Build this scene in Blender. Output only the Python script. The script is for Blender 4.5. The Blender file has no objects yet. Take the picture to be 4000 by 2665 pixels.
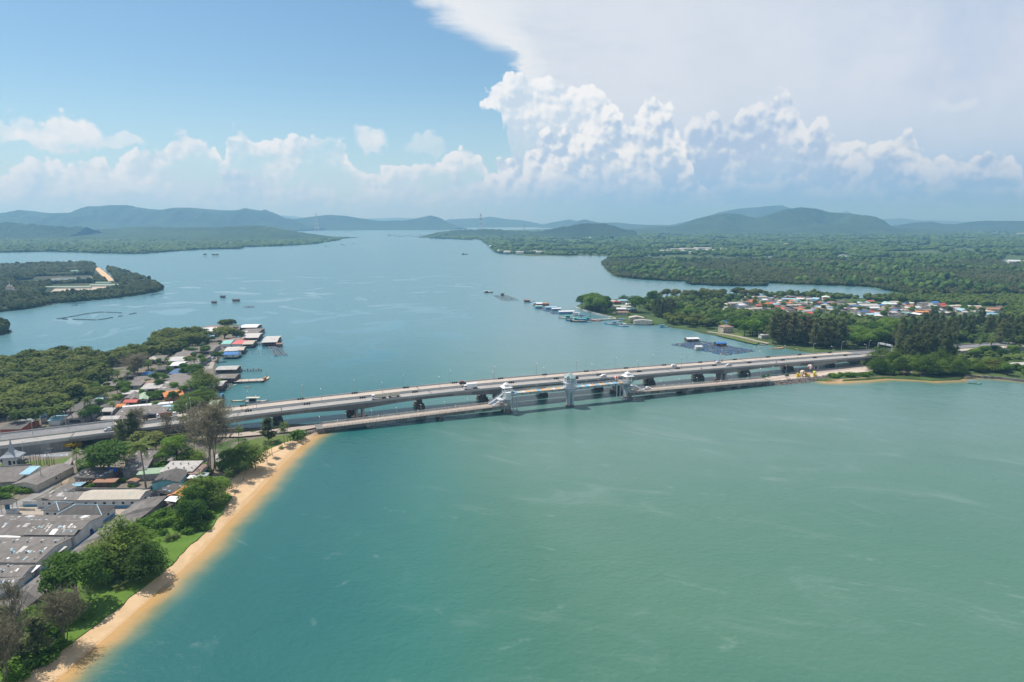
import bpy, math, random
import numpy as np
from mathutils import Vector, Matrix

C = bpy.context.scene.collection
RAD = math.radians
rnd = random.Random(11)
nrg = np.random.default_rng(5)

# ------------------------------------------------------------------ camera
CAM_H = 120.0
FPX = 4000 * 24 / 36.0                       # focal length in photograph pixels (4000 wide)
PITCH = math.atan((1332.5 - 858) / FPX)
sc = bpy.context.scene
cam_d = bpy.data.cameras.new('camera')
cam_d.sensor_width = 36.0
cam_d.lens = 24.0
cam_d.clip_start = 1.0
cam_d.clip_end = 90000.0
cam = bpy.data.objects.new('camera', cam_d)
cam.location = (0, 0, CAM_H)
cam.rotation_euler = (RAD(90) - PITCH, 0, 0)
C.objects.link(cam)
sc.camera = cam

# ------------------------------------------------------------------ light and exposure
SUN_EL, SUN_AZ = RAD(60), RAD(-52)           # azimuth from +Y (view direction) towards +X
SUN_DIR = Vector((math.sin(SUN_AZ) * math.cos(SUN_EL), math.cos(SUN_AZ) * math.cos(SUN_EL), math.sin(SUN_EL)))
sun_d = bpy.data.lights.new('sun', 'SUN')
sun_d.energy = 4.7
sun_d.angle = RAD(0.5)
sun_d.color = (1.0, 0.95, 0.87)
sun = bpy.data.objects.new('sun', sun_d)
sun.rotation_euler = (-SUN_DIR).to_track_quat('-Z', 'Y').to_euler()
sun.location = SUN_DIR * 500
C.objects.link(sun)
sc.view_settings.view_transform = 'Standard'
sc.view_settings.look = 'None'
sc.view_settings.exposure = 0.2
sc.view_settings.gamma = 1.0
sc.view_settings.use_curve_mapping = False
sc.cycles.use_denoising = True
sc.cycles.max_bounces = 5
sc.cycles.diffuse_bounces = 2
sc.cycles.glossy_bounces = 2
sc.cycles.transparent_max_bounces = 8


# ------------------------------------------------------------------ places: photograph measurements turned into ground points
def G(x, y, z=0.0):
    u = (x - 2000) / FPX
    v = -(y - 1332.5) / FPX
    cp, sp = math.cos(PITCH), math.sin(PITCH)
    d = (u, cp + v * sp, -sp + v * cp)
    t = (z - CAM_H) / d[2]
    return Vector((d[0] * t, d[1] * t, z))


def PX(p):
    x, y, z = p[0], p[1], p[2] - CAM_H
    f = y * math.cos(PITCH) - z * math.sin(PITCH)
    up = y * math.sin(PITCH) + z * math.cos(PITCH)
    return 2000 + FPX * x / f, 1332.5 - FPX * up / f


def AT(x, y, dist):
    """point at ground distance dist (along +Y) seen at x, y"""
    u = (x - 2000) / FPX
    v = -(y - 1332.5) / FPX
    cp, sp = math.cos(PITCH), math.sin(PITCH)
    d = (u, cp + v * sp, -sp + v * cp)
    t = dist / d[1]
    return Vector((d[0] * t, dist, CAM_H + d[2] * t))


def height_of(base, ytop):
    """height of a vertical thing standing at base whose top shows at row ytop"""
    lo, hi = 0.0, 120.0
    for _ in range(30):
        m = (lo + hi) / 2
        if PX((base[0], base[1], base[2] + m))[1] > ytop:
            lo = m
        else:
            hi = m
    return lo


def azel(x, y):
    u = (x - 2000) / FPX
    v = -(y - 1332.5) / FPX
    cp, sp = math.cos(PITCH), math.sin(PITCH)
    d = Vector((u, cp + v * sp, -sp + v * cp)).normalized()
    return math.degrees(math.atan2(d.x, d.y)), math.degrees(math.asin(d.z))


# ------------------------------------------------------------------ node helpers
class NT:
    def __init__(self, tree):
        self.t = tree

    def n(self, typ, **kw):
        nd = self.t.nodes.new(typ)
        for k, v in kw.items():
            setattr(nd, k, v)
        return nd

    def put(self, sock, v):
        if isinstance(v, bpy.types.NodeSocket):
            self.t.links.new(v, sock)
        elif v is not None:
            sock.default_value = v

    def math(self, op, a, b=None, c=None, clamp=False):
        nd = self.n('ShaderNodeMath', operation=op, use_clamp=clamp)
        self.put(nd.inputs[0], a)
        if b is not None:
            self.put(nd.inputs[1], b)
        if c is not None:
            self.put(nd.inputs[2], c)
        return nd.outputs[0]

    def vmath(self, op, a, b=None, scale=None):
        nd = self.n('ShaderNodeVectorMath', operation=op)
        self.put(nd.inputs[0], a)
        if b is not None:
            self.put(nd.inputs[1], b)
        if scale is not None:
            self.put(nd.inputs['Scale'], scale)
        return nd.outputs['Value'] if op in ('LENGTH', 'DOT_PRODUCT', 'DISTANCE') else nd.outputs[0]

    def step(self, v, lo, hi, a=0.0, b=1.0):
        nd = self.n('ShaderNodeMapRange', interpolation_type='SMOOTHSTEP')
        self.put(nd.inputs[0], v)
        self.put(nd.inputs[1], lo)
        self.put(nd.inputs[2], hi)
        self.put(nd.inputs[3], a)
        self.put(nd.inputs[4], b)
        return nd.outputs[0]

    def lin(self, v, lo, hi, a=0.0, b=1.0):
        nd = self.n('ShaderNodeMapRange')
        self.put(nd.inputs[0], v)
        self.put(nd.inputs[1], lo)
        self.put(nd.inputs[2], hi)
        self.put(nd.inputs[3], a)
        self.put(nd.inputs[4], b)
        return nd.outputs[0]

    def mix(self, f, a, b, mode='MIX'):
        nd = self.n('ShaderNodeMix', data_type='RGBA', blend_type=mode)
        self.put(nd.inputs[0], f)
        self.put(nd.inputs[6], a if isinstance(a, bpy.types.NodeSocket) else (*a, 1))
        self.put(nd.inputs[7], b if isinstance(b, bpy.types.NodeSocket) else (*b, 1))
        return nd.outputs[2]

    def noise(self, vec, scale, detail=4.0, rough=0.5, dist=0.0, out=0):
        nd = self.n('ShaderNodeTexNoise')
        if vec is not None:
            self.put(nd.inputs['Vector'], vec)
        nd.inputs['Scale'].default_value = scale
        nd.inputs['Detail'].default_value = detail
        nd.inputs['Roughness'].default_value = rough
        nd.inputs['Distortion'].default_value = dist
        return nd.outputs[out]

    def voro(self, vec, scale, detail=0.0, feature='F1', out='Distance', smooth=None):
        nd = self.n('ShaderNodeTexVoronoi', feature=feature)
        if vec is not None:
            self.put(nd.inputs['Vector'], vec)
        nd.inputs['Scale'].default_value = scale
        nd.inputs['Detail'].default_value = detail
        if smooth is not None:
            nd.inputs['Smoothness'].default_value = smooth
        return nd.outputs[out]

    def ramp(self, f, stops, interp='LINEAR'):
        nd = self.n('ShaderNodeValToRGB')
        cr = nd.color_ramp
        cr.interpolation = interp
        while len(cr.elements) < len(stops):
            cr.elements.new(0.5)
        for e, (p, c) in zip(cr.elements, stops):
            e.position = p
            e.color = (*c, 1)
        self.put(nd.inputs[0], f)
        return nd.outputs[0]

    def xyz(self, v):
        nd = self.n('ShaderNodeSeparateXYZ')
        self.put(nd.inputs[0], v)
        return nd.outputs

    def vec(self, x, y, z):
        nd = self.n('ShaderNodeCombineXYZ')
        for i, q in enumerate((x, y, z)):
            self.put(nd.inputs[i], q)
        return nd.outputs[0]

    def curve(self, x, pts):
        nd = self.n('ShaderNodeFloatCurve')
        cu = nd.mapping.curves[0]
        pts = sorted(pts)
        while len(cu.points) < len(pts):
            cu.points.new(0.5, 0.5)
        for p, (a, b) in zip(cu.points, pts):
            p.location = (a, b)
            p.handle_type = 'VECTOR'
        nd.mapping.update()
        self.put(nd.inputs['Value'], x)
        return nd.outputs[0]


# ------------------------------------------------------------------ sky
def build_world():
    w = bpy.data.worlds.new('World')
    sc.world = w
    w.use_nodes = True
    w.cycles.sampling_method = 'MANUAL'
    w.cycles.sample_map_resolution = 256
    t = w.node_tree
    t.nodes.clear()
    N = NT(t)
    out = N.n('ShaderNodeOutputWorld')
    bg = N.n('ShaderNodeBackground')
    bg.inputs[1].default_value = 0.1
    t.links.new(bg.outputs[0], out.inputs[0])
    sky = N.n('ShaderNodeTexSky', sky_type='NISHITA')
    sky.sun_disc = False
    sky.sun_elevation = SUN_EL
    sky.sun_rotation = SUN_AZ
    sky.altitude = 0
    sky.air_density = 1.0
    sky.dust_density = 0.4
    sky.ozone_density = 1.5
    co = N.n('ShaderNodeTexCoord').outputs['Generated']
    d = N.vmath('NORMALIZE', co)
    x, y, z = N.xyz(d)
    az0 = N.math('MULTIPLY', N.math('ARCTAN2', x, y), 180 / math.pi)
    el0 = N.math('MULTIPLY', N.math('ARCSINE', z), 180 / math.pi)
    # the cloud banks repeat mirrored all the way round the horizon
    azp = N.math('SUBTRACT', N.math('PINGPONG', N.math('ADD', az0, 38 + 76 * 4), 76.0), 38.0)
    # billowing outlines: rounded heads of several sizes
    sd = tuple(Vector((-0.62, -0.25, 0.75)).normalized() * 0.009)
    d2 = N.vmath('ADD', d, sd)
    bill = N.math('ADD', N.voro(d, 21.0, detail=1.0), N.math('MULTIPLY', N.voro(d, 75.0, detail=1.0), 0.42))
    bill2 = N.math('ADD', N.voro(d2, 21.0, detail=1.0), N.math('MULTIPLY', N.voro(d2, 75.0, detail=1.0), 0.42))
    nz = N.noise(d, 11.0, 5.0, 0.6)
    nzc = N.n('ShaderNodeTexNoise')
    N.put(nzc.inputs['Vector'], d)
    nzc.inputs['Scale'].default_value = 24.0
    nzc.inputs['Detail'].default_value = 6.0
    nzc.inputs['Roughness'].default_value = 0.62
    wv = N.xyz(N.vmath('SUBTRACT', nzc.outputs['Color'], (0.5, 0.5, 0.5)))
    warp_el = N.math('ADD', N.math('MULTIPLY', N.math('SUBTRACT', 0.56, bill), 1.55), N.math('MULTIPLY', wv[1], 1.3))
    az = N.math('ADD', azp, N.math('MULTIPLY', wv[0], 1.5))
    el = N.math('SUBTRACT', el0, warp_el)
    u = N.lin(az, -38, 38, 0, 1)
    relief = N.math('SUBTRACT', bill2, bill)                        # sun side of each head
    soft = N.math('SUBTRACT', nz, 0.5)

    def line(pts):
        q = []
        for px, py in pts:
            a, e = azel(px, py)
            q.append(((a + 38) / 76, max(0.0, e / 20)))
        q = [p for p in q if 0 <= p[0] <= 1]
        return N.math('MULTIPLY', N.curve(u, q), 20.0)

    base = N.mix(1.0, sky.outputs[0], (0.735, 0.90, 0.945), 'MULTIPLY')
    col = N.mix(N.step(el0, 12, -1, 0.0, 0.62), base, (4.9, 6.4, 7.5))
    # anvil sheet: upper right of the view, soft and streaky
    st = N.noise(N.vmath('MULTIPLY', d, (7.0, 7.0, 30.0)), 1.0, 8.0, 0.66)
    azs = N.math('ADD', azp, N.math('MULTIPLY', N.math('SUBTRACT', st, 0.5), 7.5))
    ua = N.lin(azs, -38, 38, 0, 1)
    pts = []
    for px, py in [(-200, -600), (1480, -120), (1620, 0), (1700, 70), (1800, 130), (1900, 185), (2000, 225), (2060, 330), (2130, 500), (2250, 800), (4100, 820)]:
        a, e = azel(px, py)
        pts.append((min(1, max(0, (a + 38) / 76)), min(1, max(0, e / 30))))
    below = N.math('SUBTRACT', el0, N.math('MULTIPLY', N.curve(ua, pts), 30.0))
    sheet = N.math('MULTIPLY', N.step(below, -0.7, 1.5), N.step(el0, 52, 26))
    nb = N.noise(d, 3.6, 6.0, 0.6)
    sheet_c = N.mix(N.step(azp, 10, 33), (6.35, 6.75, 7.35), (4.55, 5.45, 7.0))
    sheet_c = N.mix(N.step(nb, 0.42, 0.66, 0, .75), sheet_c, (6.7, 7.05, 7.75))
    sheet_c = N.mix(N.step(st, .5, .75, 0, .5), sheet_c, (5.3, 5.95, 7.0))
    sheet_c = N.mix(N.step(below, 7.0, 0.0), sheet_c, (7.6, 7.75, 7.9))
    sheet_c = N.mix(N.step(el0, 10, 1, 0, 0.85), sheet_c, (3.3, 4.9, 7.0))
    col = N.mix(N.math('MULTIPLY', sheet, 0.95), col, sheet_c)

    def bank(top, bottom_fade, lit, shade, opac=1.0, edge=0.3, depth=3.5, bot=None, botsoft=1.5, rel=1.85, gap=False):
        nonlocal col
        below = N.math('SUBTRACT', line(top), el)
        a = N.step(below, 0.0, edge)
        if bot is not None:
            a = N.math('MULTIPLY', a, N.step(N.math('SUBTRACT', el, line(bot)), -0.1, botsoft))
        a = N.math('MULTIPLY', a, N.step(N.math('ADD', below, N.math('MULTIPLY', soft, 5.0)), bottom_fade, bottom_fade * 0.3))
        if gap:
            a = N.math('MULTIPLY', a, N.step(N.math('ADD', gapn, N.lin(below, 0, 2.0, .12, 0)), 0.40, 0.56, 0.08, 1.0))
        a = N.math('MULTIPLY', a, opac)
        lum = N.math('ADD', N.lin(below, 0.0, depth, 0.80, 0.10), N.math('MULTIPLY', relief, rel))
        lum = N.math('ADD', lum, N.math('MULTIPLY', soft, 1.5))
        col = N.mix(a, col, N.mix(N.step(lum, -0.15, 1.05), shade, lit))

    gapn = N.noise(N.vmath('MULTIPLY', d, (1, 1, 1.6)), 9.0, 5.0, 0.6)
    LIT = (8.3, 8.35, 8.4)
    bank([(1780, 860), (1862, 340), (1880, 300), (1930, 268), (2040, 236), (2120, 250), (2170, 290), (2190, 285), (2240, 262), (2290, 270), (2330, 300), (2380, 350), (2440, 420), (2600, 700)],
         10, LIT, (5.3, 6.25, 7.3), 0.97, 0.25, 4.2, bot=[(1700, 320), (1868, 330), (1905, 370), (1955, 400), (1985, 470), (1975, 520), (2010, 700), (2100, 860), (2600, 860)], botsoft=0.4)
    bank([(2560, 860), (2650, 500), (2690, 440), (2720, 408), (2800, 402), (2850, 410), (2900, 360), (2960, 325), (3010, 318), (3060, 285), (3105, 300), (3125, 370), (3150, 470), (3190, 375), (3230, 378), (3250, 440), (3300, 500), (3400, 480), (3460, 450), (3520, 452), (3565, 440), (3590, 510), (3620, 545), (3700, 548), (3800, 565), (3880, 550), (3960, 530), (4000, 640)],
         7, (7.5, 7.7, 8.0), (3.8, 4.9, 6.6), 0.92, 0.3, 3.0)
    bank([(1800, 860), (1900, 640), (1960, 575), (2020, 545), (2070, 520), (2130, 495), (2185, 500), (2205, 450), (2240, 438), (2275, 455), (2300, 408), (2335, 375), (2380, 362), (2420, 380), (2438, 470), (2465, 420), (2500, 370), (2540, 350), (2580, 372), (2630, 378), (2650, 450), (2690, 560), (2760, 680), (2900, 860)],
         8.5, LIT, (4.2, 5.3, 6.8), 0.98, 0.18, 4.0, rel=2.2)
    bank([(-200, 600), (0, 640), (60, 600), (180, 560), (215, 570), (250, 605), (340, 575), (390, 560), (440, 600), (490, 590), (530, 555), (640, 530), (665, 480), (720, 462), (780, 485), (830, 495), (850, 560), (870, 590), (890, 520), (905, 480), (950, 468), (985, 492), (1030, 478), (1060, 505), (1120, 500), (1170, 460), (1220, 448), (1260, 462), (1300, 470), (1340, 520), (1370, 600), (1440, 640), (1530, 590), (1580, 575), (1630, 600), (1700, 570), (1780, 540), (1850, 540), (1900, 600), (1990, 760)],
         8, (8.0, 8.1, 8.2), (5.2, 6.3, 7.3), 0.92, 0.28, 2.6, gap=True)
    bank([(-100, 690), (100, 640), (300, 670), (420, 640), (600, 690), (680, 720), (760, 680), (850, 640), (960, 630), (1120, 650), (1250, 690), (1350, 740), (1600, 690), (1800, 650), (1950, 690), (2150, 650), (2350, 640), (2450, 705), (2560, 682), (2650, 705), (2740, 690), (2800, 655), (2845, 618), (2880, 645), (2960, 660), (3060, 612), (3130, 622), (3170, 655), (3240, 675), (3320, 650), (3385, 608), (3430, 640), (3440, 700), (3530, 718), (3580, 705), (3640, 722), (3760, 760), (4000, 740)],
         3.6, (6.5, 7.1, 7.8), (3.7, 5.0, 6.7), 0.85, 0.4, 2.2)
    # single puffs
    for px, py, rx, ry, op in [(215, 488, 185, 52, 0.95), (275, 460, 80, 60, 0.95), (487, 505, 62, 40, 0.6), (1450, 490, 75, 46, 0.85), (1665, 518, 90, 34, 0.45), (30, 430, 85, 34, 0.6), (3730, 350, 75, 30, 0.3)]:
        a0, e0 = azel(px, py)
        s = 180 / math.pi / FPX * 1.0
        q = N.math('SUBTRACT', 1.0, N.math('ADD', N.math('POWER', N.math('MULTIPLY', N.math('SUBTRACT', az, a0), 1 / (rx * s)), 2.0), N.math('POWER', N.math('MULTIPLY', N.math('SUBTRACT', el, e0), 1 / (ry * s)), 2.0)))
        lum = N.math('ADD', N.lin(N.math('SUBTRACT', el, e0), -ry * s, ry * s, 0.25, 0.95), N.math('MULTIPLY', relief, 1.2), clamp=True)
        col = N.mix(N.math('MULTIPLY', N.step(q, 0.0, 0.7), op), col, N.mix(lum, (5.9, 6.8, 7.5), (8.0, 8.1, 8.2)))
    # pale veil low over the horizon
    col = N.mix(N.math('MULTIPLY', N.step(el0, 5.5, 0.0, 0.0, 0.85), N.step(azp, -14, 8, 0.62, 1.0)), col, N.mix(N.step(azp, -12, 14), (5.4, 6.3, 7.4), (1.7, 3.6, 6.7)))
    t.links.new(col, bg.inputs[0])


build_world()
# ------------------------------------------------------------------ materials
MATS = {}


def new_mat(name):
    m = bpy.data.materials.new(name)
    m.use_nodes = True
    nt = m.node_tree
    b = nt.nodes['Principled BSDF']
    b.inputs['Specular IOR Level'].default_value = 0.25
    MATS[name] = m
    return m, NT(nt), b


def mat(name, col, rough=0.8, var=0.25, scale=0.5, metal=0.0, col2=None, detail=4.0, rand=0.0, bump=0.0):
    """a surface whose colour wanders between two tones with the grain of the place"""
    if name in MATS:
        return MATS[name]
    m, N, b = new_mat(name)
    pos = N.n('ShaderNodeNewGeometry').outputs['Position']
    f = N.noise(pos, scale, detail, 0.6)
    c2 = col2 or tuple(c * (1 - var) for c in col)
    c1 = col if col2 else tuple(min(0.9, c * (1 + var)) for c in col)
    c = N.mix(N.step(f, 0.32, 0.68), c2, c1)
    if rand:
        r = N.n('ShaderNodeObjectInfo').outputs['Random']
        c = N.mix(1.0, c, N.ramp(r, [(0, (1 - rand,) * 3), (1, (1 + rand,) * 3)]), 'MULTIPLY')
    N.put(b.inputs['Base Color'], c)
    b.inputs['Roughness'].default_value = rough
    b.inputs['Metallic'].default_value = metal
    if bump:
        bn = N.n('ShaderNodeBump')
        bn.inputs['Strength'].default_value = bump
        bn.inputs['Distance'].default_value = 0.3
        N.put(bn.inputs['Height'], N.noise(pos, scale * 4, 3.0, 0.6))
        N.put(b.inputs['Normal'], bn.outputs[0])
    return m


def leaf_mat(name, dark, light, dry=None, wide=0.02, trans=0.38, gain=1.0):
    """foliage: each plant its own tint, each leaf clump its own lightness"""
    if name in MATS:
        return MATS[name]
    dark, light = (tuple(q * gain for q in c) for c in (dark, light))
    m, N, b = new_mat(name)
    pos = N.n('ShaderNodeNewGeometry').outputs['Position']
    r = N.n('ShaderNodeObjectInfo').outputs['Random']
    f = N.noise(pos, 0.45, 3.0, 0.65)
    f2 = N.noise(pos, wide, 2.0, 0.5)
    k = N.math('ADD', N.math('MULTIPLY', f, 0.7), N.math('ADD', N.math('MULTIPLY', r, 0.42), N.math('MULTIPLY', f2, 0.45)))
    c = N.mix(N.step(k, 0.42, 1.15), dark, light)
    if dry:
        c = N.mix(N.step(N.math('ADD', N.math('MULTIPLY', r, 0.3), f2), 0.74, 0.98, 0, 0.7), c, dry)
    N.put(b.inputs['Base Color'], c)
    b.inputs['Roughness'].default_value = 0.65
    b.inputs['Specular IOR Level'].default_value = 0.06
    if trans:
        tr = N.n('ShaderNodeBsdfTranslucent')
        N.put(tr.inputs[0], c)
        mx = N.n('ShaderNodeMixShader')
        mx.inputs[0].default_value = trans
        N.t.links.new(b.outputs[0], mx.inputs[1])
        N.t.links.new(tr.outputs[0], mx.inputs[2])
        N.t.links.new(mx.outputs[0], N.t.nodes['Material Output'].inputs[0])
    return m


# ------------------------------------------------------------------ objects
def set_props(o, label=None, cat=None, group=None, kind=None):
    for k, v in (('label', label), ('category', cat), ('group', group), ('kind', kind)):
        if v:
            o[k] = v
    return o


def empty(name, loc=(0, 0, 0), rz=0.0, label=None, cat=None, group=None):
    o = bpy.data.objects.new(name, None)
    o.location = loc
    o.rotation_euler = (0, 0, rz)
    o.empty_display_size = 0.5
    C.objects.link(o)
    return set_props(o, label, cat, group)


def put(name, me, parent=None, loc=None, rz=None):
    o = bpy.data.objects.new(name, me)
    C.objects.link(o)
    if parent is not None:
        o.parent = parent
    if loc is not None:
        o.location = loc
    if rz is not None:
        o.rotation_euler = (0, 0, rz)
    return o


def _children(o):
    return KIDS.get(o.name, [c for c in o.children])


KIDS = {}


def copy_tree(o, parent=None):
    c = o.copy()
    C.objects.link(c)
    if parent is not None:
        c.parent = parent
    for ch in list(o.children):
        copy_tree(ch, c)
    return c


class MB:
    """collects shapes for one mesh"""
    def __init__(self):
        self.v, self.f, self.m = [], [], []
        self.mi = 0

    def add(self, vs, fs):
        o = len(self.v)
        self.v.extend([tuple(v) for v in vs])
        self.f.extend([tuple(i + o for i in f) for f in fs])
        self.m.extend([self.mi] * len(fs))

    def box(self, c, s, rz=0.0, taper=1.0):
        x, y, z = s[0] / 2, s[1] / 2, s[2] / 2
        ca, sa = math.cos(rz), math.sin(rz)
        vs = []
        for sz, k in ((-z, 1.0), (z, taper)):
            for a, b in ((-x, -y), (x, -y), (x, y), (-x, y)):
                a, b = a * k, b * k
                vs.append((c[0] + a * ca - b * sa, c[1] + a * sa + b * ca, c[2] + sz))
        self.add(vs, [(3, 2, 1, 0), (4, 5, 6, 7), (0, 1, 5, 4), (1, 2, 6, 5), (2, 3, 7, 6), (3, 0, 4, 7)])
        return self

    def prism(self, pts, z0, z1, top=None):
        """outline pts extruded from z0 to z1 (top: other outline for the upper face)"""
        n = len(pts)
        tp = top or pts
        vs = [(p[0], p[1], z0) for p in pts] + [(p[0], p[1], z1) for p in tp]
        self.add(vs, [tuple(range(n - 1, -1, -1)), tuple(range(n, 2 * n))] + [(i, (i + 1) % n, n + (i + 1) % n, n + i) for i in range(n)])
        return self

    def tube(self, path, radii, n=6, cap=True):
        path = [Vector(p) for p in path]
        if not hasattr(radii, '__len__'):
            radii = [radii] * len(path)
        vs = []
        for i, p in enumerate(path):
            t = (path[min(i + 1, len(path) - 1)] - path[max(i - 1, 0)])
            t = t.normalized() if t.length > 1e-9 else Vector((0, 0, 1))
            a = t.orthogonal().normalized() if abs(t.z) < 0.9 else Vector((1, 0, 0))
            a = (a - t * a.dot(t)).normalized()
            b = t.cross(a)
            for k in range(n):
                q = 2 * math.pi * k / n
                vs.append(p + (a * math.cos(q) + b * math.sin(q)) * radii[i])
        fs = []
        for i in range(len(path) - 1):
            for k in range(n):
                k2 = (k + 1) % n
                fs.append((i * n + k, i * n + k2, (i + 1) * n + k2, (i + 1) * n + k))
        if cap:
            fs.append(tuple(range(n - 1, -1, -1)))
            fs.append(tuple((len(path) - 1) * n + k for k in range(n)))
        self.add(vs, fs)
        return self

    def lathe(self, prof, n=12, c=(0, 0, 0), sx=1.0, sy=1.0):
        vs = []
        for r, z in prof:
            for k in range(n):
                q = 2 * math.pi * k / n
                vs.append((c[0] + r * math.cos(q) * sx, c[1] + r * math.sin(q) * sy, c[2] + z))
        fs = []
        for i in range(len(prof) - 1):
            for k in range(n):
                k2 = (k + 1) % n
                fs.append((i * n + k, i * n + k2, (i + 1) * n + k2, (i + 1) * n + k))
        fs.append(tuple(range(n - 1, -1, -1)))
        fs.append(tuple((len(prof) - 1) * n + k for k in range(n)))
        self.add(vs, fs)
        return self

    def quad(self, a, b, c, d):
        self.add([a, b, c, d], [(0, 1, 2, 3)])
        return self

    def mesh(self, name, *mats, smooth=False):
        me = bpy.data.meshes.new(name)
        me.from_pydata(self.v, [], self.f)
        for m in mats:
            me.materials.append(m)
        if len(mats) > 1:
            me.polygons.foreach_set('material_index', self.m)
        if smooth:
            me.polygons.foreach_set('use_smooth', [True] * len(self.f))
        me.update()
        return me

    def build(self, name, mats, parent=None, loc=None, rz=None, smooth=False):
        if not isinstance(mats, (list, tuple)):
            mats = [mats]
        return put(name, self.mesh(name, *mats, smooth=smooth), parent, loc, rz)


def np_mesh(name, v, quads, mats, smooth=False):
    me = bpy.data.meshes.new(name)
    v = np.asarray(v, np.float32)
    q = np.asarray(quads, np.int32)
    k = q.shape[1]
    me.vertices.add(len(v))
    me.vertices.foreach_set('co', v.ravel())
    me.loops.add(q.size)
    me.loops.foreach_set('vertex_index', q.ravel())
    me.polygons.add(len(q))
    me.polygons.foreach_set('loop_start', np.arange(len(q), dtype=np.int32) * k)
    if smooth:
        me.polygons.foreach_set('use_smooth', np.ones(len(q), bool))
    for m in mats if isinstance(mats, (list, tuple)) else [mats]:
        me.materials.append(m)
    me.update(calc_edges=True)
    return me


def seg_dist(p, line):
    """distance of points p (n x 2) to a polyline"""
    p = np.asarray(p, float)
    best = np.full(len(p), 1e9)
    for a, b in zip(line[:-1], line[1:]):
        a, b = np.array(a[:2]), np.array(b[:2])
        ab = b - a
        t = np.clip(((p - a) @ ab) / max(ab @ ab, 1e-9), 0, 1)
        best = np.minimum(best, np.hypot(*(p - a - t[:, None] * ab).T))
    return best


def inside(p, poly):
    p = np.asarray(p, float)
    r = np.zeros(len(p), bool)
    n = len(poly)
    for i in range(n):
        x1, y1 = poly[i][:2]
        x2, y2 = poly[(i + 1) % n][:2]
        c = ((y1 > p[:, 1]) != (y2 > p[:, 1])) & (p[:, 0] < (x2 - x1) * (p[:, 1] - y1) / ((y2 - y1) or 1e-9) + x1)
        r ^= c
    return r


def rough_line(pts, step, amp, seed=0):
    """the line cut into shorter pieces that wander a little"""
    rr = random.Random(seed)
    out = []
    for a, b in zip(pts[:-1], pts[1:]):
        a, b = Vector(a), Vector(b)
        d = b - a
        n = max(1, min(60, int(d.length / step)))
        nrm = Vector((-d.y, d.x, 0)).normalized()
        for i in range(n):
            q = a + d * (i / n)
            if i:
                q = q + nrm * rr.uniform(-amp, amp)
            out.append(q)
    out.append(Vector(pts[-1]))
    return out


def land(name, px, z=1.2, m=None, step=9.0, amp=1.2, skirt=3.0, seed=1):
    pts = [G(x, y, 0) for x, y in px]
    pts = rough_line(pts + [pts[0]], step, amp, seed)[:-1]
    n = len(pts)
    cx = Vector((sum(p.x for p in pts) / n, sum(p.y for p in pts) / n, 0))
    area = sum(pts[i].x * pts[(i + 1) % n].y - pts[(i + 1) % n].x * pts[i].y for i in range(n))
    if area < 0:
        pts.reverse()
    low = []
    for i in range(n):
        t = (pts[(i + 1) % n] - pts[i - 1])
        o = Vector((t.y, -t.x, 0)).normalized()
        low.append(pts[i] + o * skirt)
    v = [(p.x, p.y, z) for p in pts] + [(p.x, p.y, -1.0) for p in low]
    f = [tuple(range(n))] + [(i, n + i, n + (i + 1) % n, (i + 1) % n) for i in range(n)]
    me = bpy.data.meshes.new(name)
    me.from_pydata(v, [], f)
    me.materials.append(m)
    o = put(name, me)
    o['kind'] = 'structure'
    return o, pts


def sheet(name, pts, z, m, kind='structure'):
    """a flat sheet lying on the ground, with a small edge"""
    mb = MB()
    n = len(pts)
    vs = [(p[0], p[1], z) for p in pts] + [(p[0], p[1], z - 0.3) for p in pts]
    mb.add(vs, [tuple(range(n))] + [(i, n + i, n + (i + 1) % n, (i + 1) % n) for i in range(n)])
    o = mb.build(name, m)
    o['kind'] = kind
    return o


def ribbon(name, line, w, z, m, kind='structure'):
    """a band of width w along a line"""
    L, Rr = [], []
    for i, p in enumerate(line):
        t = (Vector(line[min(i + 1, len(line) - 1)]) - Vector(line[max(i - 1, 0)]))
        o = Vector((-t.y, t.x, 0)).normalized() * (w / 2)
        L.append(Vector(p) + o)
        Rr.append(Vector(p) - o)
    mb = MB()
    n = len(line)
    vs = [(p.x, p.y, z) for p in L] + [(p.x, p.y, z) for p in Rr]
    vs += [(p.x, p.y, z - 0.25) for p in L] + [(p.x, p.y, z - 0.25) for p in Rr]
    fs = []
    for i in range(n - 1):
        fs += [(i, n + i, n + i + 1, i + 1), (2 * n + i, i, i + 1, 2 * n + i + 1), (n + i, 3 * n + i, 3 * n + i + 1, n + i + 1)]
    mb.add(vs, fs)
    o = mb.build(name, m)
    if kind:
        o['kind'] = kind
    return o


# ------------------------------------------------------------------ water
BEACH_WATER = [(-700, 3500), (-100, 2930), (203, 2665), (320, 2561), (431, 2469), (554, 2361), (677, 2248), (788, 2149), (874, 2051), (948, 1977), (1000, 1928), (1050, 1870), (1088, 1827), (1135, 1780), (1173, 1742), (1215, 1710), (1245, 1692)]
BEACH_GRASS = [(-900, 3420), (-230, 2920), (80, 2655), (185, 2575), (295, 2487), (381, 2425), (523, 2308), (591, 2258), (665, 2198), (738, 2118), (818, 2056), (868, 1988), (911, 1933), (917, 1903), (930, 1870), (985, 1815), (1030, 1780), (1090, 1752), (1150, 1728), (1195, 1706), (1240, 1686)]
EAST_WATER = [(3225, 1492), (3290, 1492), (3380, 1486), (3460, 1478), (3560, 1482), (3640, 1488), (3740, 1484), (3780, 1472), (3850, 1474), (4000, 1488), (4200, 1500)]
WEST_BAY = [(862, 1600), (850, 1500), (840, 1440), (862, 1395), (905, 1330)]


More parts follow.
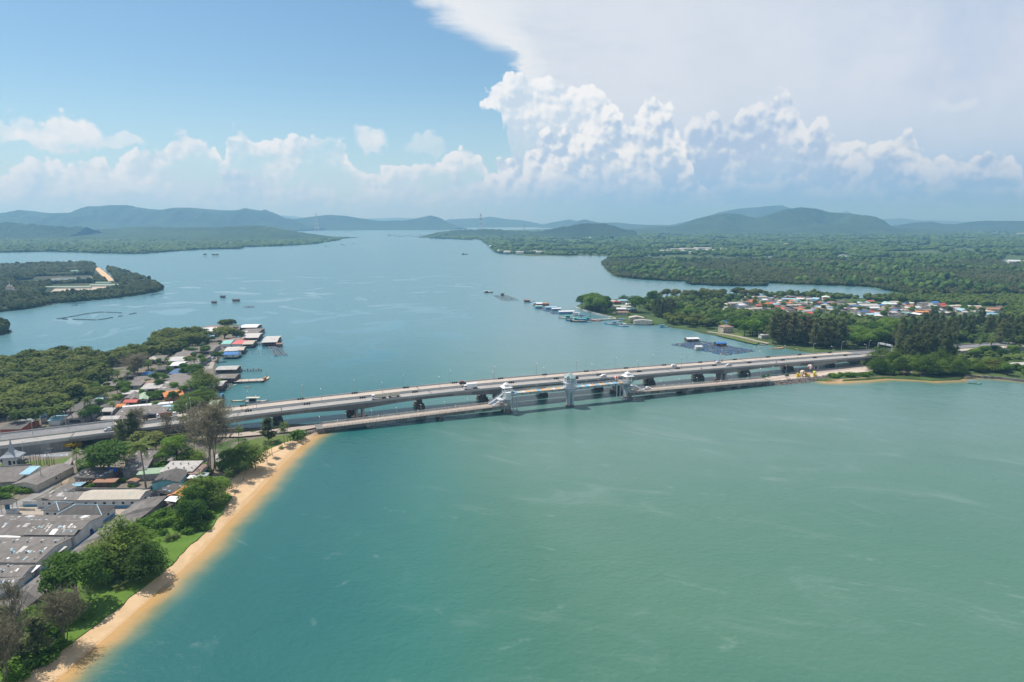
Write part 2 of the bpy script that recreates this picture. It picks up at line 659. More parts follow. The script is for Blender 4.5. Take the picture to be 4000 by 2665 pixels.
def build_water():
    th = np.concatenate([np.linspace(-180, -46, 28)[:-1], np.linspace(-46, 46, 470), np.linspace(46, 180, 28)[1:-1]]) * math.pi / 180
    r = np.concatenate([[20, 60, 100], np.geomspace(125, 1500, 330), np.geomspace(1500, 20400, 70)[1:]])
    T, Rr = np.meshgrid(th, r)
    x, y = Rr * np.sin(T), Rr * np.cos(T)
    v = np.stack([x, y, np.zeros_like(x)], -1).reshape(-1, 3)
    nt, nr = len(th), len(r)
    i, j = np.meshgrid(np.arange(nr - 1), np.arange(nt), indexing='ij')
    j2 = (j + 1) % nt
    q = np.stack([i * nt + j, (i + 1) * nt + j, (i + 1) * nt + j2, i * nt + j2], -1).reshape(-1, 4)[:, ::-1]
    m, N, b = new_mat('water')
    me = np_mesh('water', v, q, m, smooth=True)
    bw = [G(a, c, 0) for a, c in BEACH_WATER]
    ew = [G(a, c, 0) for a, c in EAST_WATER]
    wb = [G(a, c, 0) for a, c in WEST_BAY]
    ds = np.full(len(v), 200.0)
    near = np.hypot(v[:, 0], v[:, 1]) < 1500
    ds[near] = np.minimum(seg_dist(v[near, :2], bw), seg_dist(v[near, :2], ew) * 0.75 + 1.5)
    ds[near] = np.minimum(ds[near], seg_dist(v[near, :2], wb) * 0.5 + 13)
    a = me.attributes.new('shore', 'FLOAT', 'POINT')
    a.data.foreach_set('value', ds.astype(np.float32))
    pos = N.n('ShaderNodeNewGeometry').outputs['Position']
    px, py, pz = N.xyz(pos)
    an = N.n('ShaderNodeAttribute', attribute_name='shore')
    sh = an.outputs['Fac']
    rt = N.n('ShaderNodeVectorRotate', rotation_type='Z_AXIS')
    N.put(rt.inputs['Vector'], pos)
    rt.inputs['Angle'].default_value = RAD(24)
    flow = N.vmath('MULTIPLY', rt.outputs[0], (0.42, 1.0, 1.0))
    big = N.noise(flow, 0.006, 5.0, 0.55, 0.6)
    mid = N.noise(flow, 0.035, 5.0, 0.6, 1.2)
    # clear blue-green water; silty lighter water right of the channel middle
    silt = N.math('MULTIPLY', N.step(N.math('SUBTRACT', px, N.math('MULTIPLY', py, -0.05)), -75, 45), N.step(py, 20, 190, .55, 1.0))
    silt = N.math('MULTIPLY', silt, N.step(py, 1500, 480, 0.25, 1.0))
    k = N.math('ADD', N.math('MULTIPLY', silt, 0.85), N.math('MULTIPLY', N.math('SUBTRACT', big, 0.5), 0.9))
    c = N.ramp(k, [(0.0, (0.012, 0.103, 0.102)), (0.35, (0.028, 0.134, 0.112)), (0.75, (0.050, 0.145, 0.102)), (1.0, (0.082, 0.178, 0.128))])
    # pale streaks of stirred-up water
    streak = N.math('MULTIPLY', N.step(mid, 0.54, 0.78), N.math('MULTIPLY', silt, N.step(py, 620, 330)))
    c = N.mix(N.math('MULTIPLY', N.math('MULTIPLY', silt, N.step(py, 220, 400)), N.lin(mid, .3, .7, .35, .85)), c, (0.105, 0.195, 0.178))
    c = N.mix(N.math('MULTIPLY', streak, 0.34), c, (0.20, 0.28, 0.25))
    eddy = N.math('ABSOLUTE', N.math('SUBTRACT', N.noise(flow, 0.011, 3.0, 0.5, 1.5), 0.5))
    foam = N.math('MULTIPLY', N.step(eddy, 0.016, 0.0), N.step(N.noise(pos, 0.06, 5.0, 0.7), 0.52, 0.70))
    c = N.mix(N.math('MULTIPLY', N.math('MULTIPLY', foam, N.step(py, 420, 300)), .22), c, (0.34, 0.42, 0.38))
    # sky reflection up the strait, painted into the base colour as blue
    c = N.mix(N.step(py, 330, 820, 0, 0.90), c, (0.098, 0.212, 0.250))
    wob = N.math('ADD', sh, N.math('MULTIPLY', N.math('SUBTRACT', N.noise(pos, 0.09, 3.0, 0.5), 0.5), 5.0))
    c = N.mix(N.step(wob, 20, 6, 0, 0.45), c, (0.05, 0.16, 0.13))
    c = N.mix(N.step(wob, 13, 3.5, 0, 0.75), c, (0.26, 0.23, 0.11))
    c = N.mix(N.step(wob, 8.0, 0.8, 0, 0.9), c, (0.50, 0.295, 0.115))
    N.put(b.inputs['Base Color'], c)
    b.inputs['IOR'].default_value = 1.33
    b.inputs['Specular IOR Level'].default_value = 0.5
    # slicks: smooth streaks between the ruffled water
    w1 = N.noise(N.vmath('MULTIPLY', pos, (1.0, 1.0, 1)), 0.0065, 4.0, 0.5, 2.2)
    slick = N.math('MULTIPLY', N.step(w1, 0.53, 0.62), N.math('MULTIPLY', N.step(py, 480, 620), N.step(py, 1700, 1150)))
    slick = N.math('MULTIPLY', slick, N.step(px, 40, -120))
    N.put(b.inputs['Roughness'], N.lin(slick, 0, 1, 0.26, 0.09))
    wv = N.math('ADD', N.noise(N.vmath('MULTIPLY', pos, (0.8, 1.0, 1)), 0.55, 3.0, 0.6), N.math('MULTIPLY', N.noise(pos, 0.10, 3.0, 0.5), 1.6))
    bn = N.n('ShaderNodeBump')
    N.put(bn.inputs['Strength'], N.lin(slick, 0, 1, 0.27, 0.05))
    bn.inputs['Distance'].default_value = 1.0
    N.put(bn.inputs['Height'], wv)
    N.put(b.inputs['Normal'], bn.outputs[0])
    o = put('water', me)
    o['kind'] = 'structure'


build_water()

# ------------------------------------------------------------------ land
def ground_mat(name, grass, dirt, sand=None, s=0.05, lo=0.45, hi=0.65):
    m, N, b = new_mat(name)
    pos = N.n('ShaderNodeNewGeometry').outputs['Position']
    f = N.noise(pos, s, 6.0, 0.62)
    g = N.noise(pos, s * 12, 4.0, 0.6)
    c = N.mix(N.step(g, 0.3, 0.7), tuple(q * 0.6 for q in grass), tuple(q * 1.25 for q in grass))
    c = N.mix(N.step(f, lo, hi), c, N.mix(N.step(g, 0.35, 0.65), tuple(q * 0.75 for q in dirt), dirt))
    if sand:
        c = N.mix(N.step(N.noise(pos, s * 0.6, 5.0, 0.6), 0.60, 0.68), c, sand)
    N.put(b.inputs['Base Color'], c)
    b.inputs['Roughness'].default_value = 0.95
    return m


M_GROUND = ground_mat('ground_village', (0.055, 0.095, 0.022), (0.20, 0.175, 0.14), lo=.34, hi=.5)
M_MUD = ground_mat('ground_mangrove', (0.030, 0.050, 0.018), (0.075, 0.075, 0.045), s=0.02)
M_PLAIN = ground_mat('ground_plain', (0.055, 0.095, 0.026), (0.085, 0.125, 0.036), s=0.004)
M_FAR = ground_mat('ground_far', (0.062, 0.112, 0.030), (0.050, 0.095, 0.030), s=0.003, lo=0.42, hi=0.6)
M_LAWN = mat('grass_lawn', (0.085, 0.150, 0.022), 0.95, col2=(0.12, 0.135, 0.045), scale=0.12, detail=6)
M_SAND = mat('sand_dry', (0.62, 0.44, 0.265), 0.95, col2=(0.55, 0.38, 0.215), scale=0.22, detail=6, bump=0.3)
M_WET = mat('sand_wet', (0.50, 0.315, 0.15), 0.55, col2=(0.54, 0.36, 0.19), scale=0.12)

WEST = [(-2600, 3900), (-920, 3420), (-250, 2915), (62, 2650), (170, 2568), (280, 2480), (366, 2418), (508, 2300), (576, 2250), (650, 2190), (722, 2110), (802, 2048), (852, 1980), (895, 1926), (900, 1898), (914, 1864), (970, 1808), (1017, 1773), (1080, 1745), (1142, 1721), (1190, 1702), (1250, 1686), (1262, 1664), (1150, 1664), (1020, 1678), (887, 1682), (868, 1660), (855, 1605), (848, 1545), (850, 1500), (840, 1470), (834, 1440), (838, 1425), (850, 1411), (862, 1395), (880, 1372), (872, 1345), (905, 1325), (925, 1300), (940, 1282), (930, 1272), (850, 1274), (735, 1288), (650, 1306), (618, 1320), (600, 1345), (580, 1365), (575, 1392), (520, 1384), (490, 1396), (440, 1416), (400, 1420), (365, 1416), (345, 1404), (315, 1386), (250, 1392), (150, 1404), (0, 1428), (-600, 1450), (-2600, 1480)]
WEST_LAND, WEST_PTS = land('ground', WEST, 1.2, M_GROUND, step=6, amp=0.7, skirt=2.5)
FARM = [(-1500, 1040), (0, 1040), (150, 1035), (300, 1030), (360, 1035), (395, 1052), (425, 1078), (442, 1100), (456, 1102), (436, 1074), (418, 1054), (440, 1050), (500, 1070), (560, 1090), (610, 1112), (637, 1130), (610, 1142), (540, 1154), (430, 1167), (340, 1176), (220, 1186), (100, 1208), (0, 1220), (-400, 1245), (-1500, 1260)]
land('ground', FARM, 1.0, M_MUD, step=14, amp=2.5, seed=2)
land('ground', [(-600, 1258), (-40, 1270), (20, 1283), (42, 1298), (20, 1306), (-40, 1316), (-600, 1340)], 1.0, M_MUD, step=10, amp=2, seed=3)
NORTHWEST = [(-2600, 992), (0, 988), (190, 984), (490, 993), (560, 992), (700, 981), (810, 975), (940, 973), (952, 966), (1090, 962), (1220, 955), (1325, 938), (1332, 930), (1250, 918), (1100, 900), (1000, 893), (-2600, 893)]
land('ground', NORTHWEST, 1.0, M_FAR, step=40, amp=7, seed=4)
EAST = [(1660, 926), (1700, 918), (1800, 909), (1950, 900), (2200, 892), (2440, 893), (2440, 882), (7000, 882), (7000, 1560), (4300, 1508), (4000, 1488), (3850, 1474), (3780, 1472), (3740, 1484), (3640, 1488), (3560, 1482), (3460, 1478), (3380, 1484), (3290, 1488), (3225, 1488), (3160, 1487), (3080, 1493), (3000, 1499), (2988, 1493), (2990, 1484), (3090, 1466), (3200, 1450), (3330, 1432), (3400, 1420), (3400, 1396), (3330, 1392), (3280, 1386), (3200, 1381), (3120, 1371), (3079, 1363), (3003, 1348), (2926, 1334), (2831, 1319), (2747, 1302), (2700, 1290), (2640, 1282), (2580, 1272), (2520, 1266), (2450, 1262), (2400, 1250), (2330, 1218), (2270, 1206), (2256, 1196), (2300, 1182), (2400, 1172), (2520, 1171), (2720, 1162), (3000, 1170), (3260, 1172), (3440, 1162), (3520, 1146), (3400, 1122), (3250, 1117), (3100, 1113), (3000, 1107), (2900, 1103), (2700, 1100), (2640, 1100), (2500, 1092), (2430, 1086), (2400, 1078), (2370, 1056), (2352, 1030), (2380, 1012), (2460, 1004), (2370, 1001), (2290, 998), (2210, 1001), (2130, 999), (2075, 1001), (2000, 994), (1940, 986), (1918, 972), (1925, 957), (1905, 951), (1880, 937), (1760, 933)]
EAST_LAND, EAST_PTS = land('ground', EAST, 1.0, M_PLAIN, step=12, amp=1.6, seed=5)


def strip_between(name, a, b, za, zb, m, n=90, amp=0.35, seed=1):
    """a band of ground between two shore lines"""
    rr = random.Random(seed)

    def res(line):
        p = [Vector(q) for q in line]
        d = [0.0]
        for u, v in zip(p[:-1], p[1:]):
            d.append(d[-1] + (v - u).length)
        out = []
        for i in range(n + 1):
            t = d[-1] * i / n
            j = max(k for k in range(len(d)) if d[k] <= t + 1e-9)
            j = min(j, len(p) - 2)
            out.append(p[j].lerp(p[j + 1], (t - d[j]) / max(1e-9, d[j + 1] - d[j])))
        return out
    A, B = res(a), res(b)
    mb = MB()
    vs = []
    rows = 5
    for r in range(rows):
        t = r / (rows - 1)
        for p, q in zip(A, B):
            z = za + (zb - za) * t ** 0.8
            j = rr.uniform(-amp, amp)
            vs.append((p.x + (q.x - p.x) * t + j, p.y + (q.y - p.y) * t + j * 0.6, z))
    k = n + 1
    mb.add(vs, [(r * k + i, (r + 1) * k + i, (r + 1) * k + i + 1, r * k + i + 1) for r in range(rows - 1) for i in range(n)])
    o = mb.build(name, m, smooth=True)
    o['kind'] = 'structure'
    return o


_w = [G(a, b, -0.25) for a, b in BEACH_WATER]
_g = [G(a, b, 1.3) for a, b in BEACH_GRASS]
strip_between('beach', [p + Vector((1.6, -1.2, -0.1)) for p in _w], _g, -0.28, 1.36, M_SAND, n=520, amp=0.12)
strip_between('beach', [p + Vector((1.8, -1.4, -0.15)) for p in _w], [p.lerp(q, 0.42) for p, q in zip(_w, [G(a, b, 1.3) for a, b in BEACH_WATER])] and [_w[i] + (_g[min(len(_g) - 1, int(i * len(_g) / len(_w)))] - _w[i]).normalized() * 2.0 for i in range(len(_w))], -0.24, 0.42, M_WET, n=520, amp=0.1, seed=2)
from mathutils import noise as mnoise

# ------------------------------------------------------------------ hills
def hill_mat(name, a, b_, bare=None):
    m, N, b = new_mat(name)
    pos = N.n('ShaderNodeNewGeometry').outputs['Position']
    f = N.noise(pos, 0.0035, 6.0, 0.6)
    g = N.noise(pos, 0.03, 5.0, 0.65)
    c = N.mix(N.step(f, 0.38, 0.64), a, b_)
    c = N.mix(N.step(g, 0.35, 0.7), N.mix(1.0, c, (0.55, 0.6, 0.6), 'MULTIPLY'), c)
    if bare:
        c = N.mix(N.step(N.noise(pos, 0.006, 4.0, 0.5), 0.66, 0.70), c, bare)
    N.put(b.inputs['Base Color'], c)
    b.inputs['Roughness'].default_value = 0.95
    bn = N.n('ShaderNodeBump')
    bn.inputs['Strength'].default_value = 0.9
    bn.inputs['Distance'].default_value = 30.0
    N.put(bn.inputs['Height'], N.noise(pos, 0.035, 4.0, 0.7))
    N.put(b.inputs['Normal'], bn.outputs[0])
    return m


M_HILL = hill_mat('hill_forest', (0.020, 0.052, 0.014), (0.040, 0.085, 0.020))
M_HILL2 = hill_mat('hill_plantation', (0.030, 0.070, 0.016), (0.060, 0.115, 0.026))


def ridge(pts, dist, depth, m, spur=0.25, front=None, nu=None, nv=34, seed=0, tree=5.0, end=1.0):
    """a hill range whose crest runs through the given sky-line points at distance dist (one or two values)"""
    d0, d1 = (dist if isinstance(dist, tuple) else (dist, dist))
    nu = nu or max(40, int((pts[-1][0] - pts[0][0]) / 9))
    xs = np.linspace(pts[0][0], pts[-1][0], nu)
    ys = np.interp(xs, [p[0] for p in pts], [p[1] for p in pts])
    vs = []
    for i, (px, py) in enumerate(zip(xs, ys)):
        t = i / (nu - 1)
        D = d0 + (d1 - d0) * t
        crest = AT(px, py, D)
        h = max(4.0, crest.z)
        for j in range(nv + 1):
            v = -1 + 2 * j / nv                                     # -1 front foot, 0 crest, 1 back foot
            dep = (front or depth) if v < 0 else depth
            w = 1 - abs(v)
            prof = w ** 1.25 * (1 - 0.25 * math.sin(w * math.pi))
            X = crest.x + v * dep * 0.12
            Y = D + v * dep
            n1 = mnoise.fractal(Vector((X / 420.0 + seed * 7.1, Y / 520.0, seed)), 0.9, 2.0, 5)
            n2 = abs(mnoise.noise(Vector((X / 260.0 + seed, Y / 900.0, 3.3 + seed))))
            z = h * prof * (1 + spur * n1 * (w < 0.98) - spur * 1.1 * n2 * math.sin(w * math.pi)) if v else h * (1 + 0.015 * n1)
            z += tree * mnoise.noise(Vector((X / 16.0, Y / 16.0, seed))) * (0.3 + 0.7 * min(1, w * 4))
            if v:
                z = min(z, h * .97)
            if abs(v) == 1:
                z = -2.0
            vs.append((X, Y, z))
    k = nv + 1
    ii, jj = np.meshgrid(np.arange(nu - 1), np.arange(nv), indexing='ij')
    q = np.stack([ii * k + jj, (ii + 1) * k + jj, (ii + 1) * k + jj + 1, ii * k + jj + 1], -1).reshape(-1, 4)
    o = put('hills', np_mesh('hills', vs, q, m, smooth=True))
    o['kind'] = 'structure'
    return o


def zc(l):                                                           # readings in one enlarged view of the west hills
    return [(x / 1.177, 750 + y / 1.177) for x, y in l]


def zd(l):                                                           # and of the east hills
    return [(1500 + x / .9416, 750 + y / .9416) for x, y in l]


ridge(zc([(-260, 110), (-120, 118), (0, 98), (40, 92), (80, 83), (100, 84), (140, 92), (230, 97), (320, 95), (360, 78), (400, 66), (460, 65), (510, 60), (585, 60), (640, 72), (700, 80), (745, 82), (800, 73), (880, 72), (950, 78), (1000, 83), (1050, 85), (1090, 83), (1130, 75), (1170, 82), (1220, 95), (1270, 115), (1310, 125), (1350, 132), (1400, 150), (1440, 164)]), (6800, 7600), 2300, M_HILL, spur=0.85, front=1500, seed=1)
ridge(zc([(1180, 150), (1270, 133), (1330, 126), (1360, 125), (1400, 118), (1450, 112), (1500, 105), (1560, 108), (1620, 115), (1680, 125), (1740, 133), (1800, 132), (1870, 130), (1930, 118), (1980, 108), (2020, 118), (2060, 140), (2090, 152), (2114, 163)]), (8300, 8700), 800, M_HILL, spur=0.4, front=600, seed=2)
ridge(zc([(-300, 140), (-60, 146), (40, 140), (90, 148), (170, 150), (240, 156), (330, 160), (400, 163)]), 4300, 500, M_HILL, spur=0.2, front=330, seed=14, nu=70, tree=14)
ridge(zc([(1240, 118), (1290, 108), (1340, 110), (1400, 118), (1500, 122), (1600, 124), (1750, 122), (1830, 118), (1900, 121), (2010, 126)]), 17000, 1500, M_HILL, seed=3, tree=2)
ridge(zd([(215, 112), (235, 101), (300, 98), (350, 96), (390, 91), (440, 99), (500, 103), (550, 112), (600, 124)]), 11500, 900, M_HILL, seed=4, front=700)
ridge(zd([(575, 122), (620, 112), (680, 101), (720, 110), (760, 122)]), 10600, 700, M_HILL, seed=5, front=500)
ridge(zd([(690, 120), (715, 106), (738, 100), (770, 109), (800, 114), (850, 112), (900, 117), (960, 121), (1100, 123), (1180, 126)]), 9300, 800, M_HILL, seed=6, front=600)
ridge(zd([(1040, 126), (1080, 116), (1150, 101), (1230, 76), (1300, 61), (1380, 56), (1440, 50), (1465, 49), (1500, 62), (1580, 84), (1680, 108)]), 10500, 1500, M_HILL, seed=7)
ridge(zd([(1620, 110), (1660, 84), (1700, 69), (1740, 88), (1820, 99), (1860, 100), (1905, 96), (1960, 104), (2050, 106), (2200, 112), (2500, 110)]), 15000, 1500, M_HILL, seed=8, tree=2)
ridge(zd([(880, 140), (960, 132), (1040, 128), (1080, 124), (1140, 101), (1200, 86), (1260, 78), (1310, 82), (1350, 93), (1380, 96), (1430, 79), (1480, 63), (1530, 57), (1590, 61), (1640, 74), (1720, 80), (1790, 93), (1830, 112), (1870, 130), (1960, 136), (2080, 140)]), 6400, 1300, M_HILL2, spur=0.75, front=1150, seed=9)
ridge(zd([(1800, 140), (1850, 128), (1900, 120), (1950, 113), (2010, 109), (2060, 118), (2100, 119), (2150, 110), (2210, 106), (2354, 107), (2460, 112), (2700, 118)]), 7600, 900, M_HILL, spur=0.3, seed=10)
ridge(zd([(540, 148), (590, 142), (640, 131), (690, 123), (725, 116), (770, 116), (805, 115), (840, 124), (885, 137), (930, 146)]), 4700, 420, M_HILL, spur=0.2, seed=11, front=380, tree=9)
ridge(zd([(160, 158), (200, 148), (260, 140), (330, 138), (400, 137), (470, 141), (560, 145), (640, 150)]), 4900, 300, M_HILL2, spur=0.2, seed=12, front=300, tree=9)
# low green rises of the northwest shore
ridge([(330, 900), (450, 893), (560, 886), (700, 889), (820, 889), (930, 884), (1010, 882), (1060, 888), (1110, 898), (1180, 908), (1260, 922), (1320, 936)], (4700, 4300), 420, M_HILL2, spur=0.2, front=900, seed=13, nu=150, tree=9)
ridge([(-400, 898), (-100, 900), (80, 902), (250, 898), (420, 900), (520, 905)], 4900, 300, M_HILL2, spur=0.2, front=800, seed=15, tree=9)

# quarry scar and bare earth on the west hills
M_EARTH = mat('bare_earth', (0.42, 0.30, 0.22), 0.95, col2=(0.30, 0.22, 0.16), scale=0.02)


# ------------------------------------------------------------------ far woods: every crown is geometry, scattered over the land
def crown_nodes(name, material, sub=3, rough=0.35):
    g = bpy.data.node_groups.new(name, 'GeometryNodeTree')
    g.interface.new_socket('Geometry', in_out='INPUT', socket_type='NodeSocketGeometry')
    g.interface.new_socket('Geometry', in_out='OUTPUT', socket_type='NodeSocketGeometry')
    gi, go = g.nodes.new('NodeGroupInput'), g.nodes.new('NodeGroupOutput')
    N = NT(g)
    geos = []
    for k in range(4):
        ico = N.n('GeometryNodeMeshIcoSphere')
        ico.inputs['Radius'].default_value = 1.0
        ico.inputs['Subdivisions'].default_value = sub
        sp = N.n('GeometryNodeSetPosition')
        g.links.new(ico.outputs[0], sp.inputs['Geometry'])
        pos = N.n('GeometryNodeInputPosition').outputs[0]
        sh = N.vmath('ADD', pos, (k * 13.7, k * 3.1, 0))
        n1 = N.n('ShaderNodeTexNoise')
        N.put(n1.inputs['Vector'], sh)
        n1.inputs['Scale'].default_value = 1.9
        n1.inputs['Detail'].default_value = 3.0
        n1.inputs['Roughness'].default_value = 0.75
        off = N.vmath('SUBTRACT', n1.outputs['Color'], (0.5, 0.5, 0.5))
        off = N.vmath('SCALE', off, scale=1.9 * rough * 2)
        g.links.new(off, sp.inputs['Offset'])
        smt = N.n('GeometryNodeSetMaterial')
        smt.inputs['Material'].default_value = material
        g.links.new(sp.outputs[0], smt.inputs[0])
        geos.append(smt.outputs[0])
    gt = N.n('GeometryNodeGeometryToInstance')
    for s in reversed(geos):
        g.links.new(s, gt.inputs[0])
    ins = N.n('GeometryNodeInstanceOnPoints')
    g.links.new(gi.outputs[0], ins.inputs['Points'])
    g.links.new(gt.outputs[0], ins.inputs['Instance'])
    ins.inputs['Pick Instance'].default_value = True
    at = N.n('GeometryNodeInputNamedAttribute', data_type='FLOAT_VECTOR')
    at.inputs['Name'].default_value = 'size'
    g.links.new(at.outputs[0], ins.inputs['Scale'])
    rv = N.n('FunctionNodeRandomValue', data_type='FLOAT_VECTOR')
    rv.inputs[1].default_value = (0.25, 0.25, 6.28)
    rs = [s for s in ins.inputs if s.name == 'Rotation'][0]
    try:
        er = N.n('FunctionNodeEulerToRotation')
        g.links.new(rv.outputs[0], er.inputs[0])
        g.links.new(er.outputs[0], rs)
    except Exception:
        g.links.new(rv.outputs[0], rs)
    g.links.new(ins.outputs[0], go.inputs[0])
    return g


def wood(name, pts, size, group):
    me = bpy.data.meshes.new(name)
    me.vertices.add(len(pts))
    me.vertices.foreach_set('co', np.asarray(pts, np.float32).ravel())
    a = me.attributes.new('size', 'FLOAT_VECTOR', 'POINT')
    a.data.foreach_set('vector', np.asarray(size, np.float32).ravel())
    o = put(name, me)
    md = o.modifiers.new('crowns', 'NODES')
    md.node_group = group
    o['kind'] = 'stuff'
    return o


def scatter(poly, s0, k, keep=1.0, holes=(), seed=0, jit=0.45, lo=None, hi=None):
    """points over a piece of land (photograph outline), closer together near by"""
    r = np.random.default_rng(seed)
    P = [G(x, y, 0) for x, y in poly]
    H = [[G(x, y, 0) for x, y in h] for h in holes]
    ymin = max(lo or 0, min(p.y for p in P))
    ymax = min(hi or 1e9, max(p.y for p in P))
    xmin, xmax = min(p.x for p in P), max(p.x for p in P)
    out = []
    y = ymin
    while y < ymax:
        s = max(s0, k * y)
        a, b = max(xmin, -0.86 * y - 60), min(xmax, 0.86 * y + 60)
        if b > a:
            x = np.arange(a, b, s)
            q = np.stack([x + r.uniform(-jit, jit, len(x)) * s, y + r.uniform(-jit, jit, len(x)) * s], -1)
            q = q[inside(q, P)]
            for h in H:
                if len(q):
                    q = q[~inside(q, h)]
            if len(q) and keep < 1:
                q = q[r.random(len(q)) < keep]
            if len(q):
                out.append(np.concatenate([q, np.full((len(q), 1), s)], 1))
        y += s * 0.9
    return np.concatenate(out) if out else np.zeros((0, 3))


def fnoise(x, y, s, z=0.0):
    return np.array([mnoise.noise(Vector((a / s, b / s, z))) for a, b in zip(x, y)])


def far_wood(name, poly, s0, k, leafgroup, h=(5, 9), keep=1.0, holes=(), seed=0, flat=0.75, zfun=None, thin=0.0, lo=None, hi=None, spread=0.62):
    q = scatter(poly, s0, k, keep, holes, seed, lo=lo, hi=hi)
    if thin:
        f = fnoise(q[:, 0], q[:, 1], 220.0, seed)
        q = q[f > thin - 1]
    r = np.random.default_rng(seed + 50)
    n = len(q)
    s = q[:, 2]
    hh = r.uniform(h[0], h[1], n) * (1 + 0.55 * fnoise(q[:, 0], q[:, 1], 60.0, 2.0 + seed)) * np.where(r.random(n) < .04, 1.5, 1.0)
    rad = s * spread * r.uniform(0.75, 1.25, n)
    vz = np.maximum(hh * 0.5, 0.9)
    z = hh * 0.62 + 0.6 + (zfun(q) if zfun else 0)
    pts = np.stack([q[:, 0], q[:, 1], z], -1)
    return wood(name, pts, np.stack([rad, rad, np.minimum(vz, rad * flat + 2.0)], -1), leafgroup)


LEAF_MANGROVE = leaf_mat('leaf_mangrove', (0.024, 0.044, 0.010), (0.092, 0.112, 0.034), dry=(0.105, 0.085, 0.05), wide=0.004, trans=0)
LEAF_FAR = leaf_mat('leaf_far', (0.028, 0.066, 0.014), (0.105, 0.170, 0.036), wide=0.003, trans=0)
LEAF_DARK = leaf_mat('leaf_dark_wood', (0.028, 0.054, 0.011), (0.100, 0.142, 0.030), wide=0.01, trans=0)
GN_MANGROVE = crown_nodes('crown_mangrove', LEAF_MANGROVE)
GN_FAR = crown_nodes('crown_far', LEAF_FAR, sub=2)
GN_DARK = crown_nodes('crown_dark', LEAF_DARK)

PONDS = [
    [(2588, 985), (2610, 977), (2700, 970), (2780, 972), (2838, 976), (2800, 982), (2740, 988), (2660, 986)],
    [(3270, 994), (3300, 994), (3340, 1006), (3335, 1013), (3275, 1012)],
    [(2950, 1003), (3030, 1000), (3060, 1004), (3010, 1009)],
    [(3880, 1024), (3930, 1014), (4060, 1016), (4060, 1030), (3940, 1032)],
]
M_POND = mat('pond_water', (0.30, 0.38, 0.40), 0.15, var=0.1)
for p in PONDS[1:]:
    sheet('pond', [G(x, y, 1.3) for x, y in p], 1.3, M_POND)
EAST_FAR = [(1680, 934), (1760, 934), (1880, 940), (1905, 955), (1925, 975), (1940, 988), (2000, 997), (2075, 1003), (2210, 1003), (2400, 1004), (2352, 1030), (2372, 1056), (2400, 1078), (2430, 1086), (2500, 1092), (2640, 1100), (2700, 1100), (2900, 1103), (3000, 1107), (3100, 1113), (3250, 1117), (3400, 1122), (3530, 1150), (5200, 1152), (5200, 884), (2500, 889), (2200, 900), (1800, 914)]
far_wood('mangrove_forest', EAST_FAR, 4.2, 0.0040, GN_MANGROVE, h=(4.0, 7.5), holes=PONDS, seed=1, hi=2050)
far_wood('plantation_woods', EAST_FAR, 8, 0.0047, GN_FAR, h=(6, 11), holes=PONDS, seed=2, thin=1.12, lo=2050, hi=5300)
far_wood('taller_crowns', EAST_FAR, 24, .012, GN_FAR, h=(10, 15), holes=PONDS, seed=7, thin=1.05, spread=.26)
far_wood('mangrove_islets', [(2675, 1106), (2700, 1098), (2760, 1096), (2800, 1104), (2850, 1106), (2900, 1106), (3000, 1112), (2990, 1118), (2900, 1119), (2780, 1117), (2740, 1113), (2700, 1114)], 4.2, 0.0036, GN_MANGROVE, h=(3, 6), seed=3)
far_wood('northwest_woods', NORTHWEST, 8, 0.0042, GN_FAR, h=(5, 10), seed=4, keep=.92, hi=4300)
FARM_HOLES = [[(120, 1108), (130, 1082), (360, 1076), (375, 1104)], [(150, 1160), (200, 1112), (470, 1104), (470, 1126), (360, 1150), (240, 1158)], [(360, 1082), (370, 1040), (440, 1070), (452, 1104), (420, 1106)], [(40, 1120), (60, 1098), (200, 1090), (200, 1100), (90, 1112)]]
far_wood('mangrove_woods', FARM, 4.5, 0.0042, GN_MANGROVE, h=(4, 7.5), holes=FARM_HOLES, seed=5)
far_wood('mangrove_woods', [(-300, 1262), (-40, 1270), (20, 1283), (42, 1298), (20, 1306), (-40, 1316), (-300, 1330)], 5, 0.004, GN_MANGROVE, h=(6, 11), seed=6)
# ------------------------------------------------------------------ shared surfaces
def seg_mat(name, a, b_, scale=0.25, rough=0.85):
    """concrete cast in segments: each with its own tone, streaked downwards"""
    m, N, b = new_mat(name)
    pos = N.n('ShaderNodeNewGeometry').outputs['Position']
    r = N.n('ShaderNodeObjectInfo').outputs['Random']
    st = N.noise(N.vmath('MULTIPLY', pos, (1, 1, 0.12)), 0.8, 4.0, 0.6)
    f = N.noise(pos, scale, 4.0, 0.6)
    k = N.math('ADD', N.math('MULTIPLY', r, 0.5), N.math('ADD', N.math('MULTIPLY', st, 0.45), N.math('MULTIPLY', f, 0.35)))
    N.put(b.inputs['Base Color'], N.mix(N.step(k, 0.3, 1.0), a, b_))
    b.inputs['Roughness'].default_value = rough
    return m


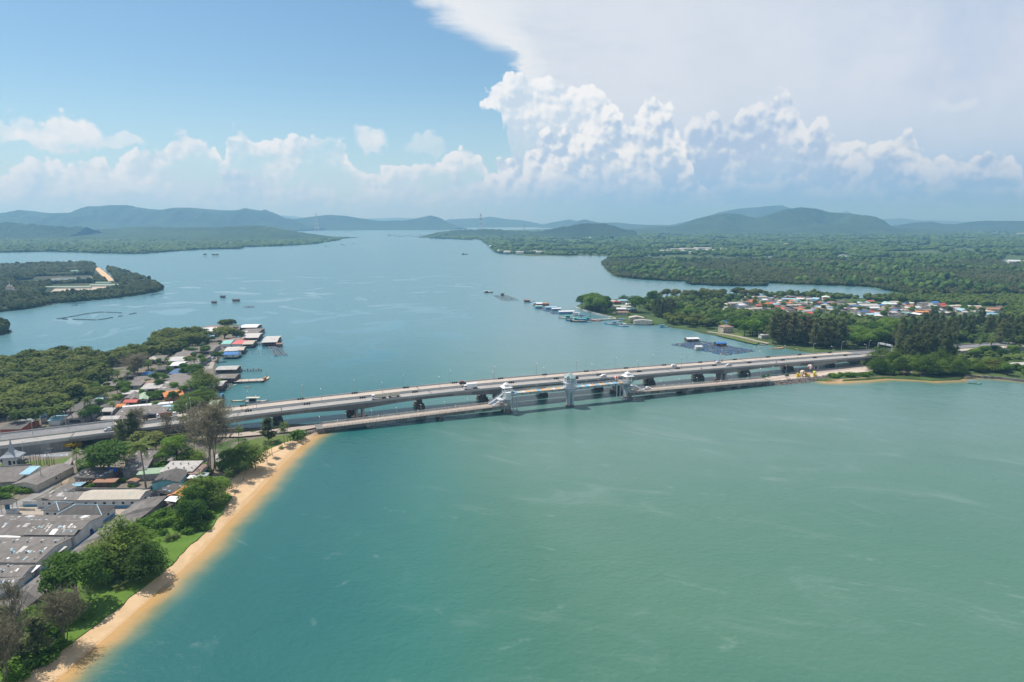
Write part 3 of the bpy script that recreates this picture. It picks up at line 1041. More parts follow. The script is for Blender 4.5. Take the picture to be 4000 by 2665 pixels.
def road_mat(name, col, dark, scale=0.3):
    m, N, b = new_mat(name)
    pos = N.n('ShaderNodeNewGeometry').outputs['Position']
    along = N.vmath('MULTIPLY', pos, (0.12, 0.12, 1))
    rot = N.n('ShaderNodeVectorRotate', rotation_type='Z_AXIS')
    N.put(rot.inputs['Vector'], pos)
    rot.inputs['Angle'].default_value = -math.atan2(.3673, .930)
    q = N.vmath('MULTIPLY', rot.outputs[0], (0.02, 0.9, 1))
    f = N.noise(q, 1.0, 4.0, 0.6)
    g = N.noise(pos, scale, 5.0, 0.65)
    k = N.math('ADD', N.math('MULTIPLY', f, 0.65), N.math('MULTIPLY', g, 0.35))
    c = N.mix(N.step(k, 0.36, 0.64), dark, col)
    c = N.mix(N.step(N.noise(rot.outputs[0], 0.11, 5.0, .7), .58, .72, 0, .45), c, tuple(q * .62 for q in dark))
    N.put(b.inputs['Base Color'], c)
    b.inputs['Roughness'].default_value = 0.9
    return m


M_CONC = seg_mat('concrete_grey', (0.12, 0.117, 0.11), (0.29, 0.285, 0.27))
M_CONC_L = seg_mat('concrete_pale', (0.33, 0.33, 0.32), (0.50, 0.50, 0.48))
M_CAP = seg_mat('concrete_stained_shaded', (0.09, 0.075, 0.06), (0.22, 0.19, 0.16))  # dark tone: tide stains, plus under-bridge shade put into the colour
M_ROADB = road_mat('road_concrete', (0.50, 0.43, 0.365), (0.40, 0.345, 0.295))
M_ROADF = road_mat('road_grey', (0.37, 0.35, 0.325), (0.28, 0.268, 0.255))
M_ASPH = road_mat('road_asphalt', (0.23, 0.23, 0.235), (0.15, 0.152, 0.16))
M_OLDROAD = road_mat('road_old_bridge', (0.46, 0.385, 0.32), (0.34, 0.28, 0.24))
M_WHITE = mat('white_paint', (0.78, 0.78, 0.77), 0.6, var=0.06)
M_LINE = mat('line_paint', (0.68, 0.66, 0.62), 0.8, var=0.1)
M_STEELW = mat('white_steel', (0.62, 0.66, 0.70), 0.45, var=0.08)
M_GREYBLUE = mat('grey_blue_concrete', (0.42, 0.48, 0.51), 0.7, col2=(0.32, 0.38, 0.41), scale=0.6)
M_POLE = mat('galvanised_steel', (0.42, 0.43, 0.44), 0.5, var=0.1)
M_BLACK = mat('black_plastic', (0.022, 0.022, 0.024), 0.6, var=0.1)
M_RAIL = mat('rail_concrete', (0.50, 0.46, 0.42), 0.85, var=0.18, scale=0.5)
M_DARK = mat('dark_opening', (0.03, 0.03, 0.032), 0.7, var=0.2)
M_GLASS = mat('glass_dark', (0.03, 0.045, 0.055), 0.12, var=0.1)
M_GLASSG = mat('glass_green', (0.30, 0.42, 0.42), 0.12, var=0.15, scale=0.8)

BU, BN = Vector((0.930, 0.3673, 0)), Vector((-0.3673, 0.930, 0))
BO = Vector((0, 434, 0))
_zs = [-1600, -520, -430, -345, -300, -274, -220, -145, -60, 0, 95, 170, 237, 300, 340, 400, 470, 560, 900, 3000]
_zz = [2.6, 2.6, 3.2, 4.8, 5.8, 6.5, 8.0, 10.3, 12.0, 12.3, 11.6, 10.8, 10.0, 9.0, 7.9, 6.0, 4.2, 3.0, 2.6, 2.6]


def deck_z(s):
    return float(np.mean(np.interp([s - 24, s - 16, s - 8, s, s + 8, s + 16, s + 24], _zs, _zz)))


def BP(s, t, dz=0.0, z=None):
    p = BO + BU * s + BN * t
    return Vector((p.x, p.y, (deck_z(s) if z is None else z) + dz))


def deck_s(px, t, dz=0.0):
    lo, hi = -420.0, 600.0
    for _ in range(40):
        m = (lo + hi) / 2
        if PX(BP(m, t, dz))[0] < px:
            lo = m
        else:
            hi = m
    return lo


YAW = math.atan2(.3673, .930)


def swept(mb, section, ss, zf=deck_z):
    """a cross-section (t, dz) carried along the bridge"""
    n = len(section(ss[0]))
    vs = []
    for s in ss:
        for t, dz in section(s):
            vs.append(BP(s, t, dz, zf(s)))
    fs = []
    for i in range(len(ss) - 1):
        for k in range(n):
            k2 = (k + 1) % n
            fs.append((i * n + k, i * n + k2, (i + 1) * n + k2, (i + 1) * n + k))
    fs += [tuple(range(n - 1, -1, -1)), tuple((len(ss) - 1) * n + k for k in range(n))]
    mb.add(vs, fs)


def span(a, b, step):
    n = max(1, int(round((b - a) / step)))
    return [a + (b - a) * i / n for i in range(n + 1)]


def road_bridge(label, s0, s1, t0, t1, road_m, piers, haunch, joints):
    root = empty('road_bridge', BP((s0 + s1) / 2, (t0 + t1) / 2, z=0), 0, label, 'bridge')
    org = root.location

    def part(name, mb, m, parent=root):
        o = mb.build(name, m)
        o.parent = parent
        if parent is root:
            o.matrix_parent_inverse = Matrix.Translation(-org)
        return o
    mb = MB()
    swept(mb, lambda s: [(t0 + .45, -0.3), (t1 - .45, -0.3), (t1 - .45, 0.0), (t0 + .45, 0.0)], span(s0, s1, 8))
    part('deck', mb, road_m)
    for t in (t0, t1 - 0.45):
        mb = MB()
        swept(mb, lambda s: [(t, -0.45), (t + .45, -0.45), (t + .45, 0.35), (t + .33, 0.85), (t + .12, 0.85), (t, 0.35)], span(s0, s1, 8))
        part('parapet', mb, M_CONC_L)

    def depth(s):
        if not haunch:
            return 2.3
        d = min(abs(s - p) for p in piers)
        return 2.3 + 1.9 * max(0, 1 - d / 42.0) ** 1.8
    inset = 0.5
    ss = span(s0, s1, 12.3)
    for a, b in zip(ss[:-1], ss[1:]):
        mb = MB()
        swept(mb, lambda s: [(t0 + inset + 0.4, -depth(s)), (t1 - inset - 0.4, -depth(s)), (t1 - inset, -0.45), (t0 + inset, -0.45)], span(a + .03, b - .03, 4))
        part('girder_segment', mb, M_CONC)
    for p in piers:
        if not (s0 + 6 < p < s1 - 6):
            continue
        tc = (t0 + t1) / 2
        zb = deck_z(p) - depth(p) + 0.1
        mb = MB()
        if haunch:
            for q in (-1.9, 1.9):
                mb = MB()
                mb.box(BP(p + q, tc, z=zb / 2 + 0.3), (1.3, 6.2, zb - 0.6), YAW)
                pier = part('pier', mb, M_CONC_L)
            c = MB()
            c.lathe([(5.2, -1.5), (5.4, 0.3), (5.4, 1.1), (5.1, 1.3)], 28, BP(p, tc, z=0))
            part('pile_cap', c, M_CAP, pier)
        else:
            for q in (-3.4, 3.4):
                mb = MB()
                mb.box(BP(p, tc + q, z=zb / 2 + 0.3), (2.2, 2.6, zb - 0.6), YAW)
                pier = part('pier', mb, M_CONC)
                c = MB()
                c.lathe([(3.0, -1.5), (3.1, 0.2), (3.1, 1.2), (2.6, 1.25), (2.6, 2.7), (2.4, 2.8)], 22, BP(p, tc + q, z=0))
                part('pile_cap', c, M_CAP, pier)
    # painted lines and joints
    tc = (t0 + t1) / 2
    s = s0
    while s < s1 - 4:
        mb = MB()
        swept(mb, lambda q: [(tc - .08, 0.004), (tc + .08, 0.004), (tc + .08, 0.008), (tc - .08, 0.008)], [s, s + 3.0])
        if -290 < s < 330:
            part('lane_dash', mb, M_LINE)
        s += 12.0
    for t in (t0 + 0.95, t1 - 1.05):
        mb = MB()
        swept(mb, lambda q: [(t - .07, 0.004), (t + .07, 0.004), (t + .07, 0.008), (t - .07, 0.008)], span(s0, s1, 10))
        part('edge_line', mb, M_LINE)
    for s in joints:
        mb = MB()
        swept(mb, lambda q: [(t0 + .5, 0.006), (t1 - .5, 0.006), (t1 - .5, 0.012), (t0 + .5, 0.012)], [s - .25, s + .25])
        part('expansion_joint', mb, M_DARK)
    return root


S_ABW = deck_s(268, 0.0)
F_PIERS = [-188, -98, -8, 82, 172, 262]
B_PIERS = [-188.7 + 43.7 * k for k in range(12)]
BACK0 = deck_s(432, 13.6)
S_ABE = 318.0
road_bridge('nearer grey concrete road bridge with haunched girders over the strait', S_ABW, S_ABE, 0.0, 11.3, M_ROADF, F_PIERS, True, [S_ABW + .5, -143, -53, 37, 127, 217, S_ABE - .5])
road_bridge('pinkish concrete road bridge running behind the haunched grey bridge', BACK0, S_ABE, 13.6, 24.9, M_ROADB, B_PIERS, False, [BACK0 + .5, -57.6, 73.5, 204.6])


# ------------------------------------------------------------------ approach roads
def approach(t0, t1, a, b, m, name='road'):
    mb = MB()
    swept(mb, lambda s: [(t0, -1.3), (t1, -1.3), (t1, 0.0), (t0, 0.0)], span(a, b, 10))
    o = mb.build(name, m)
    o['kind'] = 'structure'
    tc = (t0 + t1) / 2
    mb = MB()
    s = a + 3
    while s < b - 4:
        swept(mb, lambda q: [(tc - .08, 0.004), (tc + .08, 0.004), (tc + .08, 0.010), (tc - .08, 0.010)], [s, s + 3])
        s += 12
    o2 = mb.build('lane_marking', M_LINE)
    o2['kind'] = 'structure'
    return o


approach(0.4, 10.9, -900, S_ABW, M_ROADF)
approach(14.5, 25.0, -900, BACK0, M_ASPH)
approach(0.4, 10.9, S_ABE, 1500, M_ROADB)
approach(13.6, 24.9, S_ABE, 1500, M_ASPH)


def embank(t0, t1, a, b, m, name='embankment', low=0.9):
    mb = MB()
    swept(mb, lambda s: [(t0, low - deck_z(s)), (t1, low - deck_z(s)), (t1 - .6, -0.35), (t0 + .6, -0.35)], span(a, b, 10))
    o = mb.build(name, m)
    o['kind'] = 'structure'
    return o


embank(0.6, 26.5, -900, S_ABW, M_CONC, low=0.7)
embank(11.0, 28.5, S_ABW - 1, BACK0, M_GROUND, low=0.7)
embank(-1.5, 28, S_ABE, 1500, M_CONC, low=0.7)


def kerb_wall(label, t, a, b, top=0.8, bot=-1.0, w=0.35, m=None, name='barrier_wall'):
    mb = MB()
    swept(mb, lambda s: [(t, bot), (t + w, bot), (t + w, top), (t, top)], span(a, b, 8))
    o = mb.build(name, m or M_CONC_L)
    return set_props(o, label, 'wall')


kerb_wall('low concrete barrier along the front edge of the grey west approach road', 0.0, -900, S_ABW - .1)
kerb_wall('pale kerb wall between the grey west approach road and the grassy median', 11.0, -900, S_ABW - .1, top=0.7)
kerb_wall('barrier wall along the village side of the asphalt west approach', 25.2, -900, BACK0 - .1)
kerb_wall('low barrier along the bay side of the east approach road', 0.0, S_ABE + .1, 1500)
kerb_wall('barrier wall on the town side of the east approach road', 25.2, S_ABE + .1, 1500)
mb = MB()
swept(mb, lambda s: [(11.4, -0.4), (14.4, -0.4), (14.2, 0.12), (11.6, 0.12)], span(-900, BACK0, 10))
o = mb.build('median_strip', mat('median_grass', (0.15, 0.13, 0.05), 0.95, col2=(0.10, 0.085, 0.06), scale=0.25))
o['kind'] = 'structure'
# retaining wall of cast panels under the west approach
wall = empty('retaining_wall', BP(S_ABW - 20, 0.3, z=1.2), 0, 'concrete panel retaining wall under the grey west approach road', 'wall')
ss = span(-420, S_ABW - .3, 4.2)
for a, b in zip(ss[:-1], ss[1:]):
    mb = MB()
    swept(mb, lambda s: [(0.22, 0.9 - deck_z(s)), (0.5, 0.9 - deck_z(s)), (0.5, -1.0), (0.22, -1.0)], [a + .05, b - .05])
    o = mb.build('panel', M_CONC)
    o.parent = wall
    o.matrix_parent_inverse = Matrix.Translation(-wall.location)

# ------------------------------------------------------------------ lamps along the decks
def lamp_master(h, arm, label):
    r = empty('street_lamp', (0, 0, -400), 0, label, 'street lamp')
    mb = MB()
    mb.tube([(0, 0, 0), (0, 0, h * .55), (0, 0, h * .93), (0, arm * .35, h), (0, arm, h + .12)], [.13, .11, .09, .07, .06], 6)
    mb.build('pole', M_POLE, r)
    mb = MB()
    mb.box((0, arm + .35, h + .12), (.36, 1.0, .2), 0, .8)
    mb.build('lamp_head', M_WHITE, r)
    return r


def kill(root):
    for ch in list(root.children):
        kill(ch)
    bpy.data.objects.remove(root)


def where_along(i, n):
    return ['first', 'second', 'third', 'fourth', 'fifth', 'sixth', 'seventh', 'eighth', 'ninth', 'tenth', 'eleventh', 'twelfth', 'thirteenth', 'fourteenth', 'fifteenth', 'sixteenth', 'seventeenth', 'eighteenth', 'nineteenth', 'twentieth', 'twenty-first', 'twenty-second', 'twenty-third', 'twenty-fourth', 'twenty-fifth', 'twenty-sixth', 'twenty-seventh', 'twenty-eighth', 'twenty-ninth', 'thirtieth'][i] if i < 30 else 'far'


big = lamp_master(8.2, -1.6, 'x')
sfar = deck_s(1100 + 558 / 1.9617, 24.7)
k = 0
for i in range(-9, 17):
    s = sfar + 31.5 * i
    if not (-420 < s < 420):
        continue
    p = BP(s, 25.15 if s < BACK0 else 24.68, 0.85)
    o = copy_tree(big)
    o.location = p
    o.rotation_euler = (0, 0, YAW)
    set_props(o, f'tall street lamp on the far parapet of the pinkish bridge, {where_along(k, 0)} from west', group='street lamps on the far parapet')
    k += 1
med = lamp_master(7.4, 1.5, 'x')
smed = deck_s(1100 + 775 / 1.9617, 11.0)
k = 0
for i in range(-8, 14):
    s = smed + 37.0 * i
    if not (-420 < s < 420):
        continue
    o = copy_tree(med)
    o.location = BP(s, 11.1, 0.8)
    o.rotation_euler = (0, 0, YAW)
    set_props(o, f'street lamp with curved arm between the two road decks, {where_along(k, 0)} from the west end', group='street lamps between the decks')
    k += 1
# black drums, three by three along the parapets
dm = MB()
dm.lathe([(.34, 0), (.38, .2), (.38, .75), (.34, .95)], 10)
dmesh = dm.mesh('drum', M_BLACK, smooth=False)


def drums(t, s_first, step, n0, n1, where, group):
    k = 0
    for i in range(n0, n1):
        s = s_first + step * i
        if not (BACK0 < s < S_ABE - 4):
            continue
        for j in range(3):
            o = put('drum', dmesh, None, BP(s + (j - 1) * 1.35, t, 0.0), YAW)
            o.scale = (1.15, 1.15, 1.1)
            set_props(o, f'black drum, {["west", "middle", "east"][j]} one of the {where_along(k, 0)} trio along {where}', 'drum', group)
        k += 1


drums(24.0, deck_s(1100 + 560 / 1.9617, 24.0), 33.0, -8, 13, 'the far parapet', 'black drums along the far parapet')
drums(10.4, deck_s(1100 + 620 / 1.9617, 10.4), 33.0, -8, 13, 'the grey deck median', 'black drums along the median')

# ------------------------------------------------------------------ old bridge
OU = Vector((0.9332, 0.3593, 0)).normalized()
OB = Vector((0, 420.5, 0))
ON = Vector((-OU.y, OU.x, 0))
OYAW = math.atan2(OU.y, OU.x)


def old_s(px, z=0.0, t=0.0):
    lo, hi = -300.0, 400.0
    for _ in range(40):
        m = (lo + hi) / 2
        p = OB + OU * m + ON * t
        if PX((p.x, p.y, z))[0] < px:
            lo = m
        else:
            hi = m
    return lo


def OP(s, t, z):
    p = OB + OU * s + ON * t
    return Vector((p.x, p.y, z))


SA, S1, S2, S3, SE = old_s(1260, 2), old_s(1978, 3), old_s(2220, 3), old_s(2450, 3), old_s(2990, 2)
OW = 4.4                                                           # half width


def old_z(s):
    return float(np.interp(s, [SA - 60, SA, S1, S3, SE, SE + 60], [2.2, 3.0, 5.2, 5.2, 3.3, 2.2]))


old = empty('old_road_bridge', OP((S1 + S3) / 2, 0, 0), 0, 'old low concrete girder bridge with rails broken by a raised walkway', 'bridge')


def opart(name, mb, m, parent=None, root=None, smooth=False, base=None):
    r = root or old
    o = mb.build(name, m, smooth=smooth)
    o.parent = parent or r
    if parent is None:
        o.matrix_parent_inverse = Matrix.Translation(-r.location)
    return o


def oswept(mb, section, ss, zf=old_z):
    n = len(section(ss[0]))
    vs = [OP(s, t, zf(s) + dz) for s in ss for t, dz in section(s)]
    fs = []
    for i in range(len(ss) - 1):
        for k in range(n):
            k2 = (k + 1) % n
            fs.append((i * n + k, i * n + k2, (i + 1) * n + k2, (i + 1) * n + k))
    fs += [tuple(range(n - 1, -1, -1)), tuple((len(ss) - 1) * n + k for k in range(n))]
    mb.add(vs, fs)


for a, b in ((SA, S1 + 1.0), (S3 - 1.0, SE)):
    mb = MB()
    oswept(mb, lambda s: [(-OW, -.35), (OW, -.35), (OW, 0), (-OW, 0)], span(a, b, 8))
    opart('deck', mb, M_OLDROAD)
    for t in (-OW + .9, -OW + .9 + 2 * (OW - 1.1)):
        mb = MB()
        oswept(mb, lambda s: [(t, .02), (t + .22, .02), (t + .22, .12), (t, .12)], span(a, b, 8))
        opart('kerb', mb, M_RAIL)
    ss = span(a, b, 6.0)
    for p, q in zip(ss[:-1], ss[1:]):
        mb = MB()
        oswept(mb, lambda s: [(-OW + .5, -2.25), (OW - .5, -2.25), (OW - .5, -.36), (-OW + .5, -.36)], [p + .02, q - .02])
        g = opart('girder_segment', mb, M_CONC)
        mb = MB()
        oswept(mb, lambda s: [(-OW + .28, -1.9), (-OW + .5, -2.2), (-OW + .5, -.4), (-OW + .02, -.4)], [q - .35, q - .05])
        opart('bracket', mb, M_CAP, g)
    for t in (-OW + .06, OW - .28):
        mb = MB()
        for z0, z1 in ((.42, .58), (.92, 1.10)):
            oswept(mb, lambda s: [(t, z0), (t + .2, z0), (t + .2, z1), (t, z1)], span(a, b, 8))
        rail = opart('railing', mb, M_RAIL)
        mb = MB()
        s = a + .3
        while s < b:
            mb.box(OP(s, t + .1, old_z(s) + .5), (.24, .22, 1.05), OYAW)
            s += 2.0
        o = opart('rail_post', mb, M_RAIL, rail)
        o['kind'] = 'stuff'
        s = a + 9
        while s < b - 4:                                            # taller white posts
            mb = MB()
            mb.box(OP(s, t + .1, old_z(s) + .75), (.36, .36, 1.6), OYAW)
            opart('post', mb, M_WHITE)
            s += 24.0
for px in (1437, 1716, 2661, 2872):
    s = old_s(px, 1)
    mb = MB()
    zt = old_z(s) - 2.2
    mb.box(OP(s, 0, zt - .45), (2.0, 2 * OW - .8, .9), OYAW)
    mb.box(OP(s, 0, zt / 2 - 1.0), (1.2, 2 * OW - 3.0, zt), OYAW)
    p = opart('pier', mb, M_CONC)
    mb = MB()
    mb.box(OP(s, 0, 0.1), (3.2, 2 * OW - 1.6, 1.2), OYAW)
    opart('pile_cap', mb, M_CAP, p)
for s, d in ((SA, -1), (SE, 1)):                                    # abutments
    mb = MB()
    mb.box(OP(s + d * 1.5, 0, .8), (4.5, 2 * OW + 1.0, 4.2), OYAW)
    opart('abutment', mb, M_CONC)

# raised walkway between the towers
WZ = 12.0
PANEL_C = [mat('panel_' + n, c, 0.6, var=0.12) for n, c in (('orange', (0.72, 0.36, 0.10)), ('blue', (0.10, 0.42, 0.66)), ('sand', (0.60, 0.48, 0.33)), ('white', (0.62, 0.64, 0.64)))]
walk = empty('raised_walkway', OP((S1 + S3) / 2, 0, 0), 0, 'raised footbridge with bright orange and blue panels between the pavilion towers', 'footbridge')
WW = 2.6
wz = lambda s: WZ
ss = span(S1, S3, 5.2)
for i, (a, b) in enumerate(zip(ss[:-1], ss[1:])):
    mb = MB()
    oswept(mb, lambda s: [(-WW + .3, -1.7), (WW - .3, -1.7), (WW - .3, -.3), (-WW + .3, -.3)], [a + .02, b - .02], wz)
    g = opart('girder_segment', mb, M_GREYBLUE, root=walk)
    mb = MB()
    oswept(mb, lambda s: [(-WW + .05, -1.7), (-WW + .3, -1.7), (-WW + .3, -.32), (-WW + .05, -.32)], [b - .3, b - .05], wz)
    opart('stiffener', mb, M_CAP, g, root=walk)
mb = MB()
oswept(mb, lambda s: [(-WW, -.3), (WW, -.3), (WW, 0), (-WW, 0)], span(S1, S3, 8), wz)
opart('floor', mb, M_RAIL, root=walk)
ss = span(S1 + 5, S3 - 4, 2.6)
for i, (a, b) in enumerate(zip(ss[:-1], ss[1:])):
    if abs((a + b) / 2 - S2) < 5.5:
        continue
    u = (a - S1) / (S3 - S1)
    c = PANEL_C[[2, 0, 3, 0, 2, 0, 1, 0][i % 8]] if u < .5 else PANEL_C[[0, 1, 2, 1, 3, 0, 1, 2][i % 8]]
    if u < .12:
        c = PANEL_C[[1, 2, 3, 1][i % 4]]
    mb = MB()
    oswept(mb, lambda s: [(-WW + .25, .02), (WW - .25, .02), (WW - .25, .07), (-WW + .25, .07)], [a + .12, b - .12], wz)
    opart('floor_panel', mb, c, root=walk)
for t in (-WW, WW - .12):
    mb = MB()
    for z0, z1 in ((.5, .56), (1.05, 1.16)):
        oswept(mb, lambda s: [(t, z0), (t + .12, z0), (t + .12, z1), (t, z1)], span(S1, S3, 8), wz)
    s = S1
    while s < S3:
        mb.box(OP(s, t + .06, WZ + .55), (.14, .14, 1.1), OYAW)
        s += 2.6
    opart('railing', mb, M_STEELW, root=walk)


# viewing towers
def ngon(n, r, rot=0.0):
    return [(r * math.cos(2 * math.pi * (i + .5) / n + rot), r * math.sin(2 * math.pi * (i + .5) / n + rot)) for i in range(n)]


def pyramid(mb, r0, r1, z0, z1, n=4, rot=0.0):
    mb.prism(ngon(n, r0, rot), z0, z1, ngon(n, r1, rot))


def central_tower():
    b = OP(S2, -2.2, 0)
    r = empty('viewing_tower', b, OYAW, 'tall white tower with glazed octagonal lookout in the middle of the walkway', 'tower')
    mb = MB()
    for x in (-1.25, 1.25):
        mb.box((x, 0, 5.3), (1.2, 3.6, 10.0))
    mb.box((0, 0, 4.5), (1.4, 1.3, 8.6))
    mb.box((0, 0, 9.8), (5.0, 4.4, 1.4))
    mb.build('shaft', M_GREYBLUE, r)
    mb = MB()
    mb.lathe([(2.9, -1), (3.0, .5), (2.7, .75)], 24, sy=.85)
    mb.build('pile_cap', M_CAP, r)
    mb = MB()
    for z, q in ((10.7, 4.0), (12.1, 4.4), (15.4, 4.6)):
        mb.prism(ngon(16, q), z, z + .4)
    mb.prism(ngon(12, 2.6), 11.0, 15.5)
    mb.build('platform', M_STEELW, r)
    for z, q in ((12.5, 4.3), (15.8, 4.5)):
        mb = MB()
        for zz in (.5, 1.05):
            pts = [(x, y, z + zz) for x, y in ngon(16, q)]
            mb.tube(pts + [pts[0]], .07, 5, False)
        for x, y in ngon(16, q):
            mb.box((x, y, z + .55), (.1, .1, 1.1))
        mb.build('railing', M_STEELW, r)
    mb = MB()
    mb.prism(ngon(8, 3.4), 15.8, 18.9)
    mb.build('glazing', M_GLASSG, r)
    mb = MB()
    for x, y in ngon(8, 3.45):
        mb.box((x, y, 17.4), (.3, .3, 3.2))
    for z in (15.9, 17.6, 18.9):
        for (x, y), (x2, y2) in zip(ngon(8, 3.45), ngon(8, 3.45)[1:] + ngon(8, 3.45)[:1]):
            mb.tube([(x, y, z), (x2, y2, z)], .12, 4)
    mb.build('window_frame', M_WHITE, r)
    mb = MB()
    mb.prism(ngon(8, 3.9), 19.0, 19.25)
    mb.mi = 1
    mb.prism(ngon(8, 3.7), 19.25, 22.1, ngon(8, .25))
    mb.mi = 0
    for x, y in ngon(8, 3.75):
        mb.tube([(x, y, 19.3), (x * .06, y * .06, 22.2)], .1, 4)
    mb.tube([(0, 0, 22), (0, 0, 22.9)], .06, 5)
    mb.build('roof', [M_WHITE, M_GLASSG], r)
    for a in range(4):                                              # four gabled dormers
        g = MB()
        q = math.pi / 2 * a + math.pi / 8 * 2
        d = Vector((math.cos(q), math.sin(q), 0))
        n = Vector((-d.y, d.x, 0))
        o1, o2 = d * 3.9, d * 1.4
        A, B, Cc = o1 + n * 1.3 + Vector((0, 0, 19.2)), o1 - n * 1.3 + Vector((0, 0, 19.2)), o1 + Vector((0, 0, 20.6))
        Dd = o2 + Vector((0, 0, 20.9))
        E, F = o2 + n * 1.3 + Vector((0, 0, 19.25)), o2 - n * 1.3 + Vector((0, 0, 19.25))
        g.add([A, B, Cc, Dd, E, F], [(0, 2, 1), (0, 4, 3, 2), (1, 2, 3, 5), (4, 5, 3)])
        g.build('dormer', M_GLASSG, r)
    return r


central_tower()


def flight(mb, p0, p1, w=1.3, n=14):
    """a flight of steps between two points, with string boards"""
    p0, p1 = Vector(p0), Vector(p1)
    d = (p1 - p0)
    h = Vector((d.x, d.y, 0)).normalized()
    side = Vector((-h.y, h.x, 0))
    for i in range(n):
        q = p0 + d * ((i + .5) / n)
        mb.box((q.x, q.y, q.z), (max(.35, d.xy.length / n), w, .22), math.atan2(h.y, h.x))
    for sgn in (-1, 1):
        for dz, rr in ((0.0, .14), (1.0, .07), (.5, .05)):
            mb.tube([p0 + side * sgn * w / 2 + Vector((0, 0, dz)), p1 + side * sgn * w / 2 + Vector((0, 0, dz))], rr, 5)


def stair_tower(s, d, label, emblem):
    """round-backed stair tower; d: +1 when the low bridge lies towards -s"""
    b = OP(s, 0, 0)
    r = empty('stair_tower', b, OYAW, label, 'tower')
    mb = MB()
    mb.box((0, 0, 4.3), (2.6, 5.2, 8.8))
    mb.box((0, 0, 8.7), (4.2, 6.4, 1.0))
    mb.build('shaft', M_GREYBLUE, r)
    mb = MB()
    mb.lathe([(3.4, -1), (3.5, .6), (2.9, .7), (2.9, 1.9), (2.6, 2.0)], 24, sy=1.15)
    mb.build('pile_cap', M_CAP, r)
    mb = MB()
    mb.box((d * 1.8, 0, WZ - .2), (7.0, 7.2, .4))
    mb.box((-d * 4.5, 0, 8.6), (3.0, 7.0, .35))
    mb.build('landing', M_STEELW, r)
    mb = MB()
    for x, y in ((3.0, -4.2), (3.0, 4.2), (5.6, -4.2), (5.6, 4.2), (-3.0, -4.2)):
        mb.box((d * x, y, 4.6), (.4, .4, 8.2 if x > 0 else 7.6))
    mb.box((d * 4.4, -4.2, 1.2), (4.0, 1.6, .4))
    mb.build('column', M_GREYBLUE, r)
    for y in (-2.9, 2.9):                                           # flights on both sides of the deck
        mb = MB()
        flight(mb, (-d * 11.0, y * .95, 5.3), (-d * 4.6, y, 8.6), 1.5)
        flight(mb, (-d * 4.4, y * 1.25, 8.6), (d * 1.0, y * 1.25, WZ), 1.5)
        mb.build('stair_flight', M_STEELW, r)
    mb = MB()
    for pts in ([(-1.6, -3.6), (5.2, -3.6), (5.2, 3.6), (-1.6, 3.6)],):
        P3 = [Vector((d * x, y, WZ + 1.05)) for x, y in pts]
        for q0, q1 in zip(P3, P3[1:] + P3[:1]):
            mb.tube([q0, q1], .08, 5)
            mb.tube([q0 - Vector((0, 0, .55)), q1 - Vector((0, 0, .55))], .06, 5)
        for q in P3:
            mb.box((q.x, q.y, WZ + .5), (.16, .16, 1.1))
    mb.build('railing', M_STEELW, r)
    mb = MB()
    for x in (-1.9, 1.9):
        for y in (-1.9, 1.9):
            mb.box((x, y, WZ + 2.0), (.34, .34, 4.0))
    mb.build('post', M_WHITE, r)
    mb = MB()
    pyramid(mb, 4.7, 1.9, WZ + 3.9, WZ + 5.3)
    mb.prism(ngon(4, 1.7), WZ + 5.2, WZ + 5.7)
    pyramid(mb, 2.6, .25, WZ + 5.6, WZ + 7.0)
    mb.tube([(0, 0, WZ + 6.8), (0, 0, WZ + 7.6)], .1, 5)
    mb.build('roof', M_WHITE, r)
    if emblem:
        mb = MB()
        mb.lathe([(2.0, WZ - 2.8), (2.05, WZ - 2.0), (2.05, WZ + 1.6), (1.9, WZ + 1.8)], 20, (-d * .6, -4.6, 0), sy=.8)
        dr = mb.build('drum_wall', M_WHITE, r)
        mb = MB()
        ring = [(-d * .6 + 1.25 * math.cos(a), -4.6 - math.sqrt(max(.1, 1 - (1.25 * math.cos(a) / 2.05) ** 2)) * 2.05 * .8 - .06, WZ - .3 + 1.25 * math.sin(a)) for a in np.linspace(0, 2 * math.pi, 21)]
        mb.tube(ring, .07, 4, False)
        mb.build('emblem_ring', M_GREYBLUE, dr)
        mb = MB()
        mb.box((-d * .6, -6.32, WZ - .5), (1.1, .08, .35))
        mb.box((-d * .6, -6.32, WZ + .1), (.35, .08, .8))
        mb.build('emblem', M_POLE, dr)
    for q, y in ((-d * 1.2, -4.6), (-d * 9.0, -3.9)):
        mb = MB()
        mb.box((q, y, (WZ if abs(q) < 3 else 7.0) + .6), (1.8, .1, .6))
        mb.build('sign_board', PANEL_C[1], r)
    return r


stair_tower(S1, 1, 'white stair tower with pyramid roof and round emblem wall at the west walkway end', True)
stair_tower(S3, -1, 'white stair tower with pyramid roof at the east end of the walkway by striped balloons', False)

sm = lamp_master(4.2, .7, 'x')
k = 0
for a, b, tt, dz, where in ((SA - 6, S1 - 6, OW - .1, 0, 'the west arm of the old bridge'), (S3 + 10, SE + 2, OW - .1, 0, 'the east arm of the old bridge'), (S1 + 8, S3 - 6, WW - .1, WZ, 'the raised walkway')):
    s = a + 5
    k = 0
    while s < b:
        o = copy_tree(sm)
        o.location = OP(s, tt, dz or old_z(s))
        o.rotation_euler = (0, 0, OYAW)
        if dz:
            o.scale = (.7, .7, .6)
        set_props(o, f'small white lamp along {where}, {where_along(k, 0)} from its west end', group='lamps along ' + where)
        k += 1
        s += 15.0 if not dz else 9.0
for q in (big, med):
    kill(q)
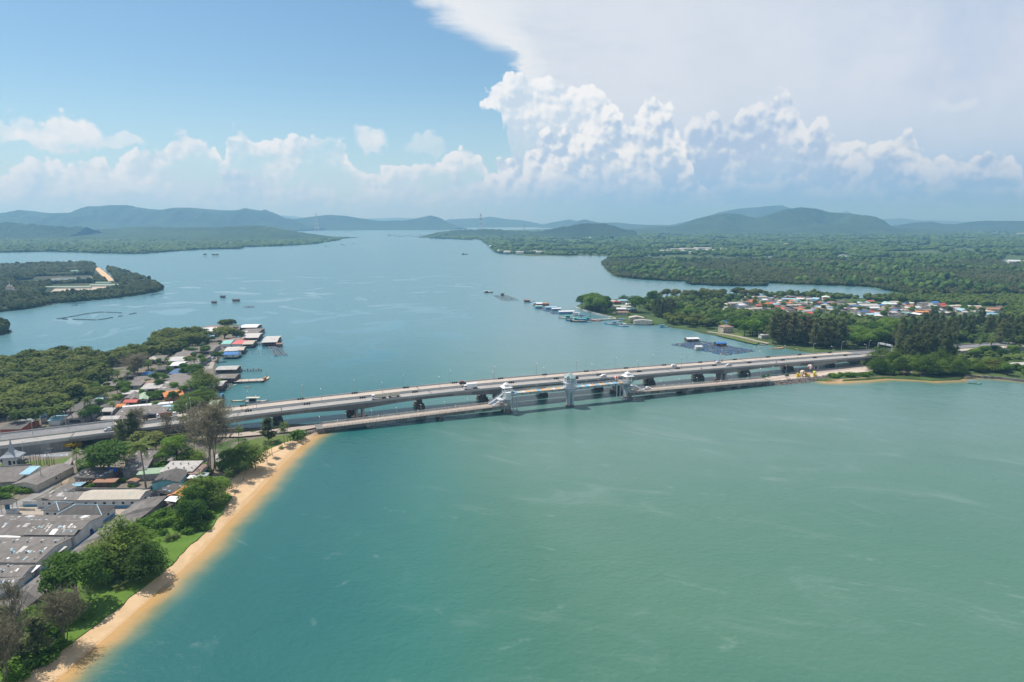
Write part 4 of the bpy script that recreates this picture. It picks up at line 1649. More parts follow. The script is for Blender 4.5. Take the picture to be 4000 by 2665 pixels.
# ------------------------------------------------------------------ plants
LEAF_ALMOND = leaf_mat('leaf_almond', (0.024, 0.054, 0.008), (0.125, 0.185, 0.030), dry=(0.17, 0.15, 0.04), wide=0.03, gain=1.65)
LEAF_MANGO = leaf_mat('leaf_mango', (0.026, 0.062, 0.010), (0.115, 0.185, 0.030), wide=0.03, gain=1.85)
LEAF_BUSH = leaf_mat('leaf_bush', (0.032, 0.080, 0.010), (0.130, 0.225, 0.030), wide=0.03, gain=1.45)
LEAF_GROVE = leaf_mat('leaf_grove', (0.052, 0.080, 0.012), (0.172, 0.202, 0.050), dry=(0.17, 0.165, 0.065), wide=0.012, gain=1.35)
LEAF_CASU = leaf_mat('leaf_casuarina', (0.050, 0.070, 0.026), (0.150, 0.172, 0.072), dry=(0.17, 0.135, 0.085), wide=0.012, gain=1.6)
LEAF_BARE = leaf_mat('leaf_casuarina_dry', (0.12, 0.11, 0.07), (0.21, 0.19, 0.12), wide=0.03, gain=1.45)
LEAF_PALM = leaf_mat('leaf_palm', (0.040, 0.072, 0.016), (0.150, 0.190, 0.055), wide=0.03, gain=1.45)
LEAF_YELLOW = leaf_mat('blossom_yellow', (0.42, 0.28, 0.01), (0.62, 0.43, 0.02), wide=0.03)
BARK = mat('bark', (0.115, 0.090, 0.068), 0.95, var=0.3, scale=1.5)
BARK_D = mat('bark_dry', (0.24, 0.205, 0.165), 0.95, var=0.2, scale=1.5)
BARK_P = mat('bark_palm', (0.23, 0.205, 0.175), 0.95, var=0.2, scale=2.0)


def leaf_quads(r, pos, nrm, size, aspect=1.0, along=None):
    """one small bent-free leaf card per position"""
    n = len(pos)
    a = r.normal(size=(n, 3)) if along is None else along + 0.15 * r.normal(size=(n, 3))
    a -= nrm * (a * nrm).sum(1, keepdims=True)
    a /= np.linalg.norm(a, axis=1, keepdims=True) + 1e-9
    b = np.cross(nrm, a)
    s = (size * r.uniform(.65, 1.3, n))[:, None]
    l, w = a * s * .5, b * s * .5 * aspect
    v = np.stack([pos - l - w * .6, pos + l * .2 - w, pos + l, pos - l * .1 + w], 1).reshape(-1, 3)
    return v, np.arange(4 * n).reshape(-1, 4)


def clump_leaves(r, clumps, n, size, up=0.35, jit=0.55, low=-0.35, aspect=0.8, fill=0.25):
    c = np.array([q[0] for q in clumps], float)
    R3 = np.array([q[1] for q in clumps], float)
    w = (R3[:, 0] * R3[:, 1] + R3[:, 0] * R3[:, 2]) ** 0.9
    k = r.choice(len(clumps), n, p=w / w.sum())
    d = r.normal(size=(n, 3))
    d /= np.linalg.norm(d, axis=1, keepdims=True)
    d[:, 2] = np.where(d[:, 2] < low, -d[:, 2], d[:, 2])
    rad = np.where(r.random(n) < fill, r.uniform(.3, .9, n), r.uniform(.85, 1.08, n))[:, None]
    pos = c[k] + d * R3[k] * rad
    nr = d / np.maximum(R3[k], .2) * R3[k].mean(1, keepdims=True) + np.array([0, 0, up]) + jit * r.normal(size=(n, 3))
    nr /= np.linalg.norm(nr, axis=1, keepdims=True)
    return leaf_quads(r, pos, nr, size, aspect)


def crown_mesh(name, r, clumps, n, size, m, **kw):
    v, q = clump_leaves(r, clumps, n, size, **kw)
    return np_mesh(name, v, q, m)


def limbs_mesh(name, base_r, pts_list, m=None):
    mb = MB()
    for pts, r0, r1 in pts_list:
        mb.tube(pts, list(np.linspace(r0, r1, len(pts))), 6, True)
    return mb.mesh(name, m or BARK, smooth=True)


KIND = {}


def kind(name, nominal, variants):
    KIND[name] = (nominal, variants)


def almond(seed, H=16.0, W=9.0, n=6000):
    """broad tropical tree with leaves held in flat layers"""
    r = np.random.default_rng(seed)
    cl, lb = [], [([(0, 0, -.3), (.2, .1, H * .3), (0, .2, H * .62), (.1, 0, H * .93)], .5, .09)]
    L = 6
    for i in range(L):
        t = i / (L - 1)
        z = H * (.24 + .72 * t)
        rad = W * (1 - .85 * t ** 1.6) * r.uniform(.85, 1.1)
        m = max(1, int(7 * (1 - t) + 1.5))
        for j in range(m):
            a = 2 * math.pi * (j + r.uniform(-.25, .25)) / m + i
            rr = rad * (r.uniform(.45, .78) if m > 1 else .1)
            c = (rr * math.cos(a), rr * math.sin(a), z + r.uniform(-.8, .6))
            s = rad * r.uniform(.34, .52) + 1.0
            cl.append((c, (s, s, s * .36 + .25)))
            if m > 2:
                lb.append(([(0, .1, z - H * .1), (c[0] * .5, c[1] * .5, z - H * .04), (c[0], c[1], c[2] - .2)], .2, .05))
    return limbs_mesh('trunk', .5, lb), crown_mesh('crown', r, cl, n, .72, LEAF_ALMOND, up=.9, jit=.45, fill=.3)


def round_tree(seed, H=12.0, W=7.0, n=4200, m=None, size=.66, k=20, flat=1.0):
    r = np.random.default_rng(seed)
    cl, lb = [], [([(0, 0, -.3), (.15, 0, H * .35), (0, .1, H * .7)], .42, .1)]
    zc = H * .60
    for i in range(k):
        d = r.normal(size=3)
        d /= np.linalg.norm(d)
        if d[2] < -.45:
            d[2] = -d[2]
        c = (d[0] * W * .64, d[1] * W * .64, zc + d[2] * H * .27 * flat)
        s = W * r.uniform(.28, .46)
        cl.append((c, (s, s, s * .75)))
        if i % 3 == 0:
            lb.append(([(0, 0, H * .3), (c[0] * .5, c[1] * .5, H * .45), c], .16, .04))
    cl.append(((0, 0, zc), (W * .5, W * .5, H * .25)))
    return limbs_mesh('trunk', .4, lb), crown_mesh('crown', r, cl, n, size, m or LEAF_MANGO, fill=.22)


def mangrove(seed, H=8.0, W=5.2, n=520):
    r = np.random.default_rng(seed)
    cl = []
    for i in range(11):
        a, q = r.uniform(0, 6.28), math.sqrt(r.random())
        z = H * (.62 + .26 * (1 - q * q)) + r.uniform(-.5, .5)
        s = W * r.uniform(.26, .42)
        cl.append(((q * W * .7 * math.cos(a), q * W * .7 * math.sin(a), z), (s, s, s * .7)))
    cl.append(((0, 0, H * .5), (W * .75, W * .75, H * .28)))
    tr = MB()
    for a in range(4):
        tr.tube([(1.6 * math.cos(a * 1.57), 1.6 * math.sin(a * 1.57), -.5), (.3, 0, H * .25), (.2, .1, H * .6)], [.12, .16, .08], 5)
    return tr.mesh('trunk', BARK), crown_mesh('crown', r, cl, n, 1.15, LEAF_GROVE, fill=.2, jit=.4)


def casuarina(seed, H=22.0, W=5.0, n=1900, m=None, bare=False, multi=1):
    """feathery tall tree: thin upswept branches hung with needles"""
    r = np.random.default_rng(seed)
    lb, pos, al = [], [], []
    for s in range(multi):
        a0 = r.uniform(0, 6.28)
        lean = (0.10 if multi > 1 else .02) * H
        top = Vector((lean * math.cos(a0) * (s > 0 or multi > 1), lean * math.sin(a0), H * r.uniform(.88, 1.0)))
        base = Vector((.9 * s, .5 * (s % 2), -.3))
        lb.append(([base, base.lerp(top, .5) + Vector((r.uniform(-.4, .4), r.uniform(-.4, .4), 0)), top], .30 if multi == 1 else .22, .05))
        nb = 46 if not bare else 34
        for i in range(nb):
            t = (.16 if not bare else .34) + (.83 if not bare else .64) * (i + r.random()) / nb
            p = base.lerp(top, t)
            ln = W * (1.08 - t) ** .75 * r.uniform(.6, 1.15) * (1.0 if t > .3 else .75)
            if bare:
                ln = W * (.45 + .75 * math.sin(math.pi * min(1, t * 1.02))) * r.uniform(.6, 1.1)
            a = r.uniform(0, 6.28)
            up = r.uniform(.25, .75) if not bare else r.uniform(.7, 1.3)
            e = p + Vector((math.cos(a) * ln, math.sin(a) * ln, ln * up))
            mid = p.lerp(e, .5) + Vector((0, 0, -.06 * ln))
            lb.append(([p, mid, e], .08 if not bare else .06, .02))
            k = int(n / nb / multi)
            u = r.uniform(.2, 1.1, k)
            q = np.array(p)[None] * (1 - u[:, None]) + np.array(e)[None] * u[:, None] + r.normal(size=(k, 3)) * (.24 + .07 * ln)
            pos.append(q)
            d = np.array((e - p).normalized())
            al.append(np.tile(d + np.array([0, 0, -.2 if not bare else .1]), (k, 1)))
    pos, al = np.concatenate(pos), np.concatenate(al)
    nr = r.normal(size=pos.shape) + np.array([0, -.2, .55])
    nr /= np.linalg.norm(nr, axis=1, keepdims=True)
    v, q = leaf_quads(r, pos, nr, 1.5 if not bare else 1.5, .34 if not bare else .16, along=al)
    return limbs_mesh('trunk', .3, lb, BARK_D if bare else BARK), np_mesh('crown', v, q, m or LEAF_CASU)


def palm(seed, H=11.0, L=4.2, nf=19):
    r = np.random.default_rng(seed)
    a0 = r.uniform(0, 6.28)
    le = r.uniform(.2, 1.4)
    top = Vector((le * math.cos(a0), le * math.sin(a0), H))
    tr = MB()
    tr.tube([(0, 0, -.3), (le * .15 * math.cos(a0), le * .15 * math.sin(a0), H * .35), (le * .55 * math.cos(a0), le * .55 * math.sin(a0), H * .7), top], [.26, .18, .16, .14], 7)
    mb = MB()
    for i in range(nf):
        a = 2.4 * i + r.uniform(-.2, .2)
        t = i / nf
        el = 1.15 - 1.55 * t + r.uniform(-.1, .1)
        d = Vector((math.cos(a), math.sin(a), 0))
        side = Vector((-d.y, d.x, 0))
        p, prev = top.copy(), None
        n = 7
        ln = L * r.uniform(.85, 1.1)
        pts = []
        for j in range(n + 1):
            pts.append(p.copy())
            e = el - 1.5 * (j / n) ** 1.3
            p = p + (d * math.cos(e) + Vector((0, 0, math.sin(e)))) * (ln / n)
        for j in range(n):
            w0 = .62 * math.sin(math.pi * min(1, (j + .6) / n) ** .7) + .08
            q0, q1 = pts[j], pts[j + 1]
            g = (q1 - q0) * .10
            for sg in (-1, 1):
                for h in range(2):
                    b0 = q0.lerp(q1, h * .5)
                    b1 = q0.lerp(q1, h * .5 + .40)
                    dr = Vector((0, 0, -.5 * w0))
                    o = side * sg * w0 * 1.15 + (q1 - q0) * .6 + dr
                    mb.add([b0, b1, b1 + o * .98, b0 + o], [(0, 1, 2, 3)])
    return tr.mesh('trunk', BARK_P, smooth=True), mb.mesh('crown', LEAF_PALM)


def bush(seed, H=2.6, W=2.6, n=420, m=None):
    r = np.random.default_rng(seed)
    cl = []
    for i in range(8):
        a, q = r.uniform(0, 6.28), math.sqrt(r.random()) * W * .7
        s = W * r.uniform(.3, .5)
        cl.append(((q * math.cos(a), q * math.sin(a), H * r.uniform(.3, .65)), (s, s, s * .8)))
    return None, crown_mesh('crown', r, cl, n, .55, m or LEAF_BUSH, low=-.9, fill=.15)


kind('almond', 16.0, [almond(s) for s in (1, 2, 3)])
kind('mango', 12.0, [round_tree(s) for s in (11, 12, 13)])
kind('olive', 10.0, [round_tree(s, 10, 6.5, 1700, LEAF_GROVE, 1.0, 16) for s in (21, 22, 23)])
kind('park', 11.0, [round_tree(s, 11, 6.0, 1300, LEAF_BUSH, 1.05, 14) for s in (31, 32)])
kind('mangrove', 8.0, [mangrove(s) for s in range(41, 47)])
kind('casuarina', 22.0, [casuarina(s) for s in (51, 52, 53)])
kind('casuarina_dense', 22.0, [casuarina(s, 22, 7.0, 2600) for s in (54, 55, 56)])
kind('casuarina_bare', 25.0, [casuarina(57, 25, 7.5, 4200, LEAF_BARE, True, 5), casuarina(58, 25, 5.0, 1500, LEAF_BARE, True, 2)])
kind('palm', 11.0, [palm(s) for s in (61, 62, 63, 64)])
kind('oil_palm', 8.0, [palm(s, 6.2, 4.4, 26) for s in (65, 66)])
kind('low_palm', 2.5, [palm(s, .6, 2.6, 12) for s in (67,)])
kind('bush', 2.6, [bush(s) for s in (71, 72, 73)])
kind('yellow', 5.0, [round_tree(81, 5, 4.6, 900, LEAF_YELLOW, .6, 12)])
NAMES = dict(almond='almond_tree', mango='mango_tree', olive='broadleaf_tree', park='park_tree', mangrove='mangrove_tree', casuarina='casuarina_tree', casuarina_dense='casuarina_tree', casuarina_bare='casuarina_tree', palm='coconut_palm', oil_palm='oil_palm', low_palm='young_palm', bush='bush', yellow='flowering_tree')
CATS = dict(palm='palm', oil_palm='palm', low_palm='palm', bush='bush')


def tree(k, base, H, label, group=None, wide=1.0, var=None, simple=False, rz=None):
    nom, vs = KIND[k]
    tr, cr = vs[rnd.randrange(len(vs)) if var is None else var % len(vs)]
    s = H / nom
    rz = rnd.uniform(0, 6.28) if rz is None else rz
    if tr is None:
        o = put(NAMES[k], cr, None, base, rz)
        set_props(o, label, CATS.get(k, 'tree'), group)
        o.scale = (s * wide, s * wide, s)
        return o
    o = empty(NAMES[k], base, rz, label, CATS.get(k, 'tree'), group)
    o.scale = (s * wide, s * wide, s)
    put('trunk', tr, o)
    put('crown', cr, o)
    return o


def TR(k, x, y, ytop, label, group=None, wpx=None, z=1.2, var=None):
    """a tree whose foot shows at x, y and whose top at row ytop; wpx: crown width in the photograph"""
    b = G(x, y, z)
    H = height_of(b, ytop)
    wide = 1.0
    if wpx:
        cr = KIND[k][1][0][1]
        co = np.empty(len(cr.vertices) * 3, np.float32)
        cr.vertices.foreach_get('co', co)
        co = co.reshape(-1, 3)
        w0 = np.percentile(co[:, 0], 98) - np.percentile(co[:, 0], 2)
        D = math.hypot(b.y, CAM_H)
        wide = (wpx * D / FPX) / (w0 * H / KIND[k][0])
        wide = min(1.9, max(.55, wide))
    return tree(k, b, H, label, group, wide, var)
# ------------------------------------------------------------------ houses
def roof_mat(name, a, b_, stain=(0.10, 0.09, 0.08), rough=0.8, k=0.5):
    """corrugated sheets: ribs down the slope, weathered in patches, every roof its own tint"""
    m, N, b = new_mat(name)
    pos = N.n('ShaderNodeNewGeometry').outputs['Position']
    oc = N.n('ShaderNodeTexCoord').outputs['Object']
    r = N.n('ShaderNodeObjectInfo').outputs['Random']
    x, y, z = N.xyz(oc)
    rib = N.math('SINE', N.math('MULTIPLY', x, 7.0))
    sheet_ = N.n('ShaderNodeTexWhiteNoise', noise_dimensions='2D')
    N.put(sheet_.inputs['Vector'], N.vec(N.math('FLOOR', N.math('MULTIPLY', x, .9)), N.math('FLOOR', N.math('MULTIPLY', y, .45)), 0.0))
    f = N.noise(pos, 0.35, 5.0, 0.65)
    k1 = N.math('ADD', N.math('MULTIPLY', sheet_.outputs[0], .42), N.math('ADD', N.math('MULTIPLY', r, .45), N.math('MULTIPLY', f, .6)))
    c = N.mix(N.step(k1, .3, 1.1), a, b_)
    c = N.mix(N.math('MULTIPLY', N.step(N.noise(N.vmath('MULTIPLY', oc, (1.0, .25, 1)), .9, 5.0, .7), .52, .75), k), c, stain)
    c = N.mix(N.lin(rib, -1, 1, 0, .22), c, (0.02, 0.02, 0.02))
    N.put(b.inputs['Base Color'], c)
    b.inputs['Roughness'].default_value = rough
    return m


ROOF = dict(
    grey=roof_mat('roof_grey', (0.135, 0.122, 0.112), (0.225, 0.205, 0.19)),
    dark=roof_mat('roof_dark', (0.085, 0.079, 0.075), (0.135, 0.127, 0.12)),
    pale=roof_mat('roof_pale', (0.42, 0.40, 0.38), (0.58, 0.565, 0.545), k=.3),
    beige=roof_mat('roof_beige', (0.47, 0.42, 0.35), (0.54, 0.49, 0.42), stain=(0.4, .35, .3), k=.3),
    white=roof_mat('roof_white', (0.72, 0.73, 0.75), (0.80, 0.80, 0.80), stain=(.6, .6, .6), rough=.5, k=.3),
    blue=roof_mat('roof_blue', (0.035, 0.15, 0.42), (0.06, 0.24, 0.58), stain=(.03, .10, .26), rough=.5, k=.25),
    navy=roof_mat('roof_navy', (0.06, 0.12, 0.24), (0.10, 0.18, 0.33), stain=(.05, .08, .13), k=.35),
    sky=roof_mat('roof_light_blue', (0.25, 0.47, 0.60), (0.38, 0.58, 0.68), stain=(.25, .36, .42), k=.25),
    teal=roof_mat('roof_teal', (0.17, 0.45, 0.42), (0.30, 0.55, 0.50), stain=(.2, .3, .28), k=.25),
    green=roof_mat('roof_green', (0.24, 0.38, 0.25), (0.36, 0.47, 0.33), stain=(.25, .28, .2), k=.3),
    red=roof_mat('roof_red', (0.42, 0.085, 0.07), (0.56, 0.14, 0.10), stain=(.3, .09, .07), k=.3),
    pink=roof_mat('roof_pink_red', (0.62, 0.14, 0.15), (0.68, 0.20, 0.18), k=.1),
    orange=roof_mat('roof_orange', (0.58, 0.20, 0.07), (0.66, 0.27, 0.09), stain=(.5, .18, .06), k=.2),
    rust=roof_mat('roof_rust', (0.30, 0.19, 0.14), (0.45, 0.20, 0.10), k=.4),
    brown=roof_mat('roof_brown', (0.24, 0.15, 0.12), (0.36, 0.25, 0.21), k=.3),
)
WORD = dict(grey='grey', dark='dark grey', pale='pale grey', beige='beige', white='white', blue='bright blue', navy='dark blue', sky='light blue', teal='turquoise', green='pale green', red='red', pink='pinkish red', orange='orange', rust='rusty', brown='brown')
WALL = dict(
    white=mat('wall_white', (0.62, 0.62, 0.61), 0.8, var=.12, scale=.4, rand=.12),
    cream=mat('wall_cream', (0.55, 0.49, 0.40), 0.85, var=.15, scale=.4, rand=.15),
    grey=mat('wall_grey', (0.30, 0.29, 0.28), 0.9, var=.25, scale=.4, rand=.2),
    wood=mat('wall_wood', (0.15, 0.105, 0.075), 0.9, var=.3, scale=.6, rand=.25),
    turq=mat('wall_turquoise', (0.22, 0.50, 0.52), 0.8, var=.12),
    orange=mat('wall_orange', (0.55, 0.24, 0.09), 0.8, var=.12),
    red=mat('wall_red', (0.36, 0.10, 0.07), 0.8, var=.12),
    blue=mat('wall_blue', (0.16, 0.33, 0.50), 0.8, var=.12),
)
M_BLUEBAND = mat('painted_blue_band', (0.10, 0.33, 0.55), 0.8, var=.15)
LABELS = {}


def house(label, A, B, Cc, eave=3.0, rise=1.3, roof='grey', wall='grey', shape='w', ground=1.2, name='house', cat='house', group=None, wins=0, door=False, over=.5, stilts=False, patches=0, vents=0, band=False, open_=False, roof2=None):
    """A, B, Cc: front-left, front-right and back-left eave corners as the photograph shows them"""
    ez = ground + eave
    a, b, c = (G(q[0], q[1], ez) if len(q) == 2 else Vector(q) for q in (A, B, Cc))
    ux = (b - a)
    w = ux.length
    ux.normalize()
    uy = Vector((-ux.y, ux.x, 0))
    d = max(1.5, (c - a).dot(uy))
    ctr = a + ux * w / 2 + uy * d / 2
    rz = math.atan2(ux.y, ux.x)
    return house_at(label, (ctr.x, ctr.y, ground), w, d, rz, eave, rise, roof, wall, shape, name, cat, group, wins, door, over, stilts, patches, vents, band, open_, roof2)


def slope_pts(w, d, e, r, shape, over):
    W, D = w / 2 + over, d / 2 + over
    if shape == 'd':
        return dict(A=[(-W, -D, e), (0, -D, e + r), (0, D, e + r), (-W, D, e)], B=[(0, -D, e + r), (W, -D, e), (W, D, e), (0, D, e + r)])
    if shape == 'w':
        return dict(A=[(-W, -D, e), (W, -D, e), (W, 0, e + r), (-W, 0, e + r)], B=[(-W, 0, e + r), (W, 0, e + r), (W, D, e), (-W, D, e)])
    if shape == 'hip':
        k = max(.2, W - D)
        if W >= D:
            R0, R1 = (-k, 0, e + r), (k, 0, e + r)
            return dict(A=[(-W, -D, e), (W, -D, e), R1, R0], B=[(W, D, e), (-W, D, e), R0, R1], Cc=[(-W, D, e), (-W, -D, e), R0], Dd=[(W, -D, e), (W, D, e), R1])
        k = D - W
        R0, R1 = (0, -k, e + r), (0, k, e + r)
        return dict(A=[(-W, D, e), (-W, -D, e), R0, R1], B=[(W, -D, e), (W, D, e), R1, R0], Cc=[(-W, -D, e), (W, -D, e), R0], Dd=[(W, D, e), (-W, D, e), R1])
    if shape == 'shed':
        return dict(A=[(-W, -D, e), (W, -D, e), (W, D, e + r), (-W, D, e + r)])
    return dict(A=[(-W, -D, e + .1), (W, -D, e + .1), (W, D, e + .12), (-W, D, e + .12)])


def house_at(label, loc, w, d, rz, eave=3.0, rise=1.3, roof='grey', wall='grey', shape='w', name='house', cat='house', group=None, wins=0, door=False, over=.5, stilts=False, patches=0, vents=0, band=False, open_=False, roof2=None):
    root = empty(name, loc, rz, label, cat, group)
    th = .14
    mb = MB()
    P = slope_pts(w, d, eave, rise, shape, over)
    keys = list(P)
    for i, kx in enumerate(keys):
        pts = P[kx]
        if i == 1 and roof2 and shape in ('w', 'd'):
            mb.mi = 1
        n = len(pts)
        top = [(x, y, z + th) for x, y, z in pts]
        mb.add([*top, *pts], [tuple(range(n)), tuple(range(2 * n - 1, n - 1, -1))] + [(i2, n + i2, n + (i2 + 1) % n, (i2 + 1) % n) for i2 in range(n)])
        mb.mi = 0
    ro = mb.build('roof', [ROOF[roof]] + ([ROOF[roof2]] if roof2 else []), root)
    z0 = .0 if not stilts else .9
    if not open_:
        mb = MB()
        x, y = w / 2, d / 2
        if shape == 'd':
            prof = [(-x, z0), (x, z0), (x, eave), (0, eave + rise - .06), (-x, eave)]
            vs = [(px, -y, pz) for px, pz in prof] + [(px, y, pz) for px, pz in prof]
        elif shape == 'w':
            prof = [(-y, z0), (y, z0), (y, eave), (0, eave + rise - .06), (-y, eave)]
            vs = [(x, py, pz) for py, pz in prof] + [(-x, py, pz) for py, pz in prof]
        elif shape == 'shed':
            prof = [(-y, z0), (y, z0), (y, eave + rise - .06), (-y, eave - .03)]
            vs = [(x, py, pz) for py, pz in prof] + [(-x, py, pz) for py, pz in prof]
        else:
            prof = [(-y, z0), (y, z0), (y, eave), (-y, eave)]
            vs = [(x, py, pz) for py, pz in prof] + [(-x, py, pz) for py, pz in prof]
        n = len(prof)
        mb.add(vs, [tuple(range(n)), tuple(range(2 * n - 1, n - 1, -1))] + [(i, n + i, n + (i + 1) % n, (i + 1) % n) for i in range(n)])
        wl = mb.build('wall', WALL[wall], root)
        if band:
            mb = MB()
            mb.box((0, -y - .02, .45), (w + .08, .06, .9))
            mb.box((x + .02, 0, .45), (.06, d + .08, .9))
            mb.build('painted_band', M_BLUEBAND, root)
        if not wins and wall in ('wood', 'grey') and w > 5 and shape != 'shed':
            f = MB()
            f.box((0, -y - .03, z0 + (eave - z0) * .5), (w * .62, .08, (eave - z0) * .52))
            f.build('opening', M_DARK, root)
        for i in range(wins):
            px = -x + w * (i + .5 + (.25 if door else 0)) / (wins + (.5 if door else 0))
            f = MB()
            f.box((px, -y - .03, z0 + (eave - z0) * .56), (1.5, .10, 1.25))
            fo = f.build('window', M_WHITE, root)
            f = MB()
            f.box((px, -y - .075, z0 + (eave - z0) * .56), (1.2, .05, 1.0))
            f.build('pane', M_GLASS, fo)
        if wins:
            f = MB()
            f.box((x + .03, 0, z0 + (eave - z0) * .56), (.10, 1.5, 1.2))
            fo = f.build('window', M_WHITE, root)
            f = MB()
            f.box((x + .075, 0, z0 + (eave - z0) * .56), (.05, 1.2, .95))
            f.build('pane', M_GLASS, fo)
        if door:
            f = MB()
            f.box((-x + w * .10, -y - .03, z0 + 1.05), (1.1, .1, 2.1))
            f.build('door', WALL['wood'], root)
    else:
        nx = max(2, int(w / 4))
        for i in range(nx + 1):
            for sy in (-1, 1):
                mb = MB()
                mb.box((-w / 2 + w * i / nx, sy * d / 2, eave / 2), (.22, .22, eave))
                mb.build('post', WALL['grey'], root)
        mb = MB()
        mb.box((0, d / 2 - .2, eave * .4), (w - .6, .15, eave * .8))
        mb.build('back_wall', WALL['grey'], root)
    if stilts:
        mb = MB()
        mb.box((0, 0, z0 - .1), (w + 1.0, d + 1.0, .2))
        mb.build('floor', WALL['wood'], root)
        nx, ny = max(2, int(w / 2.6)), max(2, int(d / 3))
        mb = MB()
        for i in range(nx + 1):
            for j in range(ny + 1):
                mb.box((-w / 2 + w * i / nx, -d / 2 + d * j / ny, z0 - 1.6), (.22, .22, 3.0))
        mb.build('stilts', WALL['wood'], root)['kind'] = 'stuff'
    rr = random.Random(int(abs(loc[0] * 7 + loc[1] * 13)))
    for i in range(patches):                                        # renewed sheets and skylights
        pts = P[keys[0 if rr.random() < .75 or len(keys) < 2 else 1]]
        a, b, c2 = (Vector(p) for p in (pts[0], pts[1], pts[3] if len(pts) > 3 else pts[2]))
        u, v = rr.uniform(.03, .93), rr.uniform(.06, .80)
        if rr.random() < .6:
            v = rr.choice((.22, .55, .6)) + rr.uniform(-.02, .02)
        e1 = (b - a) / (b - a).length
        e2 = (c2 - a) / (c2 - a).length
        if shape == 'd':
            e1, e2 = e2, e1
            a0 = a + (b - a) * v + (c2 - a) * u
        else:
            a0 = a + (b - a) * u + (c2 - a) * v
        s1, s2 = rr.uniform(.4, .8), rr.uniform(.7, 1.5)
        if rr.random() < .05:
            s1, s2 = rr.uniform(1.6, 3.2), rr.uniform(2.2, 3.6)
        nrm = e1.cross(e2)
        if nrm.z < 0:
            nrm = -nrm
        o = a0 + nrm * (th + .03)
        mb = MB()
        q = [o, o + e1 * s1, o + e1 * s1 + e2 * s2, o + e2 * s2]
        mb.add(q + [p - nrm * .05 for p in q], [(0, 1, 2, 3), (0, 4, 5, 1), (1, 5, 6, 2), (2, 6, 7, 3), (3, 7, 4, 0)])
        mb.build('roof_panel', ROOF[rr.choice(['white', 'pale', 'pale', 'pale', 'beige', 'sky'])], ro)
    for i in range(vents):
        px, py = -w / 2 + w * (i % max(1, (vents + 1) // 2) + .6) / max(1, (vents + 1) // 2), (-.22 if i < (vents + 1) // 2 else .2) * d
        pz = eave + th + (rise * (1 - abs(py) / (d / 2 + over)) if shape == 'w' else rise * (py + d / 2) / d if shape == 'shed' else .1)
        mb = MB()
        mb.lathe([(.22, 0), (.22, .35), (.38, .4), (.41, .6), (.3, .8), (.1, .85)], 9, (px, py, pz))
        mb.build('roof_vent', M_POLE, ro)
    return root


def L(x, y):                                                        # readings taken in enlarged views
    return (x / 3.797, 1850 + y / 3.797)


def L3(x, y):
    return (400 + x / 3.797, 1650 + y / 3.797)


def L1(x, y):
    return (x / 3.797, 1500 + y / 3.797)


def LB(x, y):
    return (x / 1.625, 1700 + y / 1.625)


def LA(x, y):
    return (x / 1.96, 1200 + y / 1.96)


def L4(x, y):
    return (550 + x / 3.797, 1250 + y / 3.797)


# ---- compound by the beach
house('long white warehouse with beige and grey roof and blue base band', (308, 1953), (542, 1950), (330, 1917), 3.6, 1.3, 'beige', 'white', wins=6, door=True, band=True, name='warehouse', cat='warehouse', patches=3)
house('white gabled shed with patched grey roof beside the beige roofed warehouse', L(640, 395), L(1165, 395), L(760, 290), 3.4, 1.2, 'grey', 'white', wins=3, name='shed', cat='shed', patches=6)
house('small white gable fronted house whose grey roof runs back to the lane', L(540, 395), L(760, 400), L(800, 195), 3.2, 1.3, 'grey', 'white', 'd', wins=1, patches=7)
hip = house('large white hip roofed office with pale blue ridge caps', L(880, 606), L(1502, 614), L(1130, 478), 3.6, 2.3, 'dark', 'white', 'hip', wins=4, door=True, band=True, name='office', cat='building', over=.7)
hip2 = house('small hip roofed white house with pale blue ridge caps beside the office', L(640, 545), L(874, 550), L(800, 440), 3.4, 1.9, 'dark', 'white', 'hip', wins=2, name='house', over=.6)
for h_, (w_, d_) in ((hip, (0, 0)), (hip2, (0, 0))):
    rf = [c for c in h_.children if c.name.startswith('roof')][0]
    V = [v.co.copy() for v in rf.data.vertices]
    zmax = max(v.z for v in V)
    top = sorted({(round(v.x, 2), round(v.y, 2)) for v in V if v.z > zmax - .05})
    zmin = min(v.z for v in V)
    xs, ys = [v.x for v in V], [v.y for v in V]
    corners = [(sx, sy) for sx in (min(xs), max(xs)) for sy in (min(ys), max(ys))]
    mb = MB()
    if len(top) > 1:
        mb.tube([(*top[0], zmax + .05), (*top[-1], zmax + .05)], .16, 5)
    for cx_, cy_ in corners:
        t_ = min(top, key=lambda q: (q[0] - cx_) ** 2 + (q[1] - cy_) ** 2)
        mb.tube([(cx_, cy_, zmin + .2), (*t_, zmax + .05)], .15, 5)
    mb.build('ridge_cap', mat('ridge_light_blue', (0.42, 0.62, 0.72), .6, var=.08), rf)
house('biggest patched grey factory roof with rows of skylight sheets', (-140, 2090), L(1110, 920), (30, 2014), 4.6, 1.5, 'grey', 'white', patches=70, band=True, wins=0, name='factory_hall', cat='factory')
house('low arched annex roof sheets in front of the biggest factory hall', L(380, 905), L(1090, 912), L(500, 830), 4.95, .9, 'grey', 'white', patches=8, name='annex', cat='shed')
house('grey factory hall with turbine vents and white patched roof strip', (-200, 2194), L(540, 1318), (20, 2100), 4.4, 1.3, 'grey', 'white', patches=34, vents=12, band=True, name='factory_hall', cat='factory')
house('low grey workshop with pale awning in front of the vented factory hall', (-150, 2256), LB(140, 896), (-70, 2212), 3.6, 1.0, 'grey', 'white', patches=16, vents=2, band=True, name='workshop', cat='workshop')
house('nearest small grey store with blue based white wall', (-120, 2302), LB(88, 960), (-60, 2266), 3.4, 1.0, 'grey', 'white', patches=8, band=True, name='store', cat='shed')
house('white corrugated awning on the end of the low workshop', LB(150, 866), LB(205, 868), LB(165, 838), 3.3, .5, 'white', 'grey', 'shed', open_=True, name='awning', cat='awning')
